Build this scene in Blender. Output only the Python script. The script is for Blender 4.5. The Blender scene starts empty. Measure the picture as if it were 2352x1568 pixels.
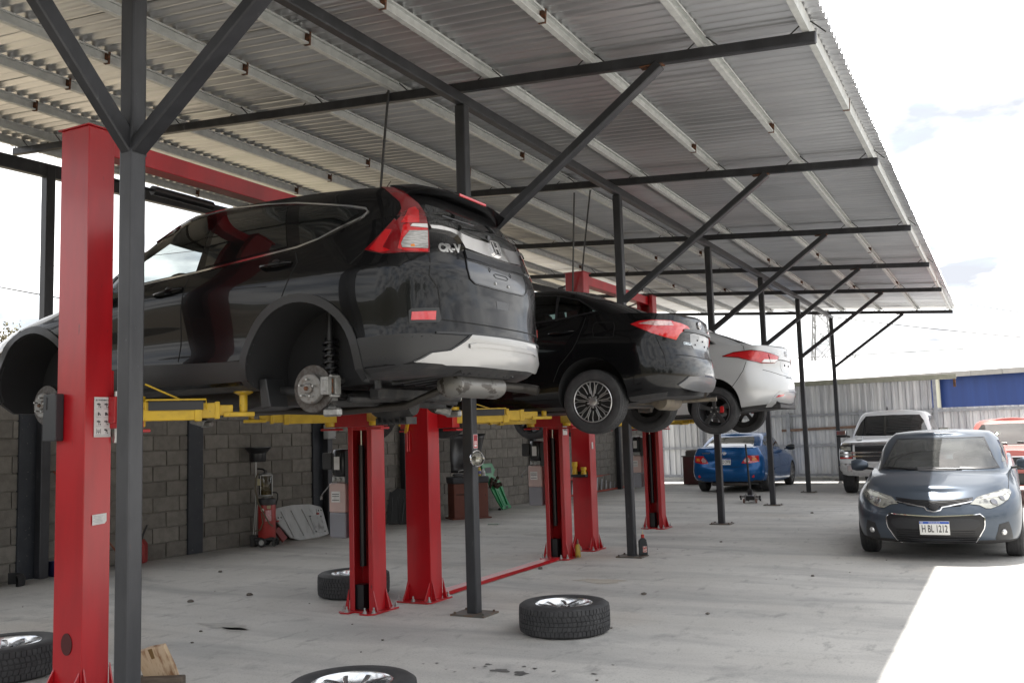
import bpy, bmesh, math, random
import numpy as np
from mathutils import Vector, Matrix
from mathutils.bvhtree import BVHTree
from mathutils.geometry import delaunay_2d_cdt

random.seed(7)
S = bpy.context.scene
COL = S.collection
R = math.radians
PI = math.pi

# ------------------------------------------------------------------ camera
def make_camera():
    f_px, pitch, roll, yaw = 2150.0, 0.09962496, -0.03023593, 0.482014
    cy_, sy_ = math.cos(yaw), math.sin(yaw)
    fwd = Vector((-sy_ * math.cos(pitch), cy_ * math.cos(pitch), math.sin(pitch)))
    right = Vector((cy_, sy_, 0)); up = right.cross(fwd)
    r2 = math.cos(roll) * right + math.sin(roll) * up
    u2 = -math.sin(roll) * right + math.cos(roll) * up
    m = Matrix.Identity(4)
    for i in range(3):
        m[i][0], m[i][1], m[i][2] = r2[i], u2[i], -fwd[i]
    m.translation = Vector((0, 0, 1.55))
    cam = bpy.data.cameras.new('camera')
    cam.sensor_width = 36.0
    cam.lens = 36.0 * f_px / 2352.0
    cam.clip_start = 0.05; cam.clip_end = 2000
    o = bpy.data.objects.new('camera', cam); COL.objects.link(o)
    o.matrix_world = m
    S.camera = o
make_camera()

# ------------------------------------------------------------------ light
SUN_EL, SUN_DIR = 71.0, Vector((-0.042, 0.34, 0.94)).normalized()
def make_world():
    w = bpy.data.worlds.new("World"); S.world = w; w.use_nodes = True
    nt = w.node_tree; nt.nodes.clear(); N = nt.nodes.new; L = nt.links.new
    out = N('ShaderNodeOutputWorld')
    sky = N('ShaderNodeTexSky'); sky.sky_type = 'NISHITA'; sky.sun_disc = False
    sky.sun_elevation = math.asin(SUN_DIR.z); sky.sun_rotation = math.atan2(SUN_DIR.x, SUN_DIR.y)
    sky.air_density = 1.0; sky.dust_density = 2.0; sky.ozone_density = 1.0
    b1 = N('ShaderNodeBackground'); b1.inputs[1].default_value = 0.15
    L(sky.outputs[0], b1.inputs[0])
    # broken white cloud over the blue: a cloud layer seen in perspective
    tc = N('ShaderNodeTexCoord'); sep = N('ShaderNodeSeparateXYZ'); L(tc.outputs['Generated'], sep.inputs[0])
    zc = N('ShaderNodeMath'); zc.operation = 'MAXIMUM'; zc.inputs[1].default_value = 0.0; L(sep.outputs[2], zc.inputs[0])
    za = N('ShaderNodeMath'); za.operation = 'ADD'; za.inputs[1].default_value = 0.16; L(zc.outputs[0], za.inputs[0])
    dx = N('ShaderNodeMath'); dx.operation = 'DIVIDE'; L(sep.outputs[0], dx.inputs[0]); L(za.outputs[0], dx.inputs[1])
    dy = N('ShaderNodeMath'); dy.operation = 'DIVIDE'; L(sep.outputs[1], dy.inputs[0]); L(za.outputs[0], dy.inputs[1])
    cb = N('ShaderNodeCombineXYZ'); L(dx.outputs[0], cb.inputs[0]); L(dy.outputs[0], cb.inputs[1])
    n1 = N('ShaderNodeTexNoise'); n1.inputs['Scale'].default_value = 1.15; n1.inputs['Detail'].default_value = 9; n1.inputs['Roughness'].default_value = 0.55
    n1.inputs['Distortion'].default_value = 0.3
    L(cb.outputs[0], n1.inputs['Vector'])
    rp = N('ShaderNodeValToRGB'); rp.color_ramp.elements[0].position = 0.33; rp.color_ramp.elements[1].position = 0.53; rp.color_ramp.elements[0].color = (.42, .42, .42, 1)
    L(n1.outputs[0], rp.inputs[0])
    n2 = N('ShaderNodeTexNoise'); n2.inputs['Scale'].default_value = 2.6; n2.inputs['Detail'].default_value = 6
    L(cb.outputs[0], n2.inputs['Vector'])
    rc = N('ShaderNodeValToRGB'); rc.color_ramp.elements[0].position = 0.36; rc.color_ramp.elements[1].position = 0.56
    rc.color_ramp.elements[0].color = (0.37, 0.385, 0.42, 1); rc.color_ramp.elements[1].color = (1.06, 1.05, 1.03, 1)
    L(n2.outputs[0], rc.inputs[0])
    b2 = N('ShaderNodeBackground'); b2.inputs[1].default_value = 1.0
    L(rc.outputs[0], b2.inputs[0])
    mx = N('ShaderNodeMixShader'); L(rp.outputs[0], mx.inputs[0]); L(b1.outputs[0], mx.inputs[1]); L(b2.outputs[0], mx.inputs[2])
    L(mx.outputs[0], out.inputs[0])
make_world()
sun = bpy.data.lights.new('sun', 'SUN'); sun.energy = 4.2; sun.angle = R(0.6); sun.color = (1.0, 0.965, 0.91)
so = bpy.data.objects.new('sun', sun); COL.objects.link(so)
so.rotation_euler = (-SUN_DIR).to_track_quat('-Z', 'Y').to_euler()
so.location = (0, 0, 30)
S.view_settings.view_transform = 'Standard'; S.view_settings.look = 'None'
S.view_settings.exposure = 1.2; S.view_settings.gamma = 1.0
S.view_settings.use_curve_mapping = False
S.render.engine = 'CYCLES'
S.cycles.use_denoising = True
S.cycles.max_bounces = 8; S.cycles.diffuse_bounces = 5; S.cycles.glossy_bounces = 5
S.cycles.transmission_bounces = 6; S.cycles.transparent_max_bounces = 12
S.cycles.caustics_reflective = False; S.cycles.caustics_refractive = False
S.cycles.sample_clamp_indirect = 6.0

# ------------------------------------------------------------------ materials
MATS = {}
def M(name, col=(.5, .5, .5), rough=.5, metal=0., coat=0., spec=.5, var=None, bump=None, rnd=0., stretch=None, spots=None, grain=None, coatr=.03):
    """principled surface; var=(scale, other colour, lo, hi) patches, spots=(scale, colour, lo, hi) small marks,
    bump=(scale, distance), rnd: brightness change from object to object"""
    if name in MATS: return MATS[name]
    m = bpy.data.materials.new(name); MATS[name] = m; m.use_nodes = True
    nt = m.node_tree; N = nt.nodes.new; L = nt.links.new
    b = nt.nodes['Principled BSDF']
    b.inputs['Base Color'].default_value = (*col, 1); b.inputs['Roughness'].default_value = rough
    b.inputs['Metallic'].default_value = metal; b.inputs['Coat Weight'].default_value = coat
    b.inputs['Coat Roughness'].default_value = coatr; b.inputs['Specular IOR Level'].default_value = spec
    if not (var or bump or rnd or spots or grain): return m
    tc = N('ShaderNodeTexCoord'); vec = tc.outputs['Object']
    if stretch:
        mp = N('ShaderNodeMapping'); mp.inputs['Scale'].default_value = stretch; L(vec, mp.inputs[0]); vec = mp.outputs[0]
    if rnd:
        oi = N('ShaderNodeObjectInfo'); ad = N('ShaderNodeVectorMath'); ad.operation = 'ADD'
        mu = N('ShaderNodeVectorMath'); mu.operation = 'SCALE'; mu.inputs['Scale'].default_value = 40.0
        cx = N('ShaderNodeCombineXYZ'); L(oi.outputs['Random'], cx.inputs[0]); L(oi.outputs['Random'], cx.inputs[2])
        L(cx.outputs[0], mu.inputs[0]); L(vec, ad.inputs[0]); L(mu.outputs[0], ad.inputs[1]); vec = ad.outputs[0]
    cur = None
    def noise(scale, detail=6, rough_=.6):
        n = N('ShaderNodeTexNoise'); n.inputs['Scale'].default_value = scale; n.inputs['Detail'].default_value = detail
        n.inputs['Roughness'].default_value = rough_; L(vec, n.inputs['Vector']); return n
    def mixcol(fac, c2):
        nonlocal cur
        mx = N('ShaderNodeMix'); mx.data_type = 'RGBA'; L(fac, mx.inputs[0])
        if cur is None: mx.inputs[6].default_value = (*col, 1)
        else: L(cur, mx.inputs[6])
        mx.inputs[7].default_value = (*c2, 1); cur = mx.outputs[2]
    for t in (var, spots, grain):
        if not t: continue
        n = noise(t[0]); mr = N('ShaderNodeMapRange'); mr.inputs[1].default_value = t[2]; mr.inputs[2].default_value = t[3]
        L(n.outputs[0], mr.inputs[0]); mixcol(mr.outputs[0], t[1])
    if rnd:
        mr = N('ShaderNodeMapRange'); mr.inputs[3].default_value = 1 - rnd; mr.inputs[4].default_value = 1 + rnd
        L(oi.outputs['Random'], mr.inputs[0])
        hs = N('ShaderNodeHueSaturation'); L(mr.outputs[0], hs.inputs['Value'])
        if cur is None: hs.inputs['Color'].default_value = (*col, 1)
        else: L(cur, hs.inputs['Color'])
        cur = hs.outputs[0]
    if cur is not None: L(cur, b.inputs['Base Color'])
    if bump:
        n = noise(bump[0], 5); bp = N('ShaderNodeBump'); bp.inputs['Strength'].default_value = 0.6; bp.inputs['Distance'].default_value = bump[1]
        L(n.outputs[0], bp.inputs['Height']); L(bp.outputs[0], b.inputs['Normal'])
    return m

def glass(name, tint=(.5, .55, .53), rough=0.0, dust=0., ior=1.52):
    if name in MATS: return MATS[name]
    m = bpy.data.materials.new(name); MATS[name] = m; m.use_nodes = True
    nt = m.node_tree; N = nt.nodes.new; L = nt.links.new
    nt.nodes.remove(nt.nodes['Principled BSDF']); out = nt.nodes['Material Output']
    t = N('ShaderNodeBsdfTransparent'); t.inputs[0].default_value = (*tint, 1)
    g = N('ShaderNodeBsdfGlossy'); g.inputs['Roughness'].default_value = rough
    fr = N('ShaderNodeFresnel'); fr.inputs[0].default_value = ior
    mx = N('ShaderNodeMixShader'); L(fr.outputs[0], mx.inputs[0]); L(t.outputs[0], mx.inputs[1]); L(g.outputs[0], mx.inputs[2])
    if dust:
        d = N('ShaderNodeBsdfDiffuse'); d.inputs[0].default_value = (.55, .56, .54, 1); m2 = N('ShaderNodeMixShader')
        tc = N('ShaderNodeTexCoord'); nz = N('ShaderNodeTexNoise'); nz.inputs['Scale'].default_value = 2.5; nz.inputs['Detail'].default_value = 6; L(tc.outputs['Object'], nz.inputs['Vector'])
        mr = N('ShaderNodeMapRange'); mr.inputs[1].default_value = .3; mr.inputs[2].default_value = .7; mr.inputs[3].default_value = dust * .6; mr.inputs[4].default_value = dust * 1.4; L(nz.outputs[0], mr.inputs[0])
        L(mr.outputs[0], m2.inputs[0]); L(mx.outputs[0], m2.inputs[1]); L(d.outputs[0], m2.inputs[2]); L(m2.outputs[0], out.inputs[0]); return m
    L(mx.outputs[0], out.inputs[0]); return m

# ------------------------------------------------------------------ mesh helpers
class MB:
    def __init__(s): s.v = []; s.f = []; s.mi = []; s.cur = 0
    def add(s, vs, fs, mat=None):
        o = len(s.v); s.v += [tuple(p) for p in vs]
        for f in fs: s.f.append(tuple(i + o for i in f)); s.mi.append(s.cur if mat is None else mat)
    def box(s, c, d, rot=None, mat=None):
        hx, hy, hz = d[0] / 2, d[1] / 2, d[2] / 2
        vs = [Vector((x, y, z)) for x in (-hx, hx) for y in (-hy, hy) for z in (-hz, hz)]
        if rot is not None: vs = [rot @ p for p in vs]
        c = Vector(c)
        s.add([p + c for p in vs], [(0, 1, 3, 2), (4, 6, 7, 5), (0, 4, 5, 1), (2, 3, 7, 6), (0, 2, 6, 4), (1, 5, 7, 3)], mat)
        return s
    def bar(s, p, q, w, h, up=(0, 0, 1), mat=None):
        p, q = Vector(p), Vector(q); d = (q - p); L = d.length; d.normalize()
        u = Vector(up); x = u.cross(d)
        if x.length < 1e-4: x = Vector((1, 0, 0)).cross(d)
        x.normalize(); y = d.cross(x)
        rot = Matrix((x, y, d)).transposed()
        return s.box((p + q) / 2, (w, h, L), rot, mat)
    def tube(s, pts, r, n=8, mat=None, caps=True):
        pts = [Vector(p) for p in pts]; rings = []
        rr = r if isinstance(r, (list, tuple)) else [r] * len(pts)
        prev = None
        for i, p in enumerate(pts):
            t = (pts[min(i + 1, len(pts) - 1)] - pts[max(i - 1, 0)]).normalized()
            a = prev if prev is not None else (Vector((0, 0, 1)) if abs(t.z) < .9 else Vector((1, 0, 0)))
            x = (a - t * a.dot(t)).normalized(); y = t.cross(x); prev = x
            rings.append([p + rr[i] * (math.cos(2 * PI * k / n) * x + math.sin(2 * PI * k / n) * y) for k in range(n)])
        vs = [q for rg in rings for q in rg]; fs = []
        for i in range(len(pts) - 1):
            for k in range(n):
                a, b = i * n + k, i * n + (k + 1) % n; fs.append((a, b, b + n, a + n))
        if caps:
            fs.append(tuple(range(n - 1, -1, -1))); o = (len(pts) - 1) * n; fs.append(tuple(range(o, o + n)))
        s.add(vs, fs, mat); return s
    def lathe(s, prof, axis='Z', c=(0, 0, 0), n=32, mat=None, close=False, a0=0, a1=2 * PI):
        """prof: list of (radius, height along the axis)"""
        c = Vector(c); full = abs(a1 - a0 - 2 * PI) < 1e-6; cols = n if full else n + 1; vs = []
        for j in range(cols):
            a = a0 + (a1 - a0) * j / n; ca, sa = math.cos(a), math.sin(a)
            for r, h in prof:
                p = (r * ca, r * sa, h) if axis == 'Z' else ((r * ca, h, r * sa) if axis == 'Y' else (h, r * ca, r * sa))
                vs.append(c + Vector(p))
        m = len(prof); fs = []
        for j in range(n):
            j2 = (j + 1) % cols
            for i in range(m - 1 if not close else m):
                i2 = (i + 1) % m
                fs.append((j * m + i, j2 * m + i, j2 * m + i2, j * m + i2))
        s.add(vs, fs, mat); return s
    def cyl(s, c, r, h, axis='Z', n=20, mat=None, r2=None):
        r2 = r if r2 is None else r2
        return s.lathe([(0.0005, -h / 2), (r, -h / 2), (r2, h / 2), (0.0005, h / 2)], axis, c, n, mat)
    def prism(s, poly, d0, d1, plane='xz', mat=None, origin=(0, 0, 0)):
        """polygon (a,b) in a plane, extruded along the third axis from d0 to d1"""
        def P(a, b, d): return {'xz': (a, d, b), 'xy': (a, b, d), 'yz': (d, a, b)}[plane]
        o = Vector(origin); n = len(poly)
        vs = [o + Vector(P(a, b, d)) for d in (d0, d1) for a, b in poly]
        fs = [tuple(range(n)), tuple(range(2 * n - 1, n - 1, -1))] + [(i, i + n, (i + 1) % n + n, (i + 1) % n) for i in range(n)]
        s.add(vs, fs, mat); return s
    def xform(s, m, start=0):
        s.v = s.v[:start] + [tuple(m @ Vector(p)) for p in s.v[start:]]; return s
    def mesh(s, name, mats, smooth=None, bevel=0, bseg=1, weld=0):
        me = bpy.data.meshes.new(name); me.from_pydata(s.v, [], s.f)
        bm = bmesh.new(); bm.from_mesh(me)
        for f, i in zip(bm.faces, s.mi): f.material_index = i
        if weld: bmesh.ops.remove_doubles(bm, verts=bm.verts, dist=weld)
        bmesh.ops.recalc_face_normals(bm, faces=bm.faces)
        if bevel:
            ed = [e for e in bm.edges if len(e.link_faces) == 2 and e.calc_face_angle(0) > R(40)]
            bmesh.ops.bevel(bm, geom=ed, offset=bevel, segments=bseg, affect='EDGES', clamp_overlap=True, profile=.5)
        bm.to_mesh(me); bm.free()
        for m in (mats if isinstance(mats, (list, tuple)) else [mats]): me.materials.append(m)
        if smooth:
            me.polygons.foreach_set('use_smooth', [True] * len(me.polygons)); me.set_sharp_from_angle(angle=R(smooth))
        return me
    def build(s, name, mats, parent=None, smooth=None, bevel=0, bseg=1, loc=None, weld=0):
        return link(name, s.mesh(name, mats, smooth, bevel, bseg, weld), parent, loc)

def link(name, me, parent=None, loc=None):
    o = bpy.data.objects.new(name, me); COL.objects.link(o)
    if parent is not None: o.parent = parent
    if loc is not None: o.location = loc
    return o
def tag(o, label=None, cat=None, group=None, kind=None):
    if label: o['label'] = label
    if cat: o['category'] = cat
    if group: o['group'] = group
    if kind: o['kind'] = kind
    return o
def thing(name, label, cat, loc=(0, 0, 0), rotz=0, group=None):
    o = bpy.data.objects.new(name, None); COL.objects.link(o); o.empty_display_size = .1
    o.location = loc; o.rotation_euler = (0, 0, rotz)
    return tag(o, label, cat, group)
def copy_tree(o, parent=None, top=True):
    c = o.copy(); COL.objects.link(c)
    if parent is not None: c.parent = parent
    for ch in list(o.children): copy_tree(ch, c, False)
    return c
def text_mesh(body, size, extrude=.0006, shear=0., bold=0.):
    cu = bpy.data.curves.new('lettering', 'FONT'); cu.body = body; cu.size = size; cu.extrude = extrude
    cu.align_x = 'CENTER'; cu.align_y = 'CENTER'; cu.shear = shear; cu.offset = bold; cu.resolution_u = 3
    o = bpy.data.objects.new('lettering', cu); COL.objects.link(o)
    dg = bpy.context.evaluated_depsgraph_get(); me = bpy.data.meshes.new_from_object(o.evaluated_get(dg))
    bpy.data.objects.remove(o); bpy.data.curves.remove(cu); return me
def frame_matrix(p, x, n):
    """local x -> x, local z -> n (text faces along n)"""
    n = Vector(n).normalized(); x = Vector(x); x = (x - n * x.dot(n)).normalized(); y = n.cross(x)
    m = Matrix.Identity(4)
    for i in range(3): m[i][0], m[i][1], m[i][2], m[i][3] = x[i], y[i], n[i], p[i]
    return m
def lettering(name, body, size, mat, p, x, n, parent=None, sx=1., **k):
    me = text_mesh(body, size, **k); me.materials.clear(); me.materials.append(mat)
    if sx != 1.:
        me.transform(Matrix.Diagonal((sx, 1, 1, 1)))
    o = link(name, me, parent); o.matrix_local = frame_matrix(p, x, n); return o
# ================================================================== setting
def concrete_material():
    m = bpy.data.materials.new('yard concrete'); m.use_nodes = True
    nt = m.node_tree; N = nt.nodes.new; L = nt.links.new; b = nt.nodes['Principled BSDF']
    tc = N('ShaderNodeTexCoord')
    def noise(s, d=6, r=.6, sc=None, dist=0.):
        n = N('ShaderNodeTexNoise'); n.inputs['Scale'].default_value = s; n.inputs['Detail'].default_value = d; n.inputs['Roughness'].default_value = r
        n.inputs['Distortion'].default_value = dist
        if sc:
            mp = N('ShaderNodeMapping'); mp.inputs['Scale'].default_value = sc; L(tc.outputs['Object'], mp.inputs[0]); L(mp.outputs[0], n.inputs['Vector'])
        else: L(tc.outputs['Object'], n.inputs['Vector'])
        return n.outputs[0]
    def rng(o, a, c, lo=0., hi=1.):
        r = N('ShaderNodeMapRange'); r.inputs[1].default_value = a; r.inputs[2].default_value = c; r.inputs[3].default_value = lo; r.inputs[4].default_value = hi
        L(o, r.inputs[0]); return r.outputs[0]
    def mix(f, a, c):
        x = N('ShaderNodeMix'); x.data_type = 'RGBA'; L(f, x.inputs[0])
        for i, q in ((6, a), (7, c)):
            if isinstance(q, tuple): x.inputs[i].default_value = (*q, 1)
            else: L(q, x.inputs[i])
        return x.outputs[2]
    c = mix(rng(noise(.55, 7, .62), .36, .66), (.455, .443, .415), (.56, .548, .518))
    c = mix(rng(noise(.9, 5, .6, (.35, 1.7, 1), .6), .46, .66, 0, .9), c, (.345, .34, .33))       # trowel sweeps
    c = mix(rng(noise(.33, 4, .5), .56, .72, 0, .6), c, (.48, .42, .35))                          # faint brown dirt
    c = mix(rng(noise(2.2, 8, .7), .54, .70, 0, .8), c, (.28, .275, .268))                         # scuffs
    c = mix(rng(noise(7, 5, .65, (1, .35, 1)), .58, .70, 0, .75), c, (.25, .246, .238))
    c = mix(rng(noise(60, 3, .6), .56, .66, 0, .5), c, (.22, .215, .205))                          # aggregate specks
    c = mix(rng(noise(150, 2, .5), .56, .70, 0, .4), c, (.66, .65, .63))
    L(c, b.inputs['Base Color'])
    L(rng(noise(1.3, 5), .35, .7, .62, .86), b.inputs['Roughness'])
    bp = N('ShaderNodeBump'); bp.inputs['Strength'].default_value = .45; bp.inputs['Distance'].default_value = .006
    ad = N('ShaderNodeMath'); ad.operation = 'ADD'; L(noise(90, 4, .7), ad.inputs[0]); L(noise(6, 4, .6), ad.inputs[1])
    L(ad.outputs[0], bp.inputs['Height']); L(bp.outputs[0], b.inputs['Normal'])
    return m
mGround = M('dry earth', (.21, .17, .12), .95, var=(.15, (.13, .12, .07), .45, .65), bump=(3, .05))
mb = MB(); mb.add([(-400, -300, -.03), (400, -300, -.03), (400, 700, -.03), (-400, 700, -.03)], [(0, 1, 2, 3)])
tag(mb.build('ground', mGround), kind='structure')
mConc = concrete_material()
mb = MB(); mb.box((4.2, 20, -.058), (32, 46, .116)); tag(mb.build('concrete_yard', mConc), kind='structure')

# hill of dry earth behind the wall
def hill():
    mb = MB(); nx, ny = 36, 12; rnd = random.Random(3)
    for j in range(ny):
        for i in range(nx):
            y = -30 + i * 5.0; x = -22 - j * 5.5
            h = min(1, j / 3.2) ** .8 * (4.7 + 1.0 * math.sin(i * .7) + j * .33) * (1 if y < 45 else max(.1, 1 - (y - 45) / 45))
            mb.v.append((x + rnd.uniform(-.8, .8), y, h - .4 + rnd.uniform(-.25, .25)))
    for j in range(ny - 1):
        for i in range(nx - 1):
            a = j * nx + i; mb.f.append((a, a + 1, a + nx + 1, a + nx)); mb.mi.append(0)
    m = M('hill earth', (.17, .14, .105), .95, var=(.35, (.10, .085, .058), .42, .62), spots=(1.3, (.21, .18, .145), .5, .7), bump=(1.2, .25), stretch=(1, 1, 3))
    tag(mb.build('hill', m, smooth=60), kind='structure')
hill()
def bank():
    """dry bank closing the lot behind the photographer"""
    mb = MB(); nx, ny = 26, 8; rnd = random.Random(8)
    for j in range(ny):
        for i in range(nx):
            x = -75 + i * 5.0; y = -17 - j * 4.5; h = min(1, j / 2.5) ** .8 * (5.0 + 1.2 * math.sin(i * .6) + j * .5)
            mb.v.append((x + rnd.uniform(-.8, .8), y + rnd.uniform(-.6, .6), h - .4 + rnd.uniform(-.2, .2)))
    for j in range(ny - 1):
        for i in range(nx - 1):
            a = j * nx + i; mb.f.append((a, a + nx, a + nx + 1, a + 1)); mb.mi.append(0)
    tag(mb.build('bank', M('bank earth', (.075, .068, .045), .95, var=(.3, (.045, .05, .025), .42, .6), bump=(1.2, .2)), smooth=60), kind='structure')
bank()

# ------------------------------------------------------------------ trees / bushes
def leaf_tree(name, label, cat, x, y, z, h, rad, dens, green, group=None, seed=1, leaf=.16, trunk_h=.45):
    rnd = random.Random(seed); t = thing(name, label, cat, (x, y, z), rnd.uniform(0, 6), group)
    tb = MB(); top = Vector((rnd.uniform(-.2, .2), rnd.uniform(-.2, .2), h * trunk_h)); r0 = max(.03, h * .022)
    tb.tube([(0, 0, -.1), top * .5, top], [r0, r0 * .8, r0 * .6], 7); clumps = []
    for k in range(11):
        a = rnd.uniform(0, 2 * PI); e = rnd.uniform(.15, 1.0)
        tip = top + Vector((math.cos(a) * rad * rnd.uniform(.35, .9), math.sin(a) * rad * rnd.uniform(.35, .9), h * (1 - trunk_h) * e * .9))
        mid = (top + tip) / 2 + Vector((0, 0, -.05 * h)); tb.tube([top, mid, tip], [r0 * .45, r0 * .3, r0 * .12], 5); clumps += [tip, mid * .4 + tip * .6]
    tb.build('trunk', M('bark', (.16, .125, .095), .9, bump=(20, .02)), t, smooth=50)
    cb = MB()
    for k in range(dens):
        c = rnd.choice(clumps); sp = rad * .27
        p = c + Vector((rnd.gauss(0, sp), rnd.gauss(0, sp), rnd.gauss(0, sp * .75)))
        n = Vector((rnd.gauss(0, 1), rnd.gauss(0, 1), rnd.gauss(.5, 1))).normalized()
        u = n.orthogonal().normalized() * leaf * rnd.uniform(.6, 1.2); v = n.cross(u) * .55
        cb.add([p - u, p + v, p + u, p - v], [(0, 1, 2, 3)], rnd.choice((0, 0, 1)))
    cb.build('crown', [M('leaf ' + green, {'dark': (.045, .07, .028), 'dry': (.15, .135, .075)}[green], .6),
                       M('leaf light ' + green, {'dark': (.075, .11, .04), 'dry': (.20, .17, .10)}[green], .6)], t)
    return t
leaf_tree('bush', 'bare grey-brown bush standing on top of the dry hill, left edge of the photo', 'bush', -38.6, 25.6, 5.5, 1.2, 1.2, 600, 'dry', seed=4, leaf=.09, trunk_h=.25)
leaf_tree('bush', 'smaller sparse bush on the hill crest beside the dark wall post', 'bush', -37.4, 27.9, 5.6, .8, .8, 260, 'dry', seed=9, leaf=.08, trunk_h=.2)
leaf_tree('tree', 'small dark tree on the skyline just right of the lattice tower', 'tree', -17.4, 128, 4.6, 5.0, 2.4, 700, 'dark', seed=5, leaf=.3)
leaf_tree('tree', 'thin tree on the skyline just left of the lattice tower', 'tree', -24.2, 126, 3.6, 6.0, 1.6, 300, 'dark', seed=6, leaf=.25)
# what stands across the yard, seen mirrored in the paint of the lifted cars
for i, (x, y, h, r) in enumerate(((27, 2, 5.2, 3.0), (30, 11, 5.8, 3.4), (26, -6, 4.8, 3.0), (18, -14, 5.5, 3.2))):
    leaf_tree('tree', 'broad green tree across the yard, %s of the row beside the lot' % ('first', 'second', 'third', 'fourth')[i], 'tree', x, y, 0, h, r, 2200, 'dark', 'trees across the yard', seed=20 + i, leaf=.28, trunk_h=.35)

# ------------------------------------------------------------------ block wall (local x runs along the wall, local y behind it)
W0 = Vector((-10.7, 6.0, 0)); WD = Vector((1.25, 20.15, 0)).normalized(); WA = math.atan2(WD.y, WD.x)
def wpt(s, off=0., z=0.):      # point on the wall face, off metres out into the room
    return W0 + WD * s + Vector((WD.y, -WD.x, 0)) * off + Vector((0, 0, z))
def block_wall():
    t = thing('block_wall', 'long grey concrete block wall along the left side of the shed', 'wall', W0, WA)
    S0, S1, H, CH = -9.0, 20.3, 10, .2115
    mB = M('concrete block', (.215, .20, .178), .92, var=(9, (.16, .148, .13), .4, .65), grain=(120, (.27, .255, .23), .55, .75), bump=(70, .004), rnd=.16)
    mM = M('mortar', (.235, .225, .20), .95, var=(6, (.17, .16, .142), .4, .7), bump=(50, .004))
    b = MB(); b.box(((S0 + S1) / 2, .10, H * CH / 2), (S1 - S0, .18, H * CH)); b.build('mortar_bed', mM, t)
    b = MB(); b.box(((S0 + S1) / 2, .10, H * CH + .03), (S1 - S0, .22, .06)); b.build('coping', mM, t, bevel=.01)
    base = []
    for k in range(4):
        q = MB(); q.box((0, 0, 0), (.432, .04, .1985)); rnd = random.Random(k)
        q.v = [(x + rnd.uniform(-.004, .004), y + rnd.uniform(-.002, .002), z + rnd.uniform(-.003, .003)) for x, y, z in q.v]
        base.append(q.mesh('block', mB, bevel=.006))
    rnd = random.Random(11); rest = MB()
    for c in range(H):
        s = S0 + (.22 if c % 2 else 0)
        while s < S1 - .2:
            x = s + .2225; z = (c + .5) * CH; y = -.008 + rnd.uniform(-.003, .003)
            if .75 < x < 14.1:
                o = link('block', rnd.choice(base), t, (x, y + .012, z)); o.rotation_euler = (rnd.uniform(-.006, .006), rnd.uniform(-.006, .006), rnd.uniform(-.004, .004))
            else: rest.box((x, y + .012, z), (.432, .04, .1985))
            s += .445
    tag(rest.build('far_blocks', mB, t, bevel=.006), kind='stuff')
    dark = M('painted pillar', (.022, .026, .034), .6, var=(5, (.03, .034, .042), .4, .6), spots=(26, (.16, .155, .145), .66, .70), bump=(30, .004))
    for s, w in ((1.42, .24), (3.94, .26), (6.48, .24)):
        q = MB(); q.box((s, -.02, 1.06), (w, .06, 2.12)); q.build('pillar', dark, t, bevel=.004)
block_wall()

# ------------------------------------------------------------------ canopy
mSteel = M('dark steel', (.030, .031, .035), .42, .35, var=(7, (.045, .046, .052), .4, .65), spots=(14, (.085, .085, .09), .66, .74), grain=(34, (.16, .06, .03), .70, .78), stretch=(1, 1, .35))
mSteelL = M('grey steel', (.060, .061, .066), .45, .35, var=(3.5, (.035, .036, .04), .42, .62), spots=(19, (.14, .065, .045), .69, .78), grain=(60, (.2, .2, .21), .68, .76), stretch=(1, 1, .3))
mRust = M('rust', (.17, .065, .03), .85, var=(30, (.05, .03, .02), .4, .6))
mGalv = M('galvanised purlin', (.56, .575, .565), .45, .15, var=(11, (.47, .485, .48), .42, .6), bump=(60, .0006))
mZinc = M('zinc sheet', (.66, .67, .69), .32, .80, var=(1.1, (.56, .57, .59), .4, .64), spots=(5, (.75, .755, .76), .52, .72), stretch=(.25, 3, 1), rnd=.05)
BEAM_Y = [3.58, 7.26, 11.18, 15.34, 19.17, 23.0, 27.9]
def bz(x): return 4.52 + (-1.1 - x) * .077        # centre height of the sloping beams
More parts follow.
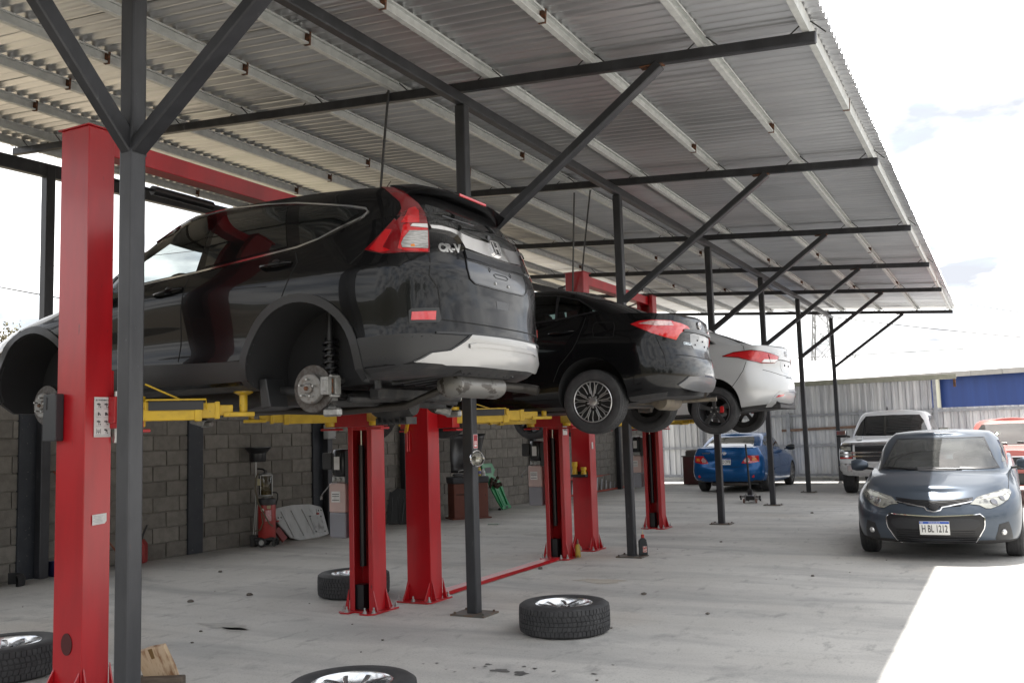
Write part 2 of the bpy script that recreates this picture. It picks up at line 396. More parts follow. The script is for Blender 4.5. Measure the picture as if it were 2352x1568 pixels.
def canopy():
    t = thing('canopy', 'open steel shed roof of zinc sheets on dark posts over the car lifts', 'canopy', (-4.25, 3.58, 0))
    O = Vector((-4.25, 3.58, 0)); sl = math.atan(.077)
    def rel(p): return Vector(p) - O
    pw = .102
    for i, y in enumerate(BEAM_Y):
        b = MB(); b.box(rel((-4.25, y, 2.2975)), (pw, pw, 4.595)); b.mesh
        ps = b.build('post', mSteelL if i == 0 else mSteel, t, bevel=.012, bseg=2)
        if i == 0: tag(ps, 'nearest post, lighter worn grey steel')
        b = MB(); b.box(rel((-4.25, y, .008)), (.34, .27, .016))
        for sx in (-1, 1):
            for sy in (-1, 1): b.cyl(rel((-4.25 + sx * .14, y + sy * .10, .022)), .013, .02, n=6)
        b.build('base_plate', M('plate steel', (.10, .095, .085), .6, .3, var=(12, (.15, .10, .07), .45, .65)), ps, bevel=.002)
        a, e = Vector((-4.19, y, 3.235)), Vector((-2.33, y, bz(-2.33) - .045))
        b = MB(); b.bar(rel(a - (e - a).normalized() * .04), rel(e), .075, .10, up=(0, 1, 0)); br = b.build('brace', mSteel, t, bevel=.008)
        b = MB(); b.box(rel((-2.40, y, bz(-2.40) - .049)), (.2, .079, .009)); b.build('weld', mRust, br)
        xa, xb = -10.75, -1.08
        b = MB(); b.bar(rel((xa, y, bz(xa))), rel((xb, y, bz(xb))), .065, .088); b.build('beam', mSteel, t, bevel=.008)
    # first post also leans a brace towards the near end of the long beam
    b = MB(); b.bar(rel((-4.25, 3.62, 3.16)), rel((-4.25, 2.32, 4.58)), .10, .075, up=(1, 0, 0)); b.build('brace', mSteel, t, bevel=.008)
    b = MB(); b.bar(rel((-4.25, -.5, 4.645)), rel((-4.25, 28.1, 4.645)), .085, .10); b.build('long_beam', mSteel, t, bevel=.008)
    # wall side
    for s in (-4.3, 1.56, 6.63, 8.72, 13.55, 18.2, 20.62):
        p = wpt(s, .12); b = MB(); b.box((0, 0, 0), (.12, .12, 5.1)); b.xform(Matrix.Translation(rel((p.x, p.y, 2.55))) @ Matrix.Rotation(WA, 4, 'Z'))
        b.build('wall_post', mSteel, t, bevel=.008)
    a, e = wpt(-8.5, .12, 5.04), wpt(21.6, .12, 5.04); b = MB(); b.bar(rel(a), rel(e), .10, .17); b.build('wall_beam', mSteel, t, bevel=.008)
    # purlins: galvanised channels on top of the beams
    PX = [-1.15, -1.97, -2.95, -3.95, -4.97, -6.0, -7.0, -8.0, -9.0, -10.0, -10.62]
    prof = [(-.026, 0), (.026, 0), (.026, .016), (.021, .016), (.021, .005), (-.021, .005), (-.021, .095), (.021, .095), (.021, .084), (.026, .084), (.026, .10), (-.026, .10)]
    tie = MB()
    for sx in (-1, 1): tie.tube([(sx * .03, 0, .09), (sx * .16, 0, -.012)], .006, 5)
    tie.v = [(x * .9, y, z) for x, y, z in tie.v]; tie = tie.mesh('tie_rod', M('rod steel', (.03, .028, .028), .6, .3))
    clip = MB(); clip.box((0, 0, .05), (.060, .022, .112)); clip = clip.mesh('weld_joint', mRust)
    for k, x in enumerate(PX):
        z = bz(x) + .0445
        q = MB(); p2 = [(a if k else -a, h) for a, h in prof]
        q.prism(p2, -4.1, 24.95, 'xz'); o = q.build('purlin', mGalv, t); o.location = rel((x, 3.58, z)); o.rotation_euler = (0, sl, 0)
        for y in BEAM_Y[1:]:
            r = link('tie_rod', tie, o); r.location = (0, y - 3.58, .0)
        for y in (5.6 + (k % 3) * .35, 9.3 + (k * 37 % 11) * .12, 17.4 + (k % 4) * .4, 22 + (k % 3) * .5):
            r = link('weld_joint', clip, o); r.location = (0, y - 3.58, 0)
    # corrugated sheets, one by one
    pitch, amp = .13, .021; n = 6; xs = [-11.05, -7.6, -4.2, -.995]
    pr = []
    for i in range(n * 8 + 9):
        ph = i / 8.0; w = math.cos(2 * PI * ph); w = math.copysign(abs(w) ** .7, w)
        pr.append((i * pitch / 8, amp * w))
    q = MB(); L0, L1 = xs[0] + 4.25, xs[-1] + 4.25; cuts = 9
    for c in range(cuts):
        xx = L0 + (L1 - L0) * c / (cuts - 1)
        for i, (y, z) in enumerate(pr):
            fr = i / (len(pr) - 1); zz = z + .004 - .010 * (1 - fr)
            if i < 5: zz -= .012 * (1 - i / 5) * (.25 + .75 * abs(math.sin(c * 2.1)))    # the lap edge gapes a little between purlins
            q.v.append((xx, y, zz))
    m_ = len(pr)
    for c in range(cuts - 1):
        for i in range(m_ - 1): q.f.append((c * m_ + i, c * m_ + i + 1, (c + 1) * m_ + i + 1, (c + 1) * m_ + i)); q.mi.append(0)
    me = q.mesh('roof_sheet', mZinc, smooth=70); k = 0; y = -.45
    while y < 28.4:
        o = link('roof_sheet', me, t); o.location = rel((-4.25, y, bz(-4.25) + .0445 + .10 + .021)); o.rotation_euler = (0, sl, 0); y += .78; k += 1
canopy()

# ------------------------------------------------------------------ metal fence at the end of the yard
def fence():
    FY = 28.6; t = thing('metal_fence', 'corrugated galvanised sheet fence closing the far end of the yard', 'fence', (-4, FY, 0))
    mF = M('fence sheet', (.60, .61, .625), .42, .35, var=(2.2, (.44, .45, .475), .4, .6), spots=(.9, (.70, .705, .71), .45, .6), stretch=(6, 1, .4), rnd=.10)
    prof = []
    for r in range(5):
        x = r * .19; prof += [(x, 0), (x + .085, 0), (x + .105, -.035), (x + .150, -.035), (x + .17, 0)]
    prof.append((.95, 0))
    def sheet(h):
        q = MB(); n = len(prof)
        for z in (.06, h): q.v += [(x, y, z) for x, y in prof]
        for i in range(n - 1): q.f.append((i, i + 1, n + i + 1, n + i)); q.mi.append(0)
        return q.mesh('fence_sheet', mF)
    tall, low = sheet(2.76), sheet(1.95); x = -10.2; k = 0
    while x < 7.5:
        o = link('fence_sheet', tall if x < -1.9 else low, t); o.location = (x + 4, random.uniform(-.006, .006), 0); o.rotation_euler = (0, random.uniform(-.004, .004), 0); x += .93
    mR = M('fence rail', (.36, .375, .40), .55, .3, var=(8, (.30, .31, .33), .4, .6))
    for z, xa, xb in ((1.87, -10, 7.4), (.98, -10, 7.4), (.13, -10, 7.4)):
        b = MB(); b.box(((xa + xb) / 2 + 4, -.062, z), (xb - xa, .05, .07)); b.build('rail', mR, t)
    for x in (-8.4, -5.75, -3.7, -1.72, 1.2, 4.0):
        b = MB(); b.box((x + 4, -.078, .99), (.10, .08, 1.98)); b.build('post', mR, t)
    b = MB(); b.box((-1.72 + 4, -.078, 2.36), (.09, .07, .76)); b.build('post', mR, t)
    b = MB(); b.box((-5.85 + 4, -.035, 2.80), (9.4, .11, .13)); b.build('cap_rail', M('olive cap', (.27, .28, .22), .6, .2, var=(6, (.33, .33, .27), .4, .6)), t)
    b = MB(); b.box((-1.20 + 4, -.07, 2.62), (.07, .10, .22)); b.build('bracket', mRust, t, bevel=.01)
    b = MB(); b.bar((-5.95 + 4, -.07, 1.44), (-3.6 + 4, -.07, 1.50), .03, .075); b.build('brown_rail', M('old brown rail', (.16, .095, .07), .8, var=(9, (.22, .15, .11), .4, .6)), t)
    b = MB(); b.box((-1.3, -.12, .035), (17.4, .14, .07)); b.build('kerb', M('kerb concrete', (.5, .49, .46), .9, var=(3, (.35, .34, .31), .4, .65)), t, bevel=.01)
fence()

# ------------------------------------------------------------------ warehouse beyond the fence
def warehouse():
    A, B = Vector((-13.4, 50.1, 0)), Vector((9.0, 43.0, 0)); d = (B - A).normalized(); L = (B - A).length
    t = thing('warehouse', 'blue walled warehouse with a long pale roof beyond the fence', 'warehouse', A, math.atan2(d.y, d.x))
    ze = 3.78
    b = MB(); n = int(L / .4)
    for z in (0, ze): b.v += [(i * .4, (.35 if i % 2 else .37), z) for i in range(n + 1)]
    for i in range(n): b.f.append((i, i + 1, n + 2 + i, n + 1 + i)); b.mi.append(0)
    b.build('wall', M('blue sheet', (.014, .045, .19), .5, var=(.8, (.012, .038, .165), .4, .6), stretch=(5, 1, .3)), t)
    rf = MB(); m = int(L / .5)
    for y, z in ((0, ze), (8.6, 5.42)): rf.v += [(i * .5 - .2, y, z + (.02 if i % 2 else 0)) for i in range(m + 1)]
    for i in range(m): rf.f.append((i, i + 1, m + 2 + i, m + 1 + i)); rf.mi.append(0)
    rf.v += [(x, y, z) for y, z in ((8.6, 5.42), (17, 3.8)) for x in (-.2, L)]; k = 2 * (m + 1); rf.f.append((k, k + 1, k + 3, k + 2)); rf.mi.append(0)
    r = rf.build('roof', M('pale roof', (.74, .74, .745), .6, var=(.3, (.66, .65, .64), .45, .65)), t)
    q = MB(); q.box((0, 0, 0), (1.29, .04, .24)); me = q.mesh('fascia_panel', M('fascia', (.34, .325, .31), .7, var=(2, (.29, .28, .265), .4, .6), rnd=.06), bevel=.008)
    for i in range(int(L / 1.3)):
        o = link('fascia_panel', me, r); o.location = (i * 1.3 + .4, -.03, ze - .10); o.rotation_euler = (0, 0, random.uniform(-.006, .006))
    b = MB(); b.cyl((11.2, .12, 1.8), .11, 3.5, n=12); b.build('column', M('cream paint', (.55, .54, .44), .6), t, smooth=40)
warehouse()

def tower():
    t = thing('lattice_tower', 'tall steel lattice power line tower on the skyline', 'tower', (-20.2, 124.5, 0))
    b = MB(); H, w0, w1 = 30., 2.6, .75
    def pt(k, h): w = w0 + (w1 - w0) * min(1, h / 21); a = PI / 4 + k * PI / 2; return Vector((w * math.cos(a), w * math.sin(a), h))
    hs = [0]; 
    while hs[-1] < H: hs.append(hs[-1] + max(1.3, 3.4 - hs[-1] * .09))
    for a, c in zip(hs, hs[1:]):
        for k in range(4):
            b.bar(pt(k, a), pt(k, c), .16, .16); b.bar(pt(k, a), pt(k + 1, c), .08, .08); b.bar(pt(k + 1, a), pt(k, c), .08, .08); b.bar(pt(k, c), pt(k + 1, c), .08, .08)
    b.build('lattice', M('tower steel', (.33, .34, .35), .6, .3), t)
    b = MB()
    for h in (21.5, 25, 28.5):
        for s in (-1, 1): b.bar((s * .6, 0, h), (s * 4.2, 0, h + .4), .12, .12); b.bar((s * .6, 0, h + 1.2), (s * 4.2, 0, h + .4), .10, .10)
    b.build('cross_arm', MATS['tower steel'], t)
tower()
def cable(label, a, b, sag, r=.012, name='overhead_cable', group=None, mat=None):
    a, b = Vector(a), Vector(b); m = MB(); pts = []
    for i in range(15): f = i / 14; pts.append(a.lerp(b, f) - Vector((0, 0, 4 * sag * f * (1 - f))))
    m.tube(pts, r, 5); return tag(m.build(name, mat or M('cable black', (.02, .02, .022), .5), smooth=60), label, 'cable', group)
cable('long overhead wire dropping from behind the last canopy post to the right edge', (-11, 50.2, 7.9), (8, 60, 5.1), .25, .025)
cable('upper overhead wire leaving the canopy corner almost level', (-6, 52.8, 8.25), (8, 60, 8.1), .05, .018)
cable('overhead wire leaving the canopy corner and falling to the right', (-4, 54, 8.35), (8, 60, 5.9), .08, .02)
cable('low overhead wire skimming above the pale warehouse roof', (-16, 48, 5.15), (8, 60, 5.85), .18, .025)
cable('thick wire falling behind the dark wall post, left edge of the photo', (-50, 29.4, 11.0), (-38, 35.7, 8.2), .1, .035)
cable('faint thin wire above the hill, left edge of the photo', (-50, 29.4, 10.85), (-30, 39, 12.4), .1, .016)
# ================================================================== two-post car lifts
mRed = M('red lift paint', (.43, .008, .014), .30, coat=.3, coatr=.15, var=(4, (.34, .007, .012), .42, .62), spots=(22, (.12, .012, .016), .68, .73), stretch=(1, 1, .25), bump=(3, .0015))
mYel = M('yellow arm paint', (.62, .40, .018), .38, coat=.3, var=(10, (.52, .33, .016), .4, .6), spots=(34, (.16, .11, .03), .66, .71), bump=(14, .001))
mBlk = M('black plastic', (.018, .018, .020), .45, bump=(40, .0004))
mBlkS = M('black satin', (.012, .012, .014), .30)
mChr = M('chromed rod', (.72, .72, .73), .12, 1.0)
mBolt = M('zinc bolt', (.42, .42, .41), .4, .8)
mRubber = M('rubber', (.020, .020, .021), .75, bump=(60, .0008))
mSticker = M('white sticker', (.62, .61, .60), .5, var=(14, (.50, .49, .49), .5, .7))
mInk = M('black print', (.03, .03, .032), .6)
mGrayInk = M('grey print', (.30, .30, .31), .6)
mPink = M('translucent tank', (.52, .37, .34), .35, var=(3, (.46, .34, .32), .4, .6))
mOil = M('oil level', (.21, .21, .235), .35)
mCastIron = M('dull lever steel', (.14, .14, .14), .5, .6)
mAlu = M('cast aluminium', (.36, .36, .355), .45, .7, var=(20, (.25, .25, .24), .4, .6))

def column_mesh(h, half):
    """steel channel, open towards +y; foot at z 0; x half width .14, depth .22"""
    b = MB(); w, dp, t = .135, .20, .012
    prof = [(-w, 0), (w, 0), (w, dp), (w - .055, dp), (w - .055, dp - t), (w - t, dp - t), (w - t, t), (-w + t, t), (-w + t, dp - t), (-w + .055, dp - t), (-w + .055, dp), (-w, dp)]
    b.prism(prof, .014, h, 'xy'); return b
def base_mesh():
    b = MB(); p = [(-.20, -.10), (-.17, -.13), (.17, -.13), (.20, -.10), (.20, .28), (.15, .32), (.06, .32), (.06, .24), (-.06, .24), (-.06, .32), (-.15, .32), (-.20, .28)]
    b.prism(p, 0, .014, 'xy')
    for sx in (-1, 1):
        b.prism([(sx * .138, .014), (sx * .185, .014), (sx * .138, .20)], .01, .022, 'xz')
        b.prism([(sx * .138, .014), (sx * .185, .014), (sx * .138, .20)], .20, .212, 'xz')
    for sx in (-1, 1): b.prism([(-.002, .014), (-.105, .014), (-.002, .18)], sx * .12 - .006, sx * .12 + .006, 'yz')
    return b
def bolts_mesh():
    b = MB()
    for x, y in ((-.17, -.09), (.17, -.09), (0, -.105), (-.17, .25), (.17, .25), (-.10, .29), (.10, .29)):
        b.cyl((x, y, .026), .016, .022, n=6); b.cyl((x, y, .048), .008, .03, n=8); b.cyl((x, y, .0165), .024, .004, n=10)
    return b
BASE, BOLT = base_mesh().mesh('base_plate', mRed, bevel=.002), bolts_mesh().mesh('anchor_bolts', mBolt)
def arm(parent, piv, pad, z, cover=False, name='arm'):
    """telescopic swing arm from a pivot to a lifting pad (parent space)"""
    piv, pad = Vector((*piv, z)), Vector((*pad, z)); d = (pad - piv); L = d.length; d.normalize(); q = MB()
    n = Vector((0, 0, 1)).cross(d)
    q.bar(piv - d * .05, piv + d * L * .56, .13, .125)
    q.bar(piv + d * L * .30, piv + d * L * .74, .105, .10)
    q.bar(piv + d * L * .70, piv + d * (L - .07), .075, .07)
    q.bar(piv + d * (L * .53), piv + d * (L * .60), .145, .14); q.bar(piv + d * (L * .72), piv + d * (L * .77), .115, .115)
    q.bar(pad - d * .13 - Vector((0, 0, .03)), pad + d * .07 - Vector((0, 0, .03)), .12, .03)
    q.cyl(piv + Vector((0, 0, 0)), .055, .20, n=16)
    o = q.build(name, mYel, parent, bevel=.006, bseg=2)
    q = MB(); q.cyl(pad + Vector((0, 0, .035)), .027, .13, n=16); q.lathe([(.0005, .10), (.03, .10), (.062, .115), (.066, .125), (.066, .135), (.0005, .135)], 'Z', pad, 24)
    pd = q.build('pad', mYel, o, smooth=40)
    q = MB(); q.cyl(pad + Vector((0, 0, .142)), .060, .016, n=24); q.build('rubber_pad', mRubber, o, smooth=40)
    if cover:
        m = piv + d * L * .36; side = n * (-.072 if n.y > 0 else .072)
        q = MB(); q.bar(m - d * .17 + side + Vector((0, 0, .035)), m + d * .17 + side + Vector((0, 0, .035)), .010, .062); q.build('rubber_strip', mBlk, o)
        q = MB(); q.tube([m - d * .19 + side * 1.1 + Vector((0, 0, .01)), m - d * .185 + side * 1.25 + Vector((0, 0, .072)), m + d * .185 + side * 1.25 + Vector((0, 0, .072)), m + d * .19 + side * 1.1 + Vector((0, 0, .01))], .007, 6)
        q.build('guard_rod', mYel, o, smooth=60)
        q = MB(); q.tube([piv + Vector((0, 0, .18)) + d * .05, piv + d * L * .42 + Vector((0, 0, .07))], .006, 6); q.build('release_rod', mYel, o, smooth=60)
    return o
def make_lift(name_label, x, ya, yb, h, overhead, zc, pads_near, pads_far, group='two-post lifts in a row under the shed'):
    """near column back face at ya, far column back face at yb, carriages at height zc"""
    t = thing('car_lift', name_label, 'car lift', (x, ya, 0), 0, group); W = yb - ya
    near = column_mesh(h, 0).build('column', mRed, t, bevel=.004)
    far = column_mesh(h, 0); far.xform(Matrix.Translation((0, W, 0)) @ Matrix.Rotation(PI, 4, 'Z')); fc = far.build('column', mRed, t, bevel=.004)
    for c, m in ((near, Matrix.Identity(4)), (fc, Matrix.Translation((0, W, 0)) @ Matrix.Rotation(PI, 4, 'Z'))):
        o = link('base_plate', BASE, c); o.matrix_local = m; o = link('anchor_bolt', BOLT, c); o.matrix_local = m
        # hydraulic cylinder and chain inside the channel
        q = MB(); q.cyl((.045, .11, .55 + .40), .030, 1.10, n=14); q.xform(m); q.build('cylinder', mBlkS, c, smooth=40)
        q = MB(); q.cyl((.045, .11, (1.5 + zc) / 2 + .0), .013, zc - 1.5 + .1, n=10); q.xform(m); q.build('piston_rod', mChr, c, smooth=40)
        q = MB(); q.bar((-.05, .10, .06), (-.05, .10, zc), .02, .012, up=(0, 1, 0)); q.box((.045, .12, .13), (.09, .10, .22)); q.xform(m); q.build('chain', mBlkS, c)
    caps = MB(); caps.box((0, .11, h + .004), (.30, .25, .008)); caps.build('cap', mRed, near)
    caps = MB(); caps.box((0, W - .11, h + .004), (.30, .25, .008)); caps.build('cap', mRed, fc)
    for yy, sg, pads in ((0, 1, pads_near), (W, -1, pads_far)):
        q = MB(); q.box((0, yy + sg * .245, zc - .03), (.62, .13, .15)); q.box((0, yy + sg * .14, zc + .25), (.20, .11, .78)); q.box((0, yy + sg * .205, zc + .1), (.24, .05, .35))
        for s in (-1, 1): q.box((s * .26, yy + sg * .27, zc - .125), (.16, .14, .02))
        ca = q.build('carriage', mRed, t, bevel=.005)
        for s, pd in zip((1, -1), pads):
            arm(t, (s * .25, yy + sg * .30), pd, zc, cover=(sg == 1 and s == 1))
    if overhead:
        q = MB(); q.box((0, W / 2, h - .075), (.13, W - .1, .13)); q.build('crossbeam', mRed, t, bevel=.004)
        q = MB(); q.tube([(-.33, .2, h - .16), (-.33, W - .2, h - .16)], .012, 8)
        for yy in (.22, W - .22): q.bar((0, yy, h - .08), (-.33, yy, h - .16), .03, .02)
        sb = q.build('safety_bar', mBlkS, t, smooth=40)
        for yy in (W * .38, W * .64): q = MB(); q.tube([(-.33, yy - .30, h - .16), (-.33, yy + .30, h - .16)], .036, 12); q.build('foam_sleeve', mBlk, sb, smooth=40)
    else:
        q = MB(); q.prism([(-.10, .004), (.10, .004), (.07, .032), (-.07, .032)], .26, W - .26, 'xz'); q.build('floor_cover', mRed, t, bevel=.003)
    # power unit on the far column, wall side
    px, py = -.28, W - .10
    q = MB(); q.lathe([(.0005, 1.22), (.075, 1.22), (.088, 1.24), (.088, 1.44), (.075, 1.465), (.0005, 1.47)], 'Z', (px, py, 0), 24)
    for k in range(12): a = k * PI / 6; q.box((px + .088 * math.cos(a), py + .088 * math.sin(a), 1.34), (.012, .012, .18))
    q.box((px + .12, py + .0, 1.30), (.05, .16, .30)); pu = q.build('power_unit', mBlkS, t, smooth=35)
    q = MB(); q.box((px - .13, py - .02, 1.36), (.11, .10, .16)); q.build('switch_box', mBlk, pu, bevel=.01)
    q = MB(); q.box((px + .01, py - .094, 1.34), (.062, .004, .12)); q.build('rating_plate', mSticker, pu)
    q = MB(); q.box((px, py, 1.19), (.15, .12, .055)); q.cyl((px - .04, py - .06, 1.19), .018, .03, 'Y', 10); q.cyl((px + .02, py - .06, 1.19), .018, .03, 'Y', 10); q.build('valve_block', mAlu, pu, bevel=.005)
    q = MB(); q.tube([(px - .07, py - .05, 1.17), (px - .16, py - .09, 1.06), (px - .17, py - .10, 1.03)], .005, 6); q.cyl((px - .17, py - .10, 1.02), .014, .03, n=10); q.build('release_lever', mCastIron, pu, smooth=40)
    q = MB(); q.box((px, py, 1.02), (.19, .17, .27)); q.box((px + .03, py, 1.16), (.10, .10, .03)); tk = q.build('oil_tank', mPink, pu, bevel=.022, bseg=3)
    q = MB(); q.box((px, py, .77), (.188, .168, .24)); q.build('oil_level', mOil, pu, bevel=.02, bseg=3)
    q = MB(); q.box((px - .01, py - .088, 1.03), (.10, .004, .10)); q.build('label', mSticker, pu)
    q = MB()
    for z in (1.055, 1.035, 1.0): q.box((px - .01, py - .091, z), (.08, .002, .006))
    q.build('label_print', mInk, pu)
    return t, near, fc
# three lifts: near column back face / far column back face
LIFT1, L1N, L1F = make_lift('nearest red two-post lift with overhead beam holding the black SUV', -5.275, 3.985, 7.20, 3.64, True, 1.775,
    ((.70, .80), (-.875, .78)), ((.765, 2.42), (-.755, 2.42)))
LIFT2, L2N, L2F = make_lift('middle red lift with a red floor strip between its posts, black sedan on it', -5.09, 7.66, 10.96, 2.86, False, 1.745,
    ((.98, .84), (-.75, .84)), ((.98, 2.46), (-.75, 2.46)))
LIFT3, L3N, L3F = make_lift('farthest red overhead-beam lift holding up the silver-white sedan', -5.10, 11.64, 14.66, 3.74, True, 1.70,
    ((1.0, .76), (-.70, .76)), ((1.0, 2.28), (-.70, 2.28)))

# stickers and fittings on the lifts (lift space: column right side is x = .14, back is y = 0)
def warning_sheet(parent, y0, z0):
    q = MB(); q.box((.1412, y0, z0), (.0024, .125, .255)); s = q.build('warning_sheet', mSticker, parent, bevel=.0)
    n = (1, 0, 0); X = .1432
    lettering('print', 'WARNING', .014, mInk, (X, y0, z0 + .108), (0, 1, 0), n, s)
    for e in (-1, 1):
        q = MB(); q.prism([(y0 + e * .045 - .007, z0 + .103), (y0 + e * .045 + .007, z0 + .103), (y0 + e * .045, z0 + .115)], X - .001, X, 'yz'); q.build('print', mInk, s)
    rnd = random.Random(2); q = MB()
    def mark(cy, cz, w, h, a=0.):
        q.box((X - .0004, cy, cz), (.0008, w, h), Matrix.Rotation(a, 3, 'X'))
    for r in range(4):
        for c in (-1, 1):
            cy, cz = y0 + c * .028, z0 + .075 - r * .055
            if r == 1: mark(cy - .003, cz, .008 if c < 0 else .013, .022); mark(cy + .008, cz - .002, .006, .016, .5)
            elif r == 3 and c < 0: mark(cy - .015, cz, .0025, .032); mark(cy + .015, cz, .0025, .032); mark(cy, cz + .004, .022, .004); mark(cy, cz - .004, .022, .004); mark(cy, cz - .01, .003, .012)
            else:
                mark(cy, cz, .0035, .032); mark(cy - .001, cz + .006, .026, .009, -.12 if r < 3 else -.4); mark(cy + .012, cz - .011, .006, .010, .3)
    tag(q.build('pictograms', mInk, s), kind='stuff')
    q = MB()
    for r in range(4):
        for c in (-1, 1): q.box((X - .0004, y0 + c * .028, z0 + .053 - r * .055), (.0008, .038, .0018))
    for k in range(2): q.box((X - .0004, y0, z0 - .114 - k * .007), (.0008, .105, .002))
    tag(q.build('small_print', mGrayInk, s), kind='stuff')
warning_sheet(L1N, .125, 1.745)
q = MB(); q.prism([(.06, 1.065), (.15, 1.07), (.165, 1.085), (.165, 1.135), (.06, 1.13)], .140, .1424, 'yz'); s = q.build('sticker', mSticker, L1N)
q = MB()
for k in range(5): q.box((.1428, .105 - .006 * (k % 2), 1.12 - k * .009), (.0008, .07 - .012 * (k % 3), .002))
q.build('small_print', mGrayInk, s)
q = MB(); q.prism([(-.185, 1.60), (-.06, 1.60), (-.06, 1.90), (-.185, 1.90)], -.065, -.002, 'xz'); q.build('lock_cover', M('dark grey cover', (.028, .030, .034), .4), L1N, bevel=.006)
q = MB(); q.prism([(-.152, 1.80), (-.142, 1.80), (-.142, 1.88), (-.152, 1.88)], -.068, -.064, 'xz'); q.build('slot', mBlkS, L1N)
q = MB(); q.box((.175, .20, 1.79), (.065, .07, .17)); q.build('lock_box', mRed, L1N, bevel=.005)
q = MB(); q.tube([(.175, .20, 1.62), (.175, .20, 1.91)], .010, 8); q.tube([(.16, .22, 1.66), (.15, .22, 1.58)], .02, 6); q.build('lock_rod', mBolt, L1N, smooth=40)
q = MB(); q.lathe([(.0005, -.003), (.05, -.003), (.05, .003), (.0005, .003)], 'Y', (.0, -.002, .34), 24); q.v = [(x, y, .34 + (z - .34) * 1.35) for x, y, z in q.v]
q.build('access_hole', M('dark hole', (.07, .012, .012), .7), L1N)
# far column of the middle lift carries its capacity sticker
q = MB(); q.box((.1412, 3.30 - .13, 1.60), (.0024, .13, .135)); s = q.build('sticker', mSticker, L2F)
lettering('print', '4000kg', .040, mInk, (.1432, 3.17, 1.60), (0, 1, 0), (1, 0, 0), s, sx=.9)
# near column of the far lift: adapters on a shelf, small white sticker
q = MB(); q.box((-.01, -.045, .985), (.21, .085, .03)); q.box((-.01, -.004, 1.0), (.21, .008, .08)); q.build('adapter_shelf', mBlk, L3N)
def yellow_adapter(label, x, z, h):
    q = MB(); q.lathe([(.0005, 0), (.036, 0), (.036, h * .3), (.031, h * .34), (.031, h * .6), (.039, h * .66), (.039, h), (.0005, h)], 'Z', n=20)
    tag(q.build('lift_adapter', mYel, smooth=35, loc=(-5.10 + x, 11.64 - .045, z)), label, 'adapter', 'yellow adapters on the lift shelf')
yellow_adapter('tall pair of stacked yellow pad adapters on the lift shelf', -.075, 1.002, .165)
yellow_adapter('single short yellow pad adapter on the lift shelf', .055, 1.002, .095)
q = MB(); q.box((.1412, .08, 1.38), (.0024, .05, .09)); q.build('sticker', mSticker, L3N, bevel=.001)
q = MB(); q.box((-.09, -.012, 1.52), (.05, .02, .20)); q.tube([(-.09, -.03, 1.42), (-.09, -.03, 1.66)], .012, 6); q.build('lock_box', mRed, L2N, bevel=.003)
q = MB(); q.bar((-.10, -.03, 1.60), (-.06, -.03, 1.76), .02, .03); q.build('lock_lever', mYel, L2N)
# power cables hanging from the shed beams
cable('single black cable hanging from the first beam behind the SUV roof', (-5.02, 7.20, 4.88), (-5.2, 7.25, 3.64), -.04, .013, 'power_cable', 'black cables hanging to the lifts')
cable('left black cable of the pair hanging to the far lift post', (-4.85, 11.18, 4.72), (-5.17, 11.7, 3.2), -.03, .012, 'power_cable', 'black cables hanging to the lifts')
cable('right black cable of the pair hanging to the far lift post', (-4.62, 11.18, 4.72), (-5.02, 11.74, 3.75), -.02, .012, 'power_cable', 'black cables hanging to the lifts')
# ================================================================== vehicles
# car space: x forward from the rear axle, y to the car's left, z up from the road the car would stand on
def tab(t, x):
    if not isinstance(t, (list, tuple)): return np.full_like(np.asarray(x, float), t)
    xs = np.array([p[0] for p in t], float); ys = np.array([p[1] for p in t], float); n = len(xs)
    d = np.diff(ys) / np.diff(xs); m = np.zeros(n); m[0], m[-1] = d[0], d[-1]
    for i in range(1, n - 1): m[i] = 0 if d[i - 1] * d[i] <= 0 else 2 * d[i - 1] * d[i] / (d[i - 1] + d[i])
    x = np.clip(np.asarray(x, float), xs[0], xs[-1]); k = np.clip(np.searchsorted(xs, x, 'right') - 1, 0, n - 2)
    h = xs[k + 1] - xs[k]; s = (x - xs[k]) / h
    return (2*s**3-3*s**2+1)*ys[k] + (s**3-2*s**2+s)*h*m[k] + (-2*s**3+3*s**2)*ys[k+1] + (s**3-s**2)*h*m[k+1]
KR, KS, KF = 14, 34, 14
def level_curve(l):
    xr, xf, Lr, Lf, nr, nf = l['xr'], l['xf'], l.get('Lr', .35), l.get('Lf', .5), l.get('nr', 2.5), l.get('nf', 2.5)
    th = np.linspace(0, PI / 2, KR + 1); W1 = tab(l['w'], [xr + Lr])[0]; W2 = tab(l['w'], [xf - Lf])[0]
    # even spacing in angle of the arc, exponent opens the corner
    xr_ = xr + Lr * (1 - np.cos(th) ** (2 / nr)); yr_ = W1 * np.sin(th) ** (2 / nr)
    xs = np.linspace(xr + Lr, xf - Lf, KS + 1)[1:-1]; ys = tab(l['w'], xs)
    th2 = th[::-1]
    xf_ = xf - Lf * (1 - np.cos(th2) ** (2 / nf)); yf_ = W2 * np.sin(th2) ** (2 / nf)
    x = np.concatenate([xr_, xs, xf_]); y = np.concatenate([yr_, ys, yf_]); z = tab(l['z'], x)
    y[0] = y[-1] = 0
    return np.stack([x, y, z], 1)
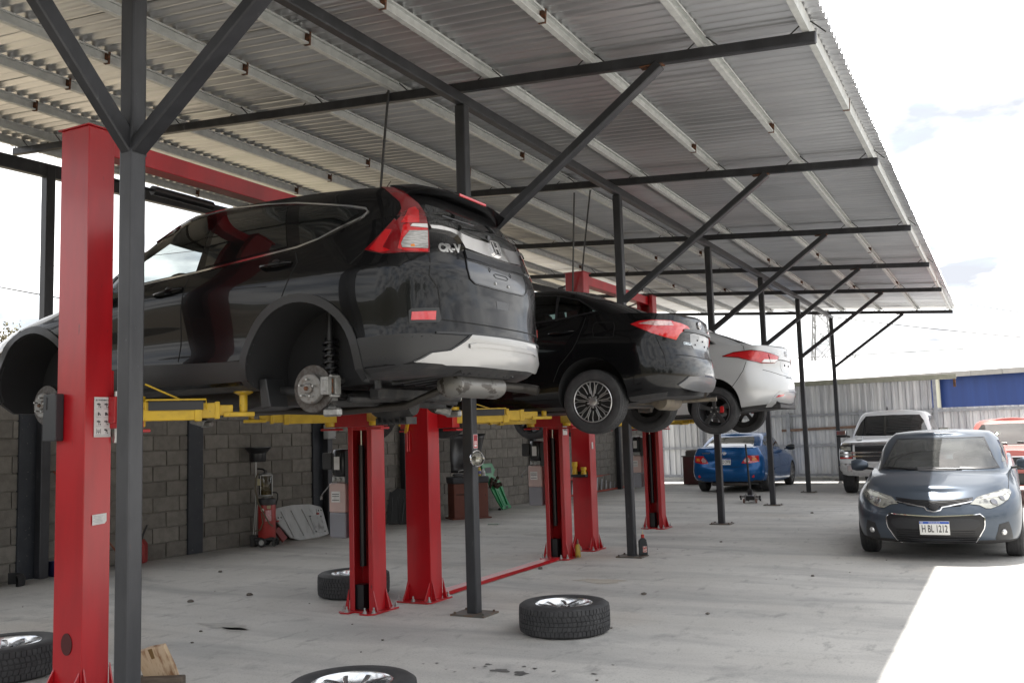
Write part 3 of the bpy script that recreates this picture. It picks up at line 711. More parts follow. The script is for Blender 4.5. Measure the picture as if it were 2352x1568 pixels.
def loft(levels, sub=3, top_crown=0., K=8, close_top=True, close_bottom=True, inset=0.):
    C = np.array([level_curve(l) for l in levels]); m, N, _ = C.shape; rows = []
    for i in range(m - 1):
        p0, p1, p2, p3 = C[max(i - 1, 0)], C[i], C[i + 1], C[min(i + 2, m - 1)]
        if levels[i].get('crease'): p0 = 2 * p1 - p2
        if levels[i + 1].get('crease'): p3 = 2 * p2 - p1
        for s in range(sub):
            t = s / sub
            rows.append(.5 * ((2 * p1) + (-p0 + p2) * t + (2 * p0 - 5 * p1 + 4 * p2 - p3) * t * t + (-p0 + 3 * p1 - 3 * p2 + p3) * t ** 3))
    rows.append(C[-1]); G = np.array(rows); G[:, 0, 1] = 0; G[:, -1, 1] = 0
    M_, N = G.shape[:2]; mb = MB()
    for sgn in (1, -1):
        o = len(mb.v); mb.v += [(float(p[0]), float(p[1]) * sgn, float(p[2])) for r in G for p in r]
        for i in range(M_ - 1):
            for j in range(N - 1):
                a = o + i * N + j; f = (a, a + 1, a + N + 1, a + N); mb.f.append(f if sgn < 0 else f[::-1]); mb.mi.append(0)
    def cap(row, crown, flip, K):
        o = len(mb.v)
        for p in row:
            c = float(tab(crown, [p[0]])[0]) if crown else 0
            for k in range(K + 1):
                t = 1 - 2 * k / K; w = abs(float(p[1])); fade = min(1, w / .35)
                mb.v.append((float(p[0]), float(p[1]) * t, float(p[2]) + c * fade * (1 - t * t)))
        for j in range(len(row) - 1):
            for k in range(K):
                a = o + j * (K + 1) + k; mb.f.append((a, a + 1, a + K + 2, a + K + 1)); mb.mi.append(0)
    if close_top: cap(G[-1], top_crown, False, K)
    if close_bottom: cap(G[0], 0, True, 2)
    return mb
def boolean_cut(o, cutters):
    for c in cutters:
        c.parent = o.parent; md = o.modifiers.new('cut', 'BOOLEAN'); md.object = c; md.operation = 'DIFFERENCE'; md.solver = 'EXACT'
        try: md.material_mode = 'TRANSFER'
        except Exception: pass
    bpy.context.view_layer.update(); dg = bpy.context.evaluated_depsgraph_get(); dg.update()
    me = bpy.data.meshes.new_from_object(o.evaluated_get(dg)); o.modifiers.clear(); o.data = me
    for c in cutters: bpy.data.objects.remove(c)

VIEWS = {'L': (Vector((0, -1, 0)), lambda a, b: Vector((a, 4, b))), 'R': (Vector((0, 1, 0)), lambda a, b: Vector((a, -4, b))),
         'B': (Vector((1, 0, 0)), lambda a, b: Vector((-6, a, b))), 'F': (Vector((-1, 0, 0)), lambda a, b: Vector((9, a, b))),
         'T': (Vector((0, 0, -1)), lambda a, b: Vector((a, b, 5)))}
class Car:
    def __init__(s, name, label, cat, loc, rotz, lower, upper, paint, arches, crown=.03, roof_crown=.04, arch_mat=None, windows=None, group=None, floor_cut=None):
        s.root = thing(name, label, cat, loc, rotz, group); s.paint = paint
        lo = loft(lower, 3, crown, 8); up = loft(upper, 4, roof_crown, 10)
        s.arch_mat = arch_mat or M('wheel well', (.012, .012, .013), .85)
        lm = lo.mesh('body', [paint], 0, weld=.0006); um = up.mesh('cabin', [paint], 0, weld=.0006)
        bm = bmesh.new(); bm.from_mesh(lm); bm.from_mesh(um); bmesh.ops.recalc_face_normals(bm, faces=bm.faces)
        s.bvh = BVHTree.FromBMesh(bm); bm.free()
        s.body = link('body', lm, s.root); s.cabin = link('cabin', um, s.root); s.upper = upper
        cut = []
        for (x, z, r) in arches:
            for sg in (1, -1):
                q = MB(); q.lathe([(r, .50), (r, 1.3)], 'Y', (x, 0, z), 40); n_ = len(q.v); q.f += [tuple(range(0, n_, 2)), tuple(range(n_ - 1, 0, -2))]; q.mi += [0, 0]
                q.v = [(a, b * sg, c) for a, b, c in q.v]; cut.append(q.build('cutter', [s.arch_mat]))
        if cut: boolean_cut(s.body, cut)
        s.panes = []
        if windows: s.hollow(windows)
        for o in (s.body, s.cabin):
            o.data.polygons.foreach_set('use_smooth', [True] * len(o.data.polygons)); o.data.set_sharp_from_angle(angle=R(38))
    def hollow(s, wins):
        """open the cabin: inner volume and window openings cut out; wins = [(view, polygon, depth)]"""
        inner = []
        for i, l in enumerate(s.upper):
            d = dict(l); d['w'] = [(a, b - .045) for a, b in l['w']] if isinstance(l['w'], (list, tuple)) else l['w'] - .045
            d['xr'] = l['xr'] + .05; d['xf'] = l['xf'] - .05; dz = -.045 if i == len(s.upper) - 1 else (-.2 if i == 0 else -.01)
            d['z'] = [(a, b + dz) for a, b in l['z']] if isinstance(l['z'], (list, tuple)) else l['z'] + dz; inner.append(d)
        lining = M('cabin lining', (.030, .030, .032), .8)
        cut = [loft(inner, 3, .03, 6).build('cutter', [lining], weld=.0006)]
        for view, poly, rng in wins:
            q = MB()
            if view in ('L', 'R'): q.prism(poly, .35 if view == 'L' else -.35, 1.3 if view == 'L' else -1.3, 'xz')
            else: q.prism(poly, rng[0], rng[1], 'yz')
            cut.append(q.build('cutter', [lining]))
        boolean_cut(s.cabin, cut)
    # ---- surface work: everything is laid on the body by casting rays along one direction
    def cast(s, o, d):
        h = s.bvh.ray_cast(Vector(o), Vector(d)); return (h[0], h[1]) if h[0] is not None else (None, None)
    def _basis(s, d):
        d = Vector(d).normalized(); u = Vector((0, 0, 1)); a = d.cross(u)
        if a.length < 1e-3: a = Vector((1, 0, 0))
        a.normalize(); return d, a, a.cross(d)
    def patch(s, name, pts, view, mat, off=.002, th=.008, step=.045, mirror=False, parent=None, label=None, inset=None, smooth=30):
        """pts: (a,b) pairs seen from a named view, or (x,y,z) points with view = a direction"""
        if isinstance(view, str):
            if mirror: view = {'L': 'R'}.get(view, view)
            d, fn = VIEWS[view]
            P2 = [(-p[0], p[1]) if (mirror and view in 'BF') else ((p[0], -p[1]) if (mirror and view == 'T') else tuple(p)) for p in pts]
        else:
            vd = Vector(view); P3 = [Vector(p) for p in pts]
            if mirror: vd = Vector((vd.x, -vd.y, vd.z)); P3 = [Vector((p.x, -p.y, p.z)) for p in P3]
            d, a, b = s._basis(vd); P2 = [(p.dot(a), p.dot(b)) for p in P3]
            fn = lambda u, v: a * u + b * v - d * 8
        ar = sum(P2[i][0] * P2[(i + 1) % len(P2)][1] - P2[(i + 1) % len(P2)][0] * P2[i][1] for i in range(len(P2)))
        if ar < 0: P2 = P2[::-1]
        out = []
        for i, p in enumerate(P2):
            q = P2[(i + 1) % len(P2)]; n = max(1, int(math.hypot(q[0] - p[0], q[1] - p[1]) / step))
            out += [(p[0] + (q[0] - p[0]) * k / n, p[1] + (q[1] - p[1]) * k / n) for k in range(n)]
        nb = len(out); xs = [p[0] for p in out]; ys = [p[1] for p in out]
        def inside(x, y):
            c = False
            for i in range(nb):
                (x1, y1), (x2, y2) = out[i], out[i - 1]
                if (y1 > y) != (y2 > y) and x < (x2 - x1) * (y - y1) / (y2 - y1) + x1: c = not c
            return c
        pts2 = list(out); g = step; x = min(xs) + g / 2
        while x < max(xs):
            y = min(ys) + g / 2
            while y < max(ys):
                if inside(x, y) and min((x - p[0]) ** 2 + (y - p[1]) ** 2 for p in out) > (g * .45) ** 2: pts2.append((x, y))
                y += g
            x += g
        vv, ee, ff, *_ = delaunay_2d_cdt([Vector(p) for p in pts2], [(i, (i + 1) % nb) for i in range(nb)], [], 1, 1e-5)
        V, Nn = [], []
        for p in vv:
            h, n = s.cast(fn(p[0], p[1]), d)
            if h is None:
                h = None
            V.append(h); Nn.append(n)
        good = [i for i, h in enumerate(V) if h is not None]
        if not good: return None
        for i, h in enumerate(V):
            if h is None:
                j = min(good, key=lambda k: (vv[k][0] - vv[i][0]) ** 2 + (vv[k][1] - vv[i][1]) ** 2)
                V[i] = fn(vv[i][0], vv[i][1]); V[i] = V[i] + d * ((V[j] - V[i]).dot(d)); Nn[i] = Nn[j]
        Nn = [n if n.dot(d) < 0 else -n for n in Nn]
        mb = MB(); mb.v = [tuple(V[i] + Nn[i] * off) for i in range(len(V))]; mb.f = [tuple(f) for f in ff]; mb.mi = [0] * len(ff)
        # skirt back into the body
        cnt = {}
        for f in ff:
            for i in range(len(f)):
                e = (f[i], f[(i + 1) % len(f)]); cnt[e] = 1
        o = len(mb.v); base = {}
        for (i, j) in list(cnt):
            if (j, i) not in cnt:
                for k in (i, j):
                    if k not in base: base[k] = len(mb.v); mb.v.append(tuple(V[k] + Nn[k] * (off - th)))
                mb.f.append((j, i, base[i], base[j])); mb.mi.append(0)
        ob = mb.build(name, mat, parent or s.root, smooth=smooth)
        if label: ob['label'] = label
        return ob
    def strip(s, name, pts, view, mat, w=.012, off=.006, closed=False, mirror=False, parent=None, step=.04, w2=None, base=.004):
        if isinstance(view, str):
            if mirror: view = {'L': 'R'}.get(view, view)
            d, fn = VIEWS[view]
            P = [fn((-p[0] if (mirror and view in 'BF') else p[0]), (-p[1] if (mirror and view == 'T') else p[1])) for p in pts]
        else:
            vd = Vector(view); P = [Vector(p) for p in pts]
            if mirror: vd = Vector((vd.x, -vd.y, vd.z)); P = [Vector((p.x, -p.y, p.z)) for p in P]
            d = vd.normalized(); P = [p - d * 8 for p in P]
        if closed: P = P + [P[0]]
        Q = []; 
        for i in range(len(P) - 1):
            n = max(1, int((P[i + 1] - P[i]).length / step)); Q += [P[i].lerp(P[i + 1], k / n) for k in range(n)]
        Q.append(P[-1]); H = []
        for q in Q:
            h, n = s.cast(q, d)
            if h is not None: H.append((h, n if n.dot(d) < 0 else -n))
        if len(H) < 2: return None
        mb = MB(); L = len(H)
        for i, (h, n) in enumerate(H):
            t = (H[min(i + 1, L - 1)][0] - H[max(i - 1, 0)][0]); t.normalize(); c = n.cross(t).normalized()
            ww = w if w2 is None else w + (w2 - w) * i / (L - 1)
            mb.v += [tuple(h - c * ww / 2 - n * base), tuple(h - c * ww * .42 + n * off), tuple(h + c * ww * .42 + n * off), tuple(h + c * ww / 2 - n * base)]
        for i in range(L - 1):
            for k in range(3): a = i * 4 + k; mb.f.append((a, a + 1, a + 5, a + 4)); mb.mi.append(0)
        return mb.build(name, mat, parent or s.root, smooth=35)
    def seam(s, pts, view, mirror=False, w=.007, **k):
        return s.strip('panel_gap', pts, view, M('panel gap', (.006, .006, .006), .9), w, .0012, mirror=mirror, base=.002, **k)
    def at(s, a, b, view, mirror=False):
        d, fn = VIEWS[view]; h, n = s.cast(fn(a, b), d); return h, (n if n.dot(d) < 0 else -n)

# ------------------------------------------------------------------ wheels (axle along y, outer face towards +y)
def tyre_mesh(Rt, rr, w, blocks=0, name='tyre'):
    b = MB(); hw = w / 2; sd = Rt - rr
    half = [(rr - .004, hw * .62), (rr + .006, hw * .84), (rr + sd * .18, hw * .95), (rr + sd * .5, hw * 1.0), (rr + sd * .78, hw * .95), (Rt - .020, hw * .885), (Rt - .008, hw * .82)]
    tread = []      # (radius, y, shoulder?)
    gw, gd = w * .028, .007
    ys = [.80, .56, .20, -.20, -.56, -.80]
    zones = [(hw * .80, hw * .50, True), (hw * .44, hw * .17, False), (hw * .11, -hw * .11, False), (-hw * .17, -hw * .44, False), (-hw * .50, -hw * .80, True)]
    for i, (a, c, sh) in enumerate(zones):
        for t in (0, .5, 1):
            y = a + (c - a) * t; tread.append((Rt - .010 * (abs(y) / hw) ** 3, y, sh))
        if i < len(zones) - 1:
            n = zones[i + 1][0]; tread += [(Rt - gd, c - gw * .1, None), (Rt - gd, n + gw * .1, None)]
    prof = [(r, y, None) for r, y in half] + tread + [(r, -y, None) for r, y in half[::-1]]
    N = blocks or 30; angs = []
    for i in range(N):
        a = 2 * PI * i / N; D = 2 * PI / N
        angs += [(a, 0), (a + D * .78, 0), (a + D * .82, 1), (a + D * .97, 1)] if blocks else [(a, 0), (a + D / 2, 0)]
    m = len(prof)
    for a, g in angs:
        for r, y, sh in prof:
            aa = a
            if g and sh: r -= .006
            if sh is False and blocks: aa = a + (y / hw) * .10 * (1 if y > 0 else -1); r -= (.0045 if g else 0)
            b.v.append((r * math.cos(aa), y, r * math.sin(aa)))
    n = len(angs)
    for j in range(n):
        for i in range(m - 1): b.f.append((j * m + i, ((j + 1) % n) * m + i, ((j + 1) % n) * m + i + 1, j * m + i + 1)); b.mi.append(0)
    mt = M('tyre rubber', (.030, .030, .032), .72, var=(9, (.048, .048, .050), .45, .65), bump=(90, .0006))
    return b.mesh(name, mt, smooth=32)
def rim_barrel(rr, w, b=None, lip=.012):
    b = b or MB(); hw = w / 2
    b.lathe([(rr + .004, hw * .84), (rr + .004, hw * .90), (rr - .004, hw * .92), (rr - lip, hw * .86), (rr - lip - .006, hw * .60), (rr - .05, hw * .1), (rr - .055, -hw * .75), (rr + .002, -hw * .86)], 'Y', n=48)
    return b
def spoke_set(polys, n, y0, dish, depth, phase=0., b=None, mat=None):
    """polys in (u radial, v sideways); front face y = y0 + dish(u)"""
    b = b or MB()
    for k in range(n):
        a = phase + 2 * PI * k / n; ca, sa = math.cos(a), math.sin(a)
        for poly in polys:
            m = len(poly); vs = []
            for dd in (0, depth):
                for u, v in poly: vs.append((u * ca - v * sa, y0 + dish(u) - dd, u * sa + v * ca))
            b.add(vs, [tuple(range(m)), tuple(range(2 * m - 1, m - 1, -1))] + [(i, (i + 1) % m, (i + 1) % m + m, i + m) for i in range(m)], mat)
    return b
# outlines of the SUV's lamps, glass and joints, in car space
SUV_T = dict(
    lamp=[(-0.45,0.614,1.563),(-0.568,0.573,1.546),(-0.581,0.575,1.539),(-0.652,0.594,1.476),(-0.707,0.573,1.424),(-0.751,0.577,1.363),(-0.807,0.63,1.279),(-0.831,0.654,1.195),(-0.862,0.698,1.071),(-0.771,0.824,1.064),(-0.636,0.875,1.063),(-0.501,0.87,1.103),(-0.556,0.858,1.148),(-0.639,0.825,1.236),(-0.661,0.736,1.326),(-0.66,0.693,1.376),(-0.631,0.669,1.427),(-0.572,0.664,1.478),(-0.495,0.635,1.539)],
    lamp_up=[(-0.708,0.778,1.264),(-0.718,0.749,1.304),(-0.69,0.664,1.375),(-0.708,0.617,1.394),(-0.732,0.613,1.364),(-0.782,0.686,1.272),(-0.747,0.742,1.263)],
    lamp_low=[(-0.539,0.87,1.102),(-0.635,0.831,1.221),(-0.673,0.821,1.215),(-0.636,0.865,1.105),(-0.689,0.862,1.078),(-0.615,0.874,1.072)],
    lamp_mid=[(-0.729,0.841,1.089),(-0.724,0.775,1.245),(-0.747,0.743,1.26),(-0.757,0.747,1.235),(-0.816,0.65,1.236),(-0.82,0.654,1.223),(-0.758,0.76,1.209),(-0.742,0.803,1.157),(-0.738,0.824,1.12),(-0.748,0.829,1.092),(-0.851,0.7,1.094),(-0.855,0.707,1.076),(-0.769,0.821,1.073)],
    lamp_clear=[(-0.749,0.827,1.094),(-0.739,0.823,1.12),(-0.744,0.802,1.157),(-0.759,0.76,1.208),(-0.821,0.654,1.22),(-0.85,0.698,1.098)],
    lamp_top=[(-0.756,0.745,1.24),(-0.76,0.729,1.257),(-0.809,0.639,1.266),(-0.817,0.644,1.24)],
    amber=[(-0.787,0.791,1.099),(-0.784,0.787,1.113),(-0.797,0.77,1.117),(-0.804,0.771,1.1)],
    gap=[(-0.862,0.699,1.067),(-0.876,0.729,0.929),(-0.885,0.708,0.897),(-0.9,0.67,0.854),(-0.904,0.659,0.781),(-0.905,0.66,0.723),(-0.91,0.657,0.657)],
    reflector=[(-0.803,0.819,0.697),(-0.893,0.69,0.707),(-0.892,0.697,0.652),(-0.8,0.822,0.647)],
    reflector_bezel=[(-0.791,0.831,0.704),(-0.803,0.819,0.718),(-0.902,0.668,0.729),(-0.91,0.657,0.66),(-0.904,0.675,0.639),(-0.791,0.829,0.626)],
    wiper=[(-0.819,0.353,1.342),(-0.871,0.251,1.318),(-0.88,0.07,1.309),(-0.811,-0.16,1.379)],
    lampgap=[(-0.501,0.871,1.101),(-0.404,0.894,1.024)],
    bumper_black=[(-0.404,0.9,0.535),(-0.465,0.898,0.556),(-0.766,0.854,0.566),(-0.97,0.509,0.563),(-0.979,0.474,0.56),(-0.959,0.532,0.522),(-0.928,0.6,0.468),(-0.865,0.725,0.45),(-0.783,0.799,0.401),(-0.655,0.838,0.362),(-0.49,0.829,0.337),(-0.438,0.889,0.423)],
    rdglass=[(0.88,0.831,1.156),(0.159,0.821,1.214),(0.262,0.695,1.516),(0.515,0.677,1.544),(0.866,0.678,1.539)],
    fdglass=[(1.535,0.82,1.119),(1.008,0.835,1.136),(0.925,0.674,1.545),(1.22,0.636,1.57),(1.448,0.651,1.487),(1.539,0.685,1.424)],
    quarter=[(0.047,0.823,1.211),(-0.125,0.814,1.24),(-0.258,0.786,1.308),(-0.373,0.75,1.376),(-0.356,0.74,1.397),(-0.238,0.731,1.435),(-0.051,0.72,1.476),(0.15,0.698,1.512)],
    chromeline_b=[(1.523,0.828,1.092),(0.993,0.839,1.12),(0.07,0.828,1.194),(-0.097,0.818,1.229),(-0.263,0.792,1.292)],
    chromeline_t=[(1.511,0.692,1.429),(1.329,0.644,1.535),(1.176,0.63,1.586),(0.856,0.638,1.597),(0.472,0.659,1.569),(0.198,0.683,1.535),(-0.212,0.725,1.451)],
    chromeline_r=[(-0.263,0.792,1.292),(-0.343,0.779,1.317),(-0.41,0.764,1.343),(-0.44,0.744,1.376),(-0.412,0.731,1.404),(-0.292,0.726,1.435),(-0.212,0.725,1.451)],
    seam1=[(0.993,0.839,1.12),(1.013,0.9,0.988),(1.039,0.901,0.854),(1.061,0.889,0.563),(1.061,0.903,0.462),(1.056,0.892,0.372),(1.041,0.856,0.317)],
    seam2=[(0.069,0.83,1.188),(0.022,0.882,1.083),(0.081,0.911,0.958),(0.128,0.913,0.868)],
    hand1=[(1.292,0.899,0.981),(1.167,0.896,0.998),(1.036,0.893,1.014)],
    hand2=[(0.33,0.88,1.081),(0.204,0.88,1.085),(0.074,0.88,1.09)],)
# ------------------------------------------------------------------ black SUV on the nearest lift
def paint(name, col, metal=0., rough=.22):
    return M(name, col, rough, metal, coat=.36, coatr=.012, spec=.12)
mPaintBlack = paint('black car paint', (.0045, .0045, .005))
mClad = M('black plastic cladding', (.017, .0175, .019), .48, bump=(160, .0003))
mGlassDark = M('dark tinted glass', (.006, .007, .007), .02, spec=.5, coat=.4)
mGlass = glass('car glass', (.62, .68, .66))
mGlassTint = glass('tinted car glass', (.10, .115, .11))
mChrome = M('chrome trim', (.74, .74, .75), .10, 1.0)
mSilver = M('silver paint trim', (.36, .36, .36), .34, .45, coat=.5)
mRedLens = M('red lens', (.50, .004, .008), .12, coat=.8, spec=.6)
mDeepRed = M('deep red lens', (.16, .003, .006), .12, coat=.8)
mClearLens = M('clear lens', (.52, .52, .51), .12, .3, coat=.8, var=(55, (.30, .30, .30), .42, .6), stretch=(.3, .3, 3))
mAmber = M('amber bulb', (.70, .22, .03), .25, coat=.6)
mPlateGrey = M('plate recess', (.05, .052, .056), .28, coat=.4)

SUV_W, SUV_X, SUV_Y, SUV_Z = 2.61, -3.93, 5.50, 1.61
def suv():
    belt = [(-.95, 1.33), (-.55, 1.30), (-.30, 1.245), (0, 1.185), (.93, 1.11), (1.44, 1.075), (2.1, 1.04), (2.5, .985), (3.0, .90), (3.45, .80)]
    L = lambda z, w, xr, xf, **k: dict(z=z, w=w, xr=xr, xf=xf, **k)
    lower = [
        L([(-1, .335), (-.5, .315), (.4, .29), (2.2, .29), (2.9, .225), (3.5, .24)], [(-1, .74), (.3, .80), (2.3, .80), (3.5, .74)], -.87, 3.36, Lr=.40, Lf=.55, nr=2.5),
        L([(-1, .40), (-.5, .37), (.4, .345), (2.2, .345), (2.9, .32), (3.5, .36)], [(-1, .86), (.3, .885), (2.3, .885), (3.5, .86)], -.985, 3.46, Lr=.42, Lf=.6, nr=2.4),
        L([(-1, .56), (-.4, .52), (.4, .49), (2.2, .49), (3.5, .54)], [(-1, .895), (.3, .905), (2.3, .905), (3.5, .885)], -1.02, 3.50, Lr=.42, Lf=.62, nr=2.4, crease=True),
        L([(-1, .635), (.4, .62), (3.5, .64)], [(-1, .895), (.3, .895), (1.2, .880), (2.2, .89), (3.5, .88)], -1.012, 3.50, Lr=.42, Lf=.62, nr=2.4),
        L([(-1, .80), (.4, .80), (2.6, .76), (3.5, .68)], [(-1, .895), (0, .912), (1.2, .895), (2.4, .91), (3.5, .87)], -.99, 3.48, Lr=.40, Lf=.62, nr=2.5),
        L([(-1, .965), (.4, .95), (1.4, .92), (2.6, .84), (3.5, .72)], [(-1, .885), (0, .912), (1.2, .905), (2.4, .905), (3.5, .84)], -.985, 3.44, Lr=.38, Lf=.65, nr=2.6),
        L([(-1, 1.06), (0, 1.04), (1.4, 1.0), (2.6, .90), (3.5, .75)], [(-1, .865), (0, .895), (1.2, .893), (2.4, .875), (3.5, .80)], -.965, 3.38, Lr=.37, Lf=.7, nr=2.6),
        L(belt, [(-1, .79), (-.3, .835), (0, .852), (1.2, .862), (2.3, .80), (3.2, .70)], -.875, 3.26, Lr=.36, Lf=.72, nr=2.6)]
    upper = [
        L([(a, b - .04) for a, b in belt], [(-1, .785), (-.3, .828), (0, .845), (1.2, .853), (2.2, .80)], -.872, 2.62, Lr=.36, Lf=.75, nr=2.6, nf=2.4),
        L([(-1, 1.40), (0, 1.385), (1, 1.36), (2.1, 1.26)], [(-.8, .70), (0, .765), (1.2, .775), (2, .72)], -.80, 2.12, Lr=.32, Lf=.62, nr=2.8, nf=2.5),
        L([(-.7, 1.50), (0, 1.525), (.9, 1.52), (1.4, 1.47), (1.8, 1.40)], [(-.7, .645), (0, .69), (1.2, .69), (1.7, .66)], -.72, 1.84, Lr=.28, Lf=.55, nr=3, nf=2.6),
        L([(-.65, 1.545), (-.3, 1.575), (.3, 1.60), (.9, 1.605), (1.25, 1.58), (1.6, 1.505)], [(-.65, .60), (0, .635), (1.2, .63), (1.6, .60)], -.655, 1.62, Lr=.24, Lf=.5, nr=3, nf=2.6)]
    fw = [(2.05, 1.085), (.965, 1.135), (.90, 1.50), (1.05, 1.575), (1.30, 1.555), (1.52, 1.49), (1.78, 1.36)]
    car = Car('suv', 'black SUV with its wheels off raised on the nearest lift, rear towards the lot', 'suv', (SUV_X, SUV_Y, SUV_Z), PI, lower, upper, mPaintBlack,
              [(.01, .385, .435), (SUV_W, .385, .435)], crown=[(-1, 0), (2.2, 0), (2.7, .06), (3.3, .03)], roof_crown=.045, windows=[('L', fw, None), ('R', fw, None), ('F', [(-.60, 1.12), (.60, 1.12), (.50, 1.47), (-.50, 1.47)], (1.30, 3.2))], group=None)
    return car, fw
SUV, SUV_FW = suv()
def sym(pts):      # left half of an outline, top first, mirrored to a closed outline
    return pts + [(-a, b) for a, b in pts[::-1]]
def hex_dark(name): return M(name, (.02, .02, .022), .5)
mWell = MATS['wheel well']
mUnder = M('underbody', (.022, .022, .024), .55, var=(9, (.045, .042, .04), .45, .7), bump=(14, .004))
mCast = M('cast iron', (.10, .095, .09), .65, .5, var=(30, (.16, .10, .07), .5, .7))
mDisc = M('brake disc face', (.11, .105, .10), .5, .8, var=(40, (.07, .06, .055), .4, .6))
mHat = M('disc hat', (.26, .255, .245), .55, .6, var=(26, (.16, .13, .11), .5, .7))
def darken_bottom(car, zmax=.5, nz=-.72):
    me = car.body.data; me.materials.append(mUnder); k = len(me.materials) - 1
    for p in me.polygons:
        if p.normal.z < nz and p.center.z < zmax: p.material_index = k; p.use_smooth = False
def hub(car, x, y, z, side):
    """bare brake disc with caliper, knuckle and arms where a wheel is off"""
    s = side
    q = MB(); q.lathe([(.075, y * 1 - .03), (.152, y - .03), (.154, y - .027), (.154, y - .008), (.152, y - .005), (.098, y - .005)], 'Y', (x, 0, z), 48)
    if s < 0: q.v = [(a, -b, c) for a, b, c in q.v]
    d = q.build('brake_disc', mDisc, car.root, smooth=35)
    q = MB(); q.lathe([(.098, y - .006), (.096, y + .030), (.088, y + .036), (.036, y + .036), (.034, y + .050), (.026, y + .058), (.0005, y + .058)], 'Y', (x, 0, z), 40)
    if s < 0: q.v = [(a, -b, c) for a, b, c in q.v]
    q.build('hat', mHat, d, smooth=35)
    q = MB()
    for k in range(5): a = 2 * PI * k / 5 + .4; q.cyl((x + .057 * math.cos(a), s * (y + .050), z + .057 * math.sin(a)), .007, .034, 'Y', 8)
    q.build('wheel_studs', mBolt, d, smooth=35)
    q = MB(); q.cyl((x, s * (y + .060), z), .016, .012, 'Y', 6); q.build('hub_nut', mRust, d)
    q = MB(); dx = -.135
    q.box((x + dx, s * (y + .028), z + .012), (.060, .042, .115)); q.box((x + dx, s * (y - .05), z + .012), (.07, .06, .11))
    for e in (-1, 1): q.box((x + dx + .012, s * (y - .012), z + .012 + e * .048), (.05, .10, .018)); q.cyl((x + dx - .03, s * (y - .02), z + .012 + e * .062), .011, .09, 'Y', 8)
    q.box((x + dx - .005, s * (y + .047), z + .012), (.032, .012, .075)); q.build('caliper', mAlu, car.root, bevel=.007, bseg=2)
    q = MB(); q.box((x + dx, s * (y - .008), z + .012), (.05, .010, .09)); q.build('brake_pad', mRust, d)
    q = MB(); q.box((x - .02, s * (y - .10), z), (.16, .09, .18)); q.cyl((x, s * (y - .10), z), .07, .14, 'Y', 16)
    q.bar((x - .12, s * (y - .05), z - .15), (x - .02, s * (y - .12), z - .11), .07, .06); q.box((x - .135, s * (y - .035), z - .155), (.13, .05, .055))
    q.build('knuckle', mAlu, car.root, bevel=.012)
    return d
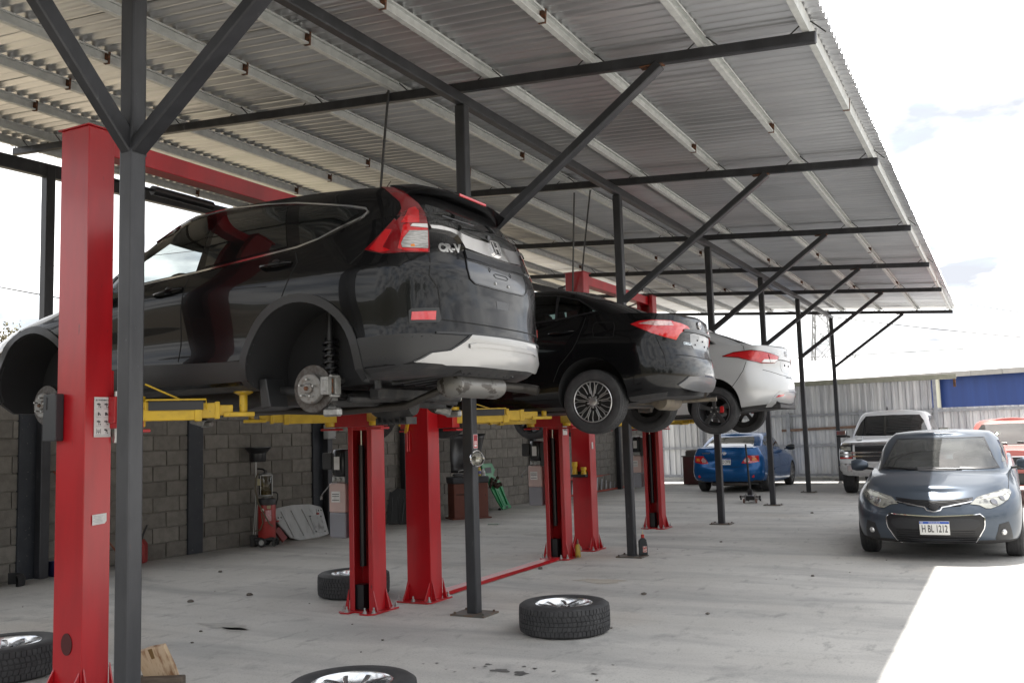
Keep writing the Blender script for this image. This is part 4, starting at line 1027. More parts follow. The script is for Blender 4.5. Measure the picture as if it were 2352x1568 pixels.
def suv_detail():
    c, T = SUV, SUV_T; D1 = (.55, -.80, .23)
    darken_bottom(c)
    for m in (False, True):
        sd = 'R' if m else 'L'
        lamp = c.patch('tail_lamp', T['lamp'], D1, mDeepRed, .006, .02, .03, mirror=m)
        for k, mt, off in (('lamp_up', mRedLens, .0085), ('lamp_low', mRedLens, .0085), ('lamp_mid', mRedLens, .0085), ('lamp_clear', mClearLens, .0105), ('lamp_top', M('white lens', (.68, .67, .67), .15, .2, coat=.8), .010), ('amber', mAmber, .0125)):
            c.patch('lens', T[k], D1, mt, off, .005, .03, mirror=m, parent=lamp)
        c.strip('lamp_seam', T['lamp'], D1, MATS['panel gap'] if 'panel gap' in MATS else M('panel gap', (.006, .006, .006), .9), .006, .003, True, m)
        bz_ = c.patch('reflector_bezel', T['reflector_bezel'], (.6, -.8, 0), mClad, .006, .012, .03, mirror=m)
        c.patch('reflector', T['reflector'], (.6, -.8, 0), mRedLens, .010, .012, .03, mirror=m, parent=bz_)
        # windows
        c.patch('rear_door_window', T['rdglass'], (0, -1, 0), mGlassDark, .004, .012, .06, mirror=m)
        c.patch('quarter_window', T['quarter'], (0, -1, 0), mGlassDark, .004, .012, .06, mirror=m)
        c.patch('front_door_window', SUV_FW, 'L', mGlass, -.004, .004, .08, mirror=m)
        tr = T['chromeline_b'] + T['chromeline_r'][1:-1] + T['chromeline_t'][::-1]
        c.strip('window_trim', [p for p in tr], (0, -1, 0), mChrome, .016, .007, False, m)
        for s_ in (T['seam1'], T['seam2']): c.strip('panel_gap', s_, (0, -1, 0), M('panel gap', (.006, .006, .006), .9), .008, .0015, False, m, base=.002)
        c.strip('panel_gap', T['lampgap'], (.3, -1, 0), MATS['panel gap'], .006, .0015, False, m, base=.002)
        c.strip('panel_gap', [(2.02, 1.10), (2.05, .9), (2.10, .6), (2.12, .50)], 'L', MATS['panel gap'], .008, .0015, False, m, base=.002)
        for h in (T['hand1'], T['hand2']):
            a, b, e = Vector(h[0]), Vector(h[1]), Vector(h[2]); sg = -1 if m else 1
            q = MB(); off = Vector((0, .028, 0)); pts = [a + Vector((0, .004, 0)), a + off + (b - a) * .2, b + off * 1.3, e + off - (e - b) * .2, e + Vector((0, .004, 0))]
            q.tube([Vector((p.x, p.y * sg, p.z)) for p in pts], [.010, .014, .015, .014, .010], 10); ho = q.build('door_handle', mPaintBlack, c.root, smooth=50)
            for v in q.v: pass
            q = MB(); q.lathe([(.0005, .004), (.040, .002), (.046, -.002)], 'Y', (b.x, b.y, b.z - .004), 20); q.v = [(x, y * sg, z) for x, y, z in q.v]; q.build('handle_cup', mBlkS, ho, smooth=40)
        # plastic cladding round the arches and along the sill
        for cx in (.01, SUV_W):
            ring = [(cx + .492 * math.cos(R(t)), .385 + .490 * math.sin(R(t))) for t in range(-10, 191, 8)] + [(cx + .436 * math.cos(R(t)), .385 + .436 * math.sin(R(t))) for t in range(190, -11, -8)]
            c.patch('arch_cladding', ring, 'L', mClad, .010, .03, .05, mirror=m)
        c.patch('sill_cladding', [(.47, .345), (2.13, .345), (2.12, .475), (1.4, .500), (.50, .475)], 'L', mClad, .006, .012, .06, mirror=m)
    # rear face, symmetrical pieces
    c.patch('rear_window', sym([(0, 1.40), (.30, 1.397), (.46, 1.425), (.52, 1.43), (.575, 1.37), (.622, 1.28), (.622, 1.262), (.525, 1.268), (.397, 1.252), (.257, 1.234), (0, 1.232)][::-1]), 'B', mGlassDark, .003, .012, .05)
    ch = c.patch('chrome_band', sym([(0, 1.222), (.26, 1.222), (.36, 1.234), (.42, 1.252), (.55, 1.259), (.63, 1.253), (.63, 1.232), (.49, 1.233), (.42, 1.218), (.40, 1.177), (.385, 1.136), (.18, 1.122), (0, 1.120)]), 'B', mChrome, .022, .03, .03)
    c.patch('plate_lip', sym([(0, 1.118), (.185, 1.120), (.383, 1.130), (.392, 1.072), (.13, 1.062), (0, 1.061)]), 'B', mBlkS, .012, .02, .05)
    pr = c.patch('plate_recess', sym([(0, 1.06), (.13, 1.06), (.398, 1.066), (.412, 1.006), (.396, .94), (.34, .912), (.10, .906), (0, .906)]), 'B', mPlateGrey, .003, .01, .05)
    c.strip('recess_edge', sym([(0, 1.058), (.13, 1.058), (.396, 1.064), (.410, 1.004), (.392, .94), (.34, .914), (.10, .908), (0, .908)]), 'B', mBlkS, .010, .008, True)
    for y, z in ((.09, .945), (-.09, .945)):
        p, n = c.at(y, z, 'B'); q = MB(); q.lathe([(.0005, .012), (.009, .010), (.011, .002)], 'X', n=12); q.v = [(-x, yy, zz) for x, yy, zz in q.v]; q.build('screw', mBolt, pr, smooth=40, loc=p)
    for pts in ([(.10, 1.0), (.075, 1.012), (-.075, 1.012), (-.10, 1.0), (-.075, .985), (.075, .985)], [(.13, 1.03), (.145, 1.045), (.16, 1.03), (.145, 1.015)], [(-.13, 1.03), (-.145, 1.045), (-.16, 1.03), (-.145, 1.015)]):
        c.strip('embossing', pts, 'B', mBlk, .006, .005, True, parent=pr, step=.02)
    hd = c.patch('tailgate_handle', [(.085, .830), (-.085, .830), (-.08, .775), (.08, .775)], 'B', mBlkS, .001, .006, .04)
    sp = sym([(0, .574), (.25, .572), (.44, .570), (.50, .528), (.60, .470), (.72, .452), (.79, .402), (.64, .393), (.38, .396), (0, .392)])
    sk = c.patch('silver_skid_panel', sp, 'B', mSilver, .022, .035, .035)
    c.strip('skid_ridge', [(.46, .505), (.40, .515), (0, .517), (-.40, .515), (-.46, .505)], 'B', mSilver, .03, .032, parent=sk)
    for m in (False, True): c.patch('lower_bumper', T['bumper_black'], (.35, -.93, 0), mClad, .004, .012, .04, mirror=m)
    c.patch('lower_bumper', sym([(0, .592), (.30, .590), (.55, .584), (.70, .58), (.70, .568), (.55, .57), (.44, .574), (0, .578)]), 'B', mClad, .010, .016, .04)
    gp = T['gap'] + [(-.93, .55, .652), (-.99, .3, .648), (-1.01, 0, .646)]
    for m in (False, True): c.strip('panel_gap', gp, (1, -.35, 0), MATS['panel gap'], .009, .0015, False, m, base=.002)
    # spoiler with the high brake lamp, wiper, aerial
    q = MB(); prof = [(-.50, 1.602), (-.66, 1.586), (-.765, 1.556), (-.778, 1.543), (-.755, 1.530), (-.66, 1.51), (-.52, 1.53)]
    n = len(prof)
    for j, (y, sx, dz) in enumerate(((.60, .55, -.030), (.52, .9, -.008), (.28, 1, .012), (0, 1, .017), (-.28, 1, .012), (-.52, .9, -.008), (-.60, .55, -.030))):
        q.v += [(-.52 + (x + .52) * sx, y, z + dz) for x, z in prof]
    for j in range(6):
        for i in range(n): q.f.append((j * n + i, j * n + (i + 1) % n, (j + 1) * n + (i + 1) % n, (j + 1) * n + i)); q.mi.append(0)
    q.f += [tuple(range(n)), tuple(range(7 * n - 1, 6 * n - 1, -1))]; q.mi += [0, 0]
    spo = q.build('spoiler', mPaintBlack, c.root, smooth=45)
    q = MB(); q.box((-.781, 0, 1.560), (.012, .36, .020)); q.build('brake_light', mRedLens, spo, bevel=.004)
    q = MB(); q.tube([(-.885, .0, 1.275), (-.87, .01, 1.30), (-.86, .18, 1.315), (-.845, .40, 1.325)], .009, 8); q.tube([(-.835, .10, 1.352), (-.835, .50, 1.345)], .007, 6); q.cyl((-.885, 0, 1.275), .022, .03, 'X', 12)
    q.build('rear_wiper', mBlk, c.root, smooth=50)
    q = MB(); q.tube([(.05, .0, 1.64), (-.10, 0, 1.80)], [.005, .003], 6); q.cyl((.05, 0, 1.642), .018, .02, n=10); q.build('aerial', mBlk, c.root, smooth=50)
    # badges
    p, n = c.at(.535, 1.118, 'B')
    lettering('badge', 'CR-V', .078, mChrome, Vector(p) + Vector(n) * .003, (0, -1, 0), n, c.root, sx=1.12, extrude=.004, shear=.22, bold=.0045)
    p, n = c.at(-.56, 1.10, 'B')
    lettering('badge', 'AWD', .045, mChrome, Vector(p) + Vector(n) * .003, (0, -1, 0), n, c.root, extrude=.003, bold=.001)
    p, n = c.at(0, 1.19, 'B'); p = Vector(p) + Vector(n) * .028
    q = MB(); ol = [(-.050, .050), (.050, .050), (.058, .040), (.052, -.036), (.036, -.052), (-.036, -.052), (-.052, -.036), (-.058, .040)]
    for i in range(8): a, b = ol[i], ol[(i + 1) % 8]; q.bar((a[0], a[1], 0), (b[0], b[1], 0), .013, .011)
    q.prism([(-.040, .044), (-.024, .044), (-.019, .006), (.019, .006), (.024, .044), (.040, .044), (.031, -.042), (.017, -.042), (.018, -.010), (-.018, -.010), (-.017, -.042), (-.031, -.042)], -.004, .008, 'xy')
    em = q.build('emblem', mChrome, c.root); em.matrix_local = frame_matrix(p, (0, -1, 0), n)
    q = MB(); q.prism([(x * .92, y * .92) for x, y in ol], -.012, -.003, 'xy'); e2 = q.build('emblem_back', mBlkS, em)
    # cabin seats seen through the front window
    for y in (.37, -.37):
        q = MB(); q.prism([(1.05, .95), (1.22, .95), (1.06, 1.36), (.93, 1.36)], y - .23, y + .23, 'xz'); q.box((.955, y, 1.44), (.10, .25, .17)); q.build('seat', M('seat cloth', (.035, .034, .033), .85), c.root, bevel=.04, bseg=3, smooth=40)
    q = MB(); ring = [(1.62 - .04 * math.sin(t), .37 + .18 * math.cos(t), 1.07 + .17 * math.sin(t)) for t in np.linspace(0, 2 * PI, 25)]; q.tube(ring, .014, 8, caps=False); q.build('steering_wheel', mBlk, c.root, smooth=50)
    for m in (1, -1):
        q = MB(); q.lathe([(.0005, -.11), (.05, -.10), (.085, -.03), (.09, .05), (.07, .10), (.0005, .11)], 'Y', n=16); q.v = [(x * .75 + 1.96, m * (1.0 + y * .95), z * 1.05 + 1.13) for x, y, z in q.v]; q.build('door_mirror', mPaintBlack, c.root, smooth=50)
    # bare hubs
    for x, y in ((0, .775), (SUV_W, .775)):
        for s in (1, -1): hub(c, x, y, .275, s)
    # rear suspension, driveline, exhaust
    mDS = M('dirty black steel', (.022, .022, .023), .6, .2, var=(12, (.05, .047, .045), .48, .68))
    for s in (1, -1):
        q = MB(); pts = [(.03 + .045 * math.cos(k / 10 * 2 * PI), s * .55 + .050 * math.sin(k / 10 * 2 * PI), .36 + .26 * k / 60) for k in range(61)]
        q.tube(pts, .009, 6); q.build('coil_spring', mBlkS, c.root, smooth=60)
        q = MB(); q.tube([(.03, s * .55, .22), (.03, s * .55, .45), (.03, s * .55, .80)], [.030, .030, .018], 10); q.build('damper', mBlk, c.root, smooth=45)
        for p1, p2, w, h in (((-.06, .70, .18), (-.10, .22, .19), .075, .05), ((-.20, .66, .20), (-.28, .20, .21), .05, .045), ((.10, .68, .26), (.55, .62, .30), .07, .055), ((-.02, .66, .36), (-.04, .25, .30), .05, .04)):
            q = MB(); q.bar((p1[0], s * p1[1], p1[2]), (p2[0], s * p2[1], p2[2]), w, h); q.build('control_arm', mDS, c.root, bevel=.012)
    q = MB(); q.prism([(.55, .20), (.70, .17), (2.05, .17), (2.2, .22), (2.2, .31), (.55, .31)], -.62, .62, 'xz'); q.build('underbody_pan', mUnder, c.root, bevel=.02)
    q = MB(); q.prism([(.18, .24), (.30, .18), (.54, .18), (.54, .31), (.18, .31)], -.50, .50, 'xz'); q.build('fuel_tank', mBlk, c.root, bevel=.03, bseg=2)
    q = MB(); q.bar((-.30, .52, .24), (-.30, -.52, .24), .09, .08); q.bar((.08, .40, .24), (.08, -.40, .24), .08, .07); q.bar((-.30, .30, .23), (.08, .34, .24), .07, .06); q.bar((-.30, -.30, .23), (.08, -.34, .24), .07, .06)
    q.build('subframe', MATS['dirty black steel'], c.root, bevel=.014)
    q = MB(); q.lathe([(.0005, -.19), (.07, -.17), (.105, -.08), (.115, .02), (.09, .12), (.06, .17), (.0005, .18)], 'X', (-.08, -.02, .17), 18)
    for k in range(6): q.box((-.22 + k * .05, -.02, .065), (.012, .13, .05))
    q.tube([(-.05, .1, .18), (-.02, .68, .26)], .022, 10); q.tube([(-.05, -.1, .18), (-.02, -.68, .26)], .022, 10); q.tube([(.06, 0, .18), (1.6, 0, .22)], .032, 10)
    q.build('differential', MATS['dirty black steel'], c.root, smooth=40)
    mMuf = M('worn aluminised steel', (.19, .185, .175), .45, .6, var=(13, (.07, .062, .055), .56, .60), stretch=(1, .35, 1))
    q = MB(); q.lathe([(.0005, -.32), (.055, -.315), (.078, -.30), (.082, -.285), (.080, -.27), (.080, .27), (.082, .285), (.078, .30), (.055, .315), (.0005, .32)], 'Y', (-.76, .03, .275), 32)
    q.v = [(-.76 + (x + .76) * 1.25, y, z) for x, y, z in q.v]; mu = q.build('muffler', mMuf, c.root, smooth=40)
    q = MB(); q.tube([(-.76, -.26, .285), (-.80, -.38, .285), (-.90, -.46, .27), (-1.0, -.48, .25)], .034, 16, caps=False); q.tube([(-.88, -.45, .275), (-1.0, -.48, .25)], .030, 16, caps=False); q.build('tailpipe', M('sooty pipe', (.06, .055, .05), .5, .6), mu, smooth=50)
    q = MB(); q.tube([(-.70, .12, .27), (-.60, .20, .25), (-.35, .22, .16), (.2, .20, .14), (1.4, .18, .20)], .026, 10); q.build('exhaust_pipe', MATS['sooty pipe'], mu, smooth=50)
    q = MB()
    for k in range(7): y = .46 - k * .13; q.tube([(-.90, y * .88, .352), (-.70, y, .325), (-.42, y * 1.04, .300)], .013, 6)
    q.build('floor_rib', mBlkS, c.root, smooth=50)
    q = MB(); q.box((-.42, .64, .30), (.05, .03, .10)); q.box((-.86, .33, .352), (.05, .03, .035)); q.build('tow_hook', mBlkS, c.root, bevel=.01)
    for s in (1, -1):
        q = MB(); q.prism([(.37, .36), (.43, .36), (.41, .16), (.33, .17)], s * .62, s * .80, 'xz'); q.build('mud_flap', mClad, c.root, bevel=.006)
    # nose: grille slot, headlights
    for m in (False, True):
        c.patch('headlight', [(2.80, .86), (3.10, .83), (3.34, .74), (3.30, .66), (3.0, .70), (2.86, .78)], 'L', mClearLens, .006, .015, .05, mirror=m)
    c.patch('grille', sym([(0, .70), (.50, .70), (.55, .62), (.45, .58), (0, .57)]), 'F', mBlk, .004, .012, .06)
suv_detail()
# ------------------------------------------------------------------ wheels of the cars
mRimSil = M('silver alloy', (.46, .46, .465), .28, .85)
mRimDark = M('anthracite alloy', (.075, .077, .082), .35, .7)
mRimBack = M('wheel backing', (.012, .012, .013), .6)
def fl(v): return lambda u: v
def wheel_parts(kind):
    """(rim mesh, [(name, mesh)...]) shared by every wheel of a kind"""
    if kind == 'cover':      # silver and black multi-spoke cover, 195/65 tyre
        Rt, rr, w = .314, .200, .19; ty = tyre_mesh(Rt, rr, w, 62, 'tyre')
        b = MB(); rim_barrel(rr, w, b); b.lathe([(.0005, .045), (.19, .050), (.194, .058)], 'Y', n=40)
        bk = b.mesh('wheel', mRimBack, smooth=40); s = MB(); y = .084
        dish = lambda u: -.010 * (1 - u / .2)
        T = [[(.045, .010), (.105, .021), (.105, .012), (.045, .003)], [(.100, .012), (.106, .021), (.150, .030), (.192, .024), (.192, .017), (.150, .021)], [(.045, -.010), (.045, -.003), (.105, -.012), (.105, -.021)], [(.100, -.012), (.150, -.021), (.192, -.017), (.192, -.024), (.150, -.030), (.106, -.021)]]
        spoke_set(T, 5, y, dish, .012, PI / 2, s)
        T2 = [[(.090, .003), (.150, .0115), (.193, .0075), (.193, .001), (.150, .005), (.090, -.003)], [(.075, .028), (.082, .024), (.150, .052), (.190, .050), (.189, .058), (.148, .060)], [(.075, -.028), (.148, -.060), (.189, -.058), (.190, -.050), (.150, -.052), (.082, -.024)]]
        spoke_set(T2, 5, y, dish, .012, PI / 2 + PI / 5, s)
        s.lathe([(.189, y - .01), (.189, y + .002), (.195, y + .006), (.203, y + .002), (.204, y - .01)], 'Y', n=60)
        s.lathe([(.0005, y - .002), (.030, y - .002), (.043, y - .006), (.044, y - .02)], 'Y', n=30)
        for k in range(5): a = PI / 2 + PI / 5 + 2 * PI * k / 5; s.cyl((.052 * math.cos(a), y - .008, .052 * math.sin(a)), .0105, .016, 'Y', 10)
        return bk, [('tyre', ty), ('spokes', s.mesh('spokes', mRimSil, smooth=30, bevel=.0012))]
    if kind == 'five':       # anthracite five-spoke
        Rt, rr, w = .316, .213, .20; ty = tyre_mesh(Rt, rr, w, 60, 'tyre'); b = MB(); rim_barrel(rr, w, b, .010)
        bk = b.mesh('wheel', mRimDark, smooth=40); s = MB(); y = .075; dish = lambda u: -.018 * (1 - u / .2) ** 2
        T = [[(.03, .024), (.11, .026), (.205, .040), (.205, -.040), (.11, -.026), (.03, -.024)]]
        spoke_set(T, 5, y, dish, .03, PI / 2, s); s.lathe([(.0005, y - .016), (.062, y - .014), (.066, y - .03)], 'Y', n=30)
        n = MB()
        for k in range(5): a = PI / 2 + PI / 5 + 2 * PI * k / 5; n.cyl((.048 * math.cos(a), y - .010, .048 * math.sin(a)), .010, .014, 'Y', 8)
        h = MB(); h.cyl((0, y - .012, 0), .024, .012, 'Y', 20)
        return bk, [('tyre', ty), ('spokes', s.mesh('spokes', mRimDark, smooth=30, bevel=.004)), ('wheel_nuts', n.mesh('wheel_nuts', mBolt, smooth=30)), ('hub_cap', h.mesh('hub_cap', mBlkS, smooth=30))]
    if kind == 'ten':        # bright ten-spoke alloy
        Rt, rr, w = .314, .213, .20; ty = tyre_mesh(Rt, rr, w, 0, 'tyre'); b = MB(); rim_barrel(rr, w, b, .010); b.lathe([(.0005, .02), (.19, .02)], 'Y', n=24)
        bk = b.mesh('wheel', mRimBack, smooth=40); s = MB(); y = .082; dish = lambda u: -.012 * (1 - u / .2)
        spoke_set([[(.03, .012), (.2, .020), (.2, -.020), (.03, -.012)]], 10, y, dish, .02, PI / 2, s); s.lathe([(.0005, y - .008), (.05, y - .01), (.052, y - .02)], 'Y', n=24)
        s.lathe([(.196, y - .02), (.198, y + .004), (.207, y + .006), (.212, y - .01)], 'Y', n=48)
        return bk, [('tyre', ty), ('spokes', s.mesh('spokes', mRimSil, smooth=30))]
    if kind == 'truck':
        Rt, rr, w = .40, .25, .27; ty = tyre_mesh(Rt, rr, w, 40, 'tyre'); b = MB(); rim_barrel(rr, w, b, .012); b.lathe([(.0005, .02), (.23, .02)], 'Y', n=24)
        bk = b.mesh('wheel', mRimBack, smooth=40); s = MB(); y = .11
        spoke_set([[(.04, .03), (.24, .035), (.24, -.035), (.04, -.03)]], 6, y, lambda u: -.02 * (1 - u / .24), .03, PI / 2, s); s.lathe([(.0005, y - .01), (.06, y - .012), (.062, y - .03)], 'Y', n=24)
        return bk, [('tyre', ty), ('spokes', s.mesh('spokes', mRimSil, smooth=30))]
WHEELS = {}
def add_wheel(car, kind, x, y, z, side, steer=0., spin=0.):
    if kind not in WHEELS: WHEELS[kind] = wheel_parts(kind)
    bk, parts = WHEELS[kind]; o = link('wheel', bk, car.root, (x, side * y, z))
    o.rotation_euler = (0, 0, (0 if side > 0 else PI) + steer)
    if spin: o.rotation_euler = (Matrix.Rotation((0 if side > 0 else PI) + steer, 3, 'Z') @ Matrix.Rotation(spin, 3, 'Y')).to_euler()
    for n, me in parts: link(n, me, o)
    return o
def plate(car, view, a, b, top, main, right_x, size=(.305, .155), parent=None):
    """flat licence plate standing just off the body"""
    p, n = car.at(a, b, view); n = Vector((n.x, n.y, min(.25, max(-.25, n.z)))).normalized(); p = Vector(p) + n * .022
    q = MB(); q.box((0, 0, 0), (size[0], size[1], .003)); o = q.build('licence_plate', M('plate white', (.74, .74, .72), .4), car.root, bevel=.001); o.matrix_local = frame_matrix(p, right_x, n)
    q = MB(); q.box((0, size[1] * .40, .002), (size[0] * .985, size[1] * .165, .002)); q.build('plate_band', M('plate blue', (.015, .08, .42), .4), o)
    t = text_mesh(top, size[1] * .14); t.materials.clear(); t.materials.append(MATS['plate white']); l = link('lettering', t, o); l.location = (0, size[1] * .395, .0036)
    t = text_mesh(main, size[1] * .66, bold=.0012); t.materials.clear(); t.materials.append(mInk); t.transform(Matrix.Diagonal((.60, 1.12, 1, 1))); l = link('lettering', t, o); l.location = (0, -size[1] * .07, .0028)
    q = MB(); q.box((-size[0] * .42, size[1] * .40, .0034), (size[0] * .09, size[1] * .10, .0006)); q.build('flag', MATS['plate white'], o)
    q = MB(); q.box((-size[0] * .42, size[1] * .40, .0040), (size[0] * .09, size[1] * .034, .0006)); q.build('flag_stripe', MATS['plate blue'], o)
    return o

# ------------------------------------------------------------------ saloon bodies
def saloon(name, label, loc, rotz, pnt, ro=1.0, deck=0., bt=0., windows=None, z_sill=.20, wide=1.0, arch=.355, group=None, cat='sedan', wb=2.70, fo=1.0):
    """ro scales the rear overhang; deck lifts the boot lid; fo scales the front overhang"""
    L = lambda z, w, xr, xf, **k: dict(z=[(a, b) for a, b in z], w=[(a, b * wide) for a, b in w] if isinstance(w, list) else w * wide, xr=xr * ro, xf=wb + (xf - 2.7) * fo, **k)
    belt = [(-.95, 1.015 + deck), (-.80, 1.04 + deck), (-.57, 1.068 + deck), (-.2, 1.085 + deck * .8), (.1, 1.085), (.4, 1.035), (.65, 1.02), (1.5, .985), (2.2, .955), (2.7, .905), (3.1, .83), (3.5, .74)]
    s = z_sill
    lower = [
        L([(-.95, .29), (-.4, .235), (.4, s - .03), (2.3, s - .03), (2.9, .19), (3.6, .20)], [(-.9, .70), (.3, .77), (2.4, .77), (3.6, .68)], -.86, 3.46, Lr=.42, Lf=.6, nr=2.4, nf=2.3),
        L([(-.95, .36), (-.4, .30), (.4, s + .03), (2.3, s + .03), (2.9, .24), (3.6, .25)], [(-.9, .82), (.3, .855), (2.4, .855), (3.6, .80)], -.93, 3.60, Lr=.45, Lf=.68, nr=2.35, nf=2.3),
        L([(-.95, .46), (.4, .42), (2.3, .42), (3.6, .40)], [(-.9, .865), (0, .885), (1.3, .875), (2.6, .885), (3.6, .83)], -.965, 3.66, Lr=.46, Lf=.72, nr=2.35, nf=2.3),
        L([(-.95, .61), (.4, .60), (2.3, .58), (3.6, .53)], [(-.9, .87), (0, .890), (1.3, .876), (2.6, .888), (3.6, .83)], -.955, 3.66, Lr=.46, Lf=.74, nr=2.35, nf=2.3, crease=True),
        L([(-.95, .76), (.4, .76), (2.3, .72), (3.6, .62)], [(-.9, .855), (0, .888), (1.3, .878), (2.6, .878), (3.6, .81)], -.905, 3.61, Lr=.44, Lf=.76, nr=2.4, nf=2.3),
        L([(-.95, .90 + deck * .5), (.4, .90), (1.5, .88), (2.3, .83), (3.6, .68)], [(-.9, .81), (0, .865), (1.3, .868), (2.6, .845), (3.6, .76)], -.91, 3.53, Lr=.42, Lf=.8, nr=2.5, nf=2.3),
        L(belt, [(-.9, .70), (-.4, .76), (0, .80), (.6, .81), (1.5, .815), (2.3, .77), (3.2, .65)], -.895, 3.42, Lr=.36, Lf=.8, nr=2.6, nf=2.3)]
    up = lambda z, w, xr, xf, **k: dict(z=z, w=[(a, b * wide) for a, b in w], xr=xr, xf=xf, **k)
    upper = [
        up([(a, b - .05) for a, b in belt], [(-.5, .72), (.2, .785), (1, .795), (2.2, .765)], -.60, 2.52, Lr=.4, Lf=.7, nr=2.5, nf=2.4),
        up([(-.3, 1.185 + deck * .5), (.3, 1.235), (1.2, 1.235), (2.0, 1.16)], [(-.3, .655), (.3, .715), (1.2, .72), (1.9, .69)], -.24, 2.06, Lr=.34, Lf=.6, nr=2.6, nf=2.5),
        up([(0, 1.305 + deck * .3), (.35, 1.345), (1, 1.365), (1.7, 1.30)], [(.1, .60), (.5, .645), (1.2, .645), (1.6, .62)], .06, 1.76, Lr=.3, Lf=.5, nr=2.8, nf=2.6),
        up([(.2, 1.370), (.5, 1.405), (1.0, 1.42), (1.5, 1.385)], [(.2, .54), (.6, .575), (1.2, .57), (1.5, .55)], .24, 1.54, Lr=.26, Lf=.4, nr=2.9, nf=2.7)]
    c = Car(name, label, cat, loc, rotz, lower, upper, pnt, [(0, .31, arch), (wb, .31, arch)], crown=[(-.9, .035), (-.3, .03), (.2, 0), (2.2, 0), (2.6, .05), (3.4, .05)], roof_crown=.035, windows=windows, group=group)
    darken_bottom(c, .5, -.80); return c
mPaintBlue2 = paint('dark blue-black paint', (.006, .0075, .011))
SAL_SIDE = [(-.02, 1.13), (.30, 1.09), (.60, 1.075), (1.15, 1.06), (1.15, 1.335), (.80, 1.355), (.45, 1.33), (.18, 1.255)]
BLK = saloon('sedan', 'black saloon with all wheels hanging raised on the middle lift', (-3.53, 9.25, 1.61), PI, mPaintBlack, ro=.925,
             windows=[('L', SAL_SIDE, None), ('R', SAL_SIDE, None), ('B', [(-.50, 1.14), (.50, 1.14), (.44, 1.33), (-.44, 1.33)], (-1, .9))])
mPaintSilver = paint('silver-white paint', (.52, .525, .53), .25, .30)
WHT = saloon('sedan', 'silver-white saloon with dark wheels raised on the far lift', (-3.42, 13.1, 1.555), PI, mPaintSilver, ro=.885, deck=.01)
mPaintBG = paint('blue-grey metallic paint', (.080, .098, .124), .45, .28)
HD = Vector((0, -1, 0))
DKF = [(-.62, 1.08), (.62, 1.08), (.50, 1.33), (-.50, 1.33)]
DK = saloon('sedan', 'blue-grey metallic saloon parked half in the sun facing the camera', (-.795, 15.09, 0), math.atan2(HD.y, HD.x), mPaintBG, fo=.93,
            windows=[('F', DKF, (1.25, 3)), ('L', [(.1, 1.10), (1.95, 1.04), (1.45, 1.30), (.45, 1.32)], None), ('R', [(.1, 1.10), (1.95, 1.04), (1.45, 1.30), (.45, 1.32)], None), ('B', [(-.5, 1.14), (.5, 1.14), (.44, 1.33), (-.44, 1.33)], (-1, .9))])
mPaintBlue = paint('bright blue metallic paint', (.006, .075, .23), .35, .25)
BLU = saloon('sedan', 'bright blue saloon parked by the far fence, tail to the camera', (-6.10, 23.45, 0), PI / 2, mPaintBlue, deck=.03)
for car, kind, zz, yy in ((BLK, 'cover', .238, .775), (WHT, 'five', .240, .775), (DK, 'ten', .314, .78), (BLU, 'ten', .314, .77)):
    for x in (0, 2.7):
        for s in (1, -1): add_wheel(car, kind, x, yy, zz, s, spin=.0 if kind == 'cover' else .3 * x)
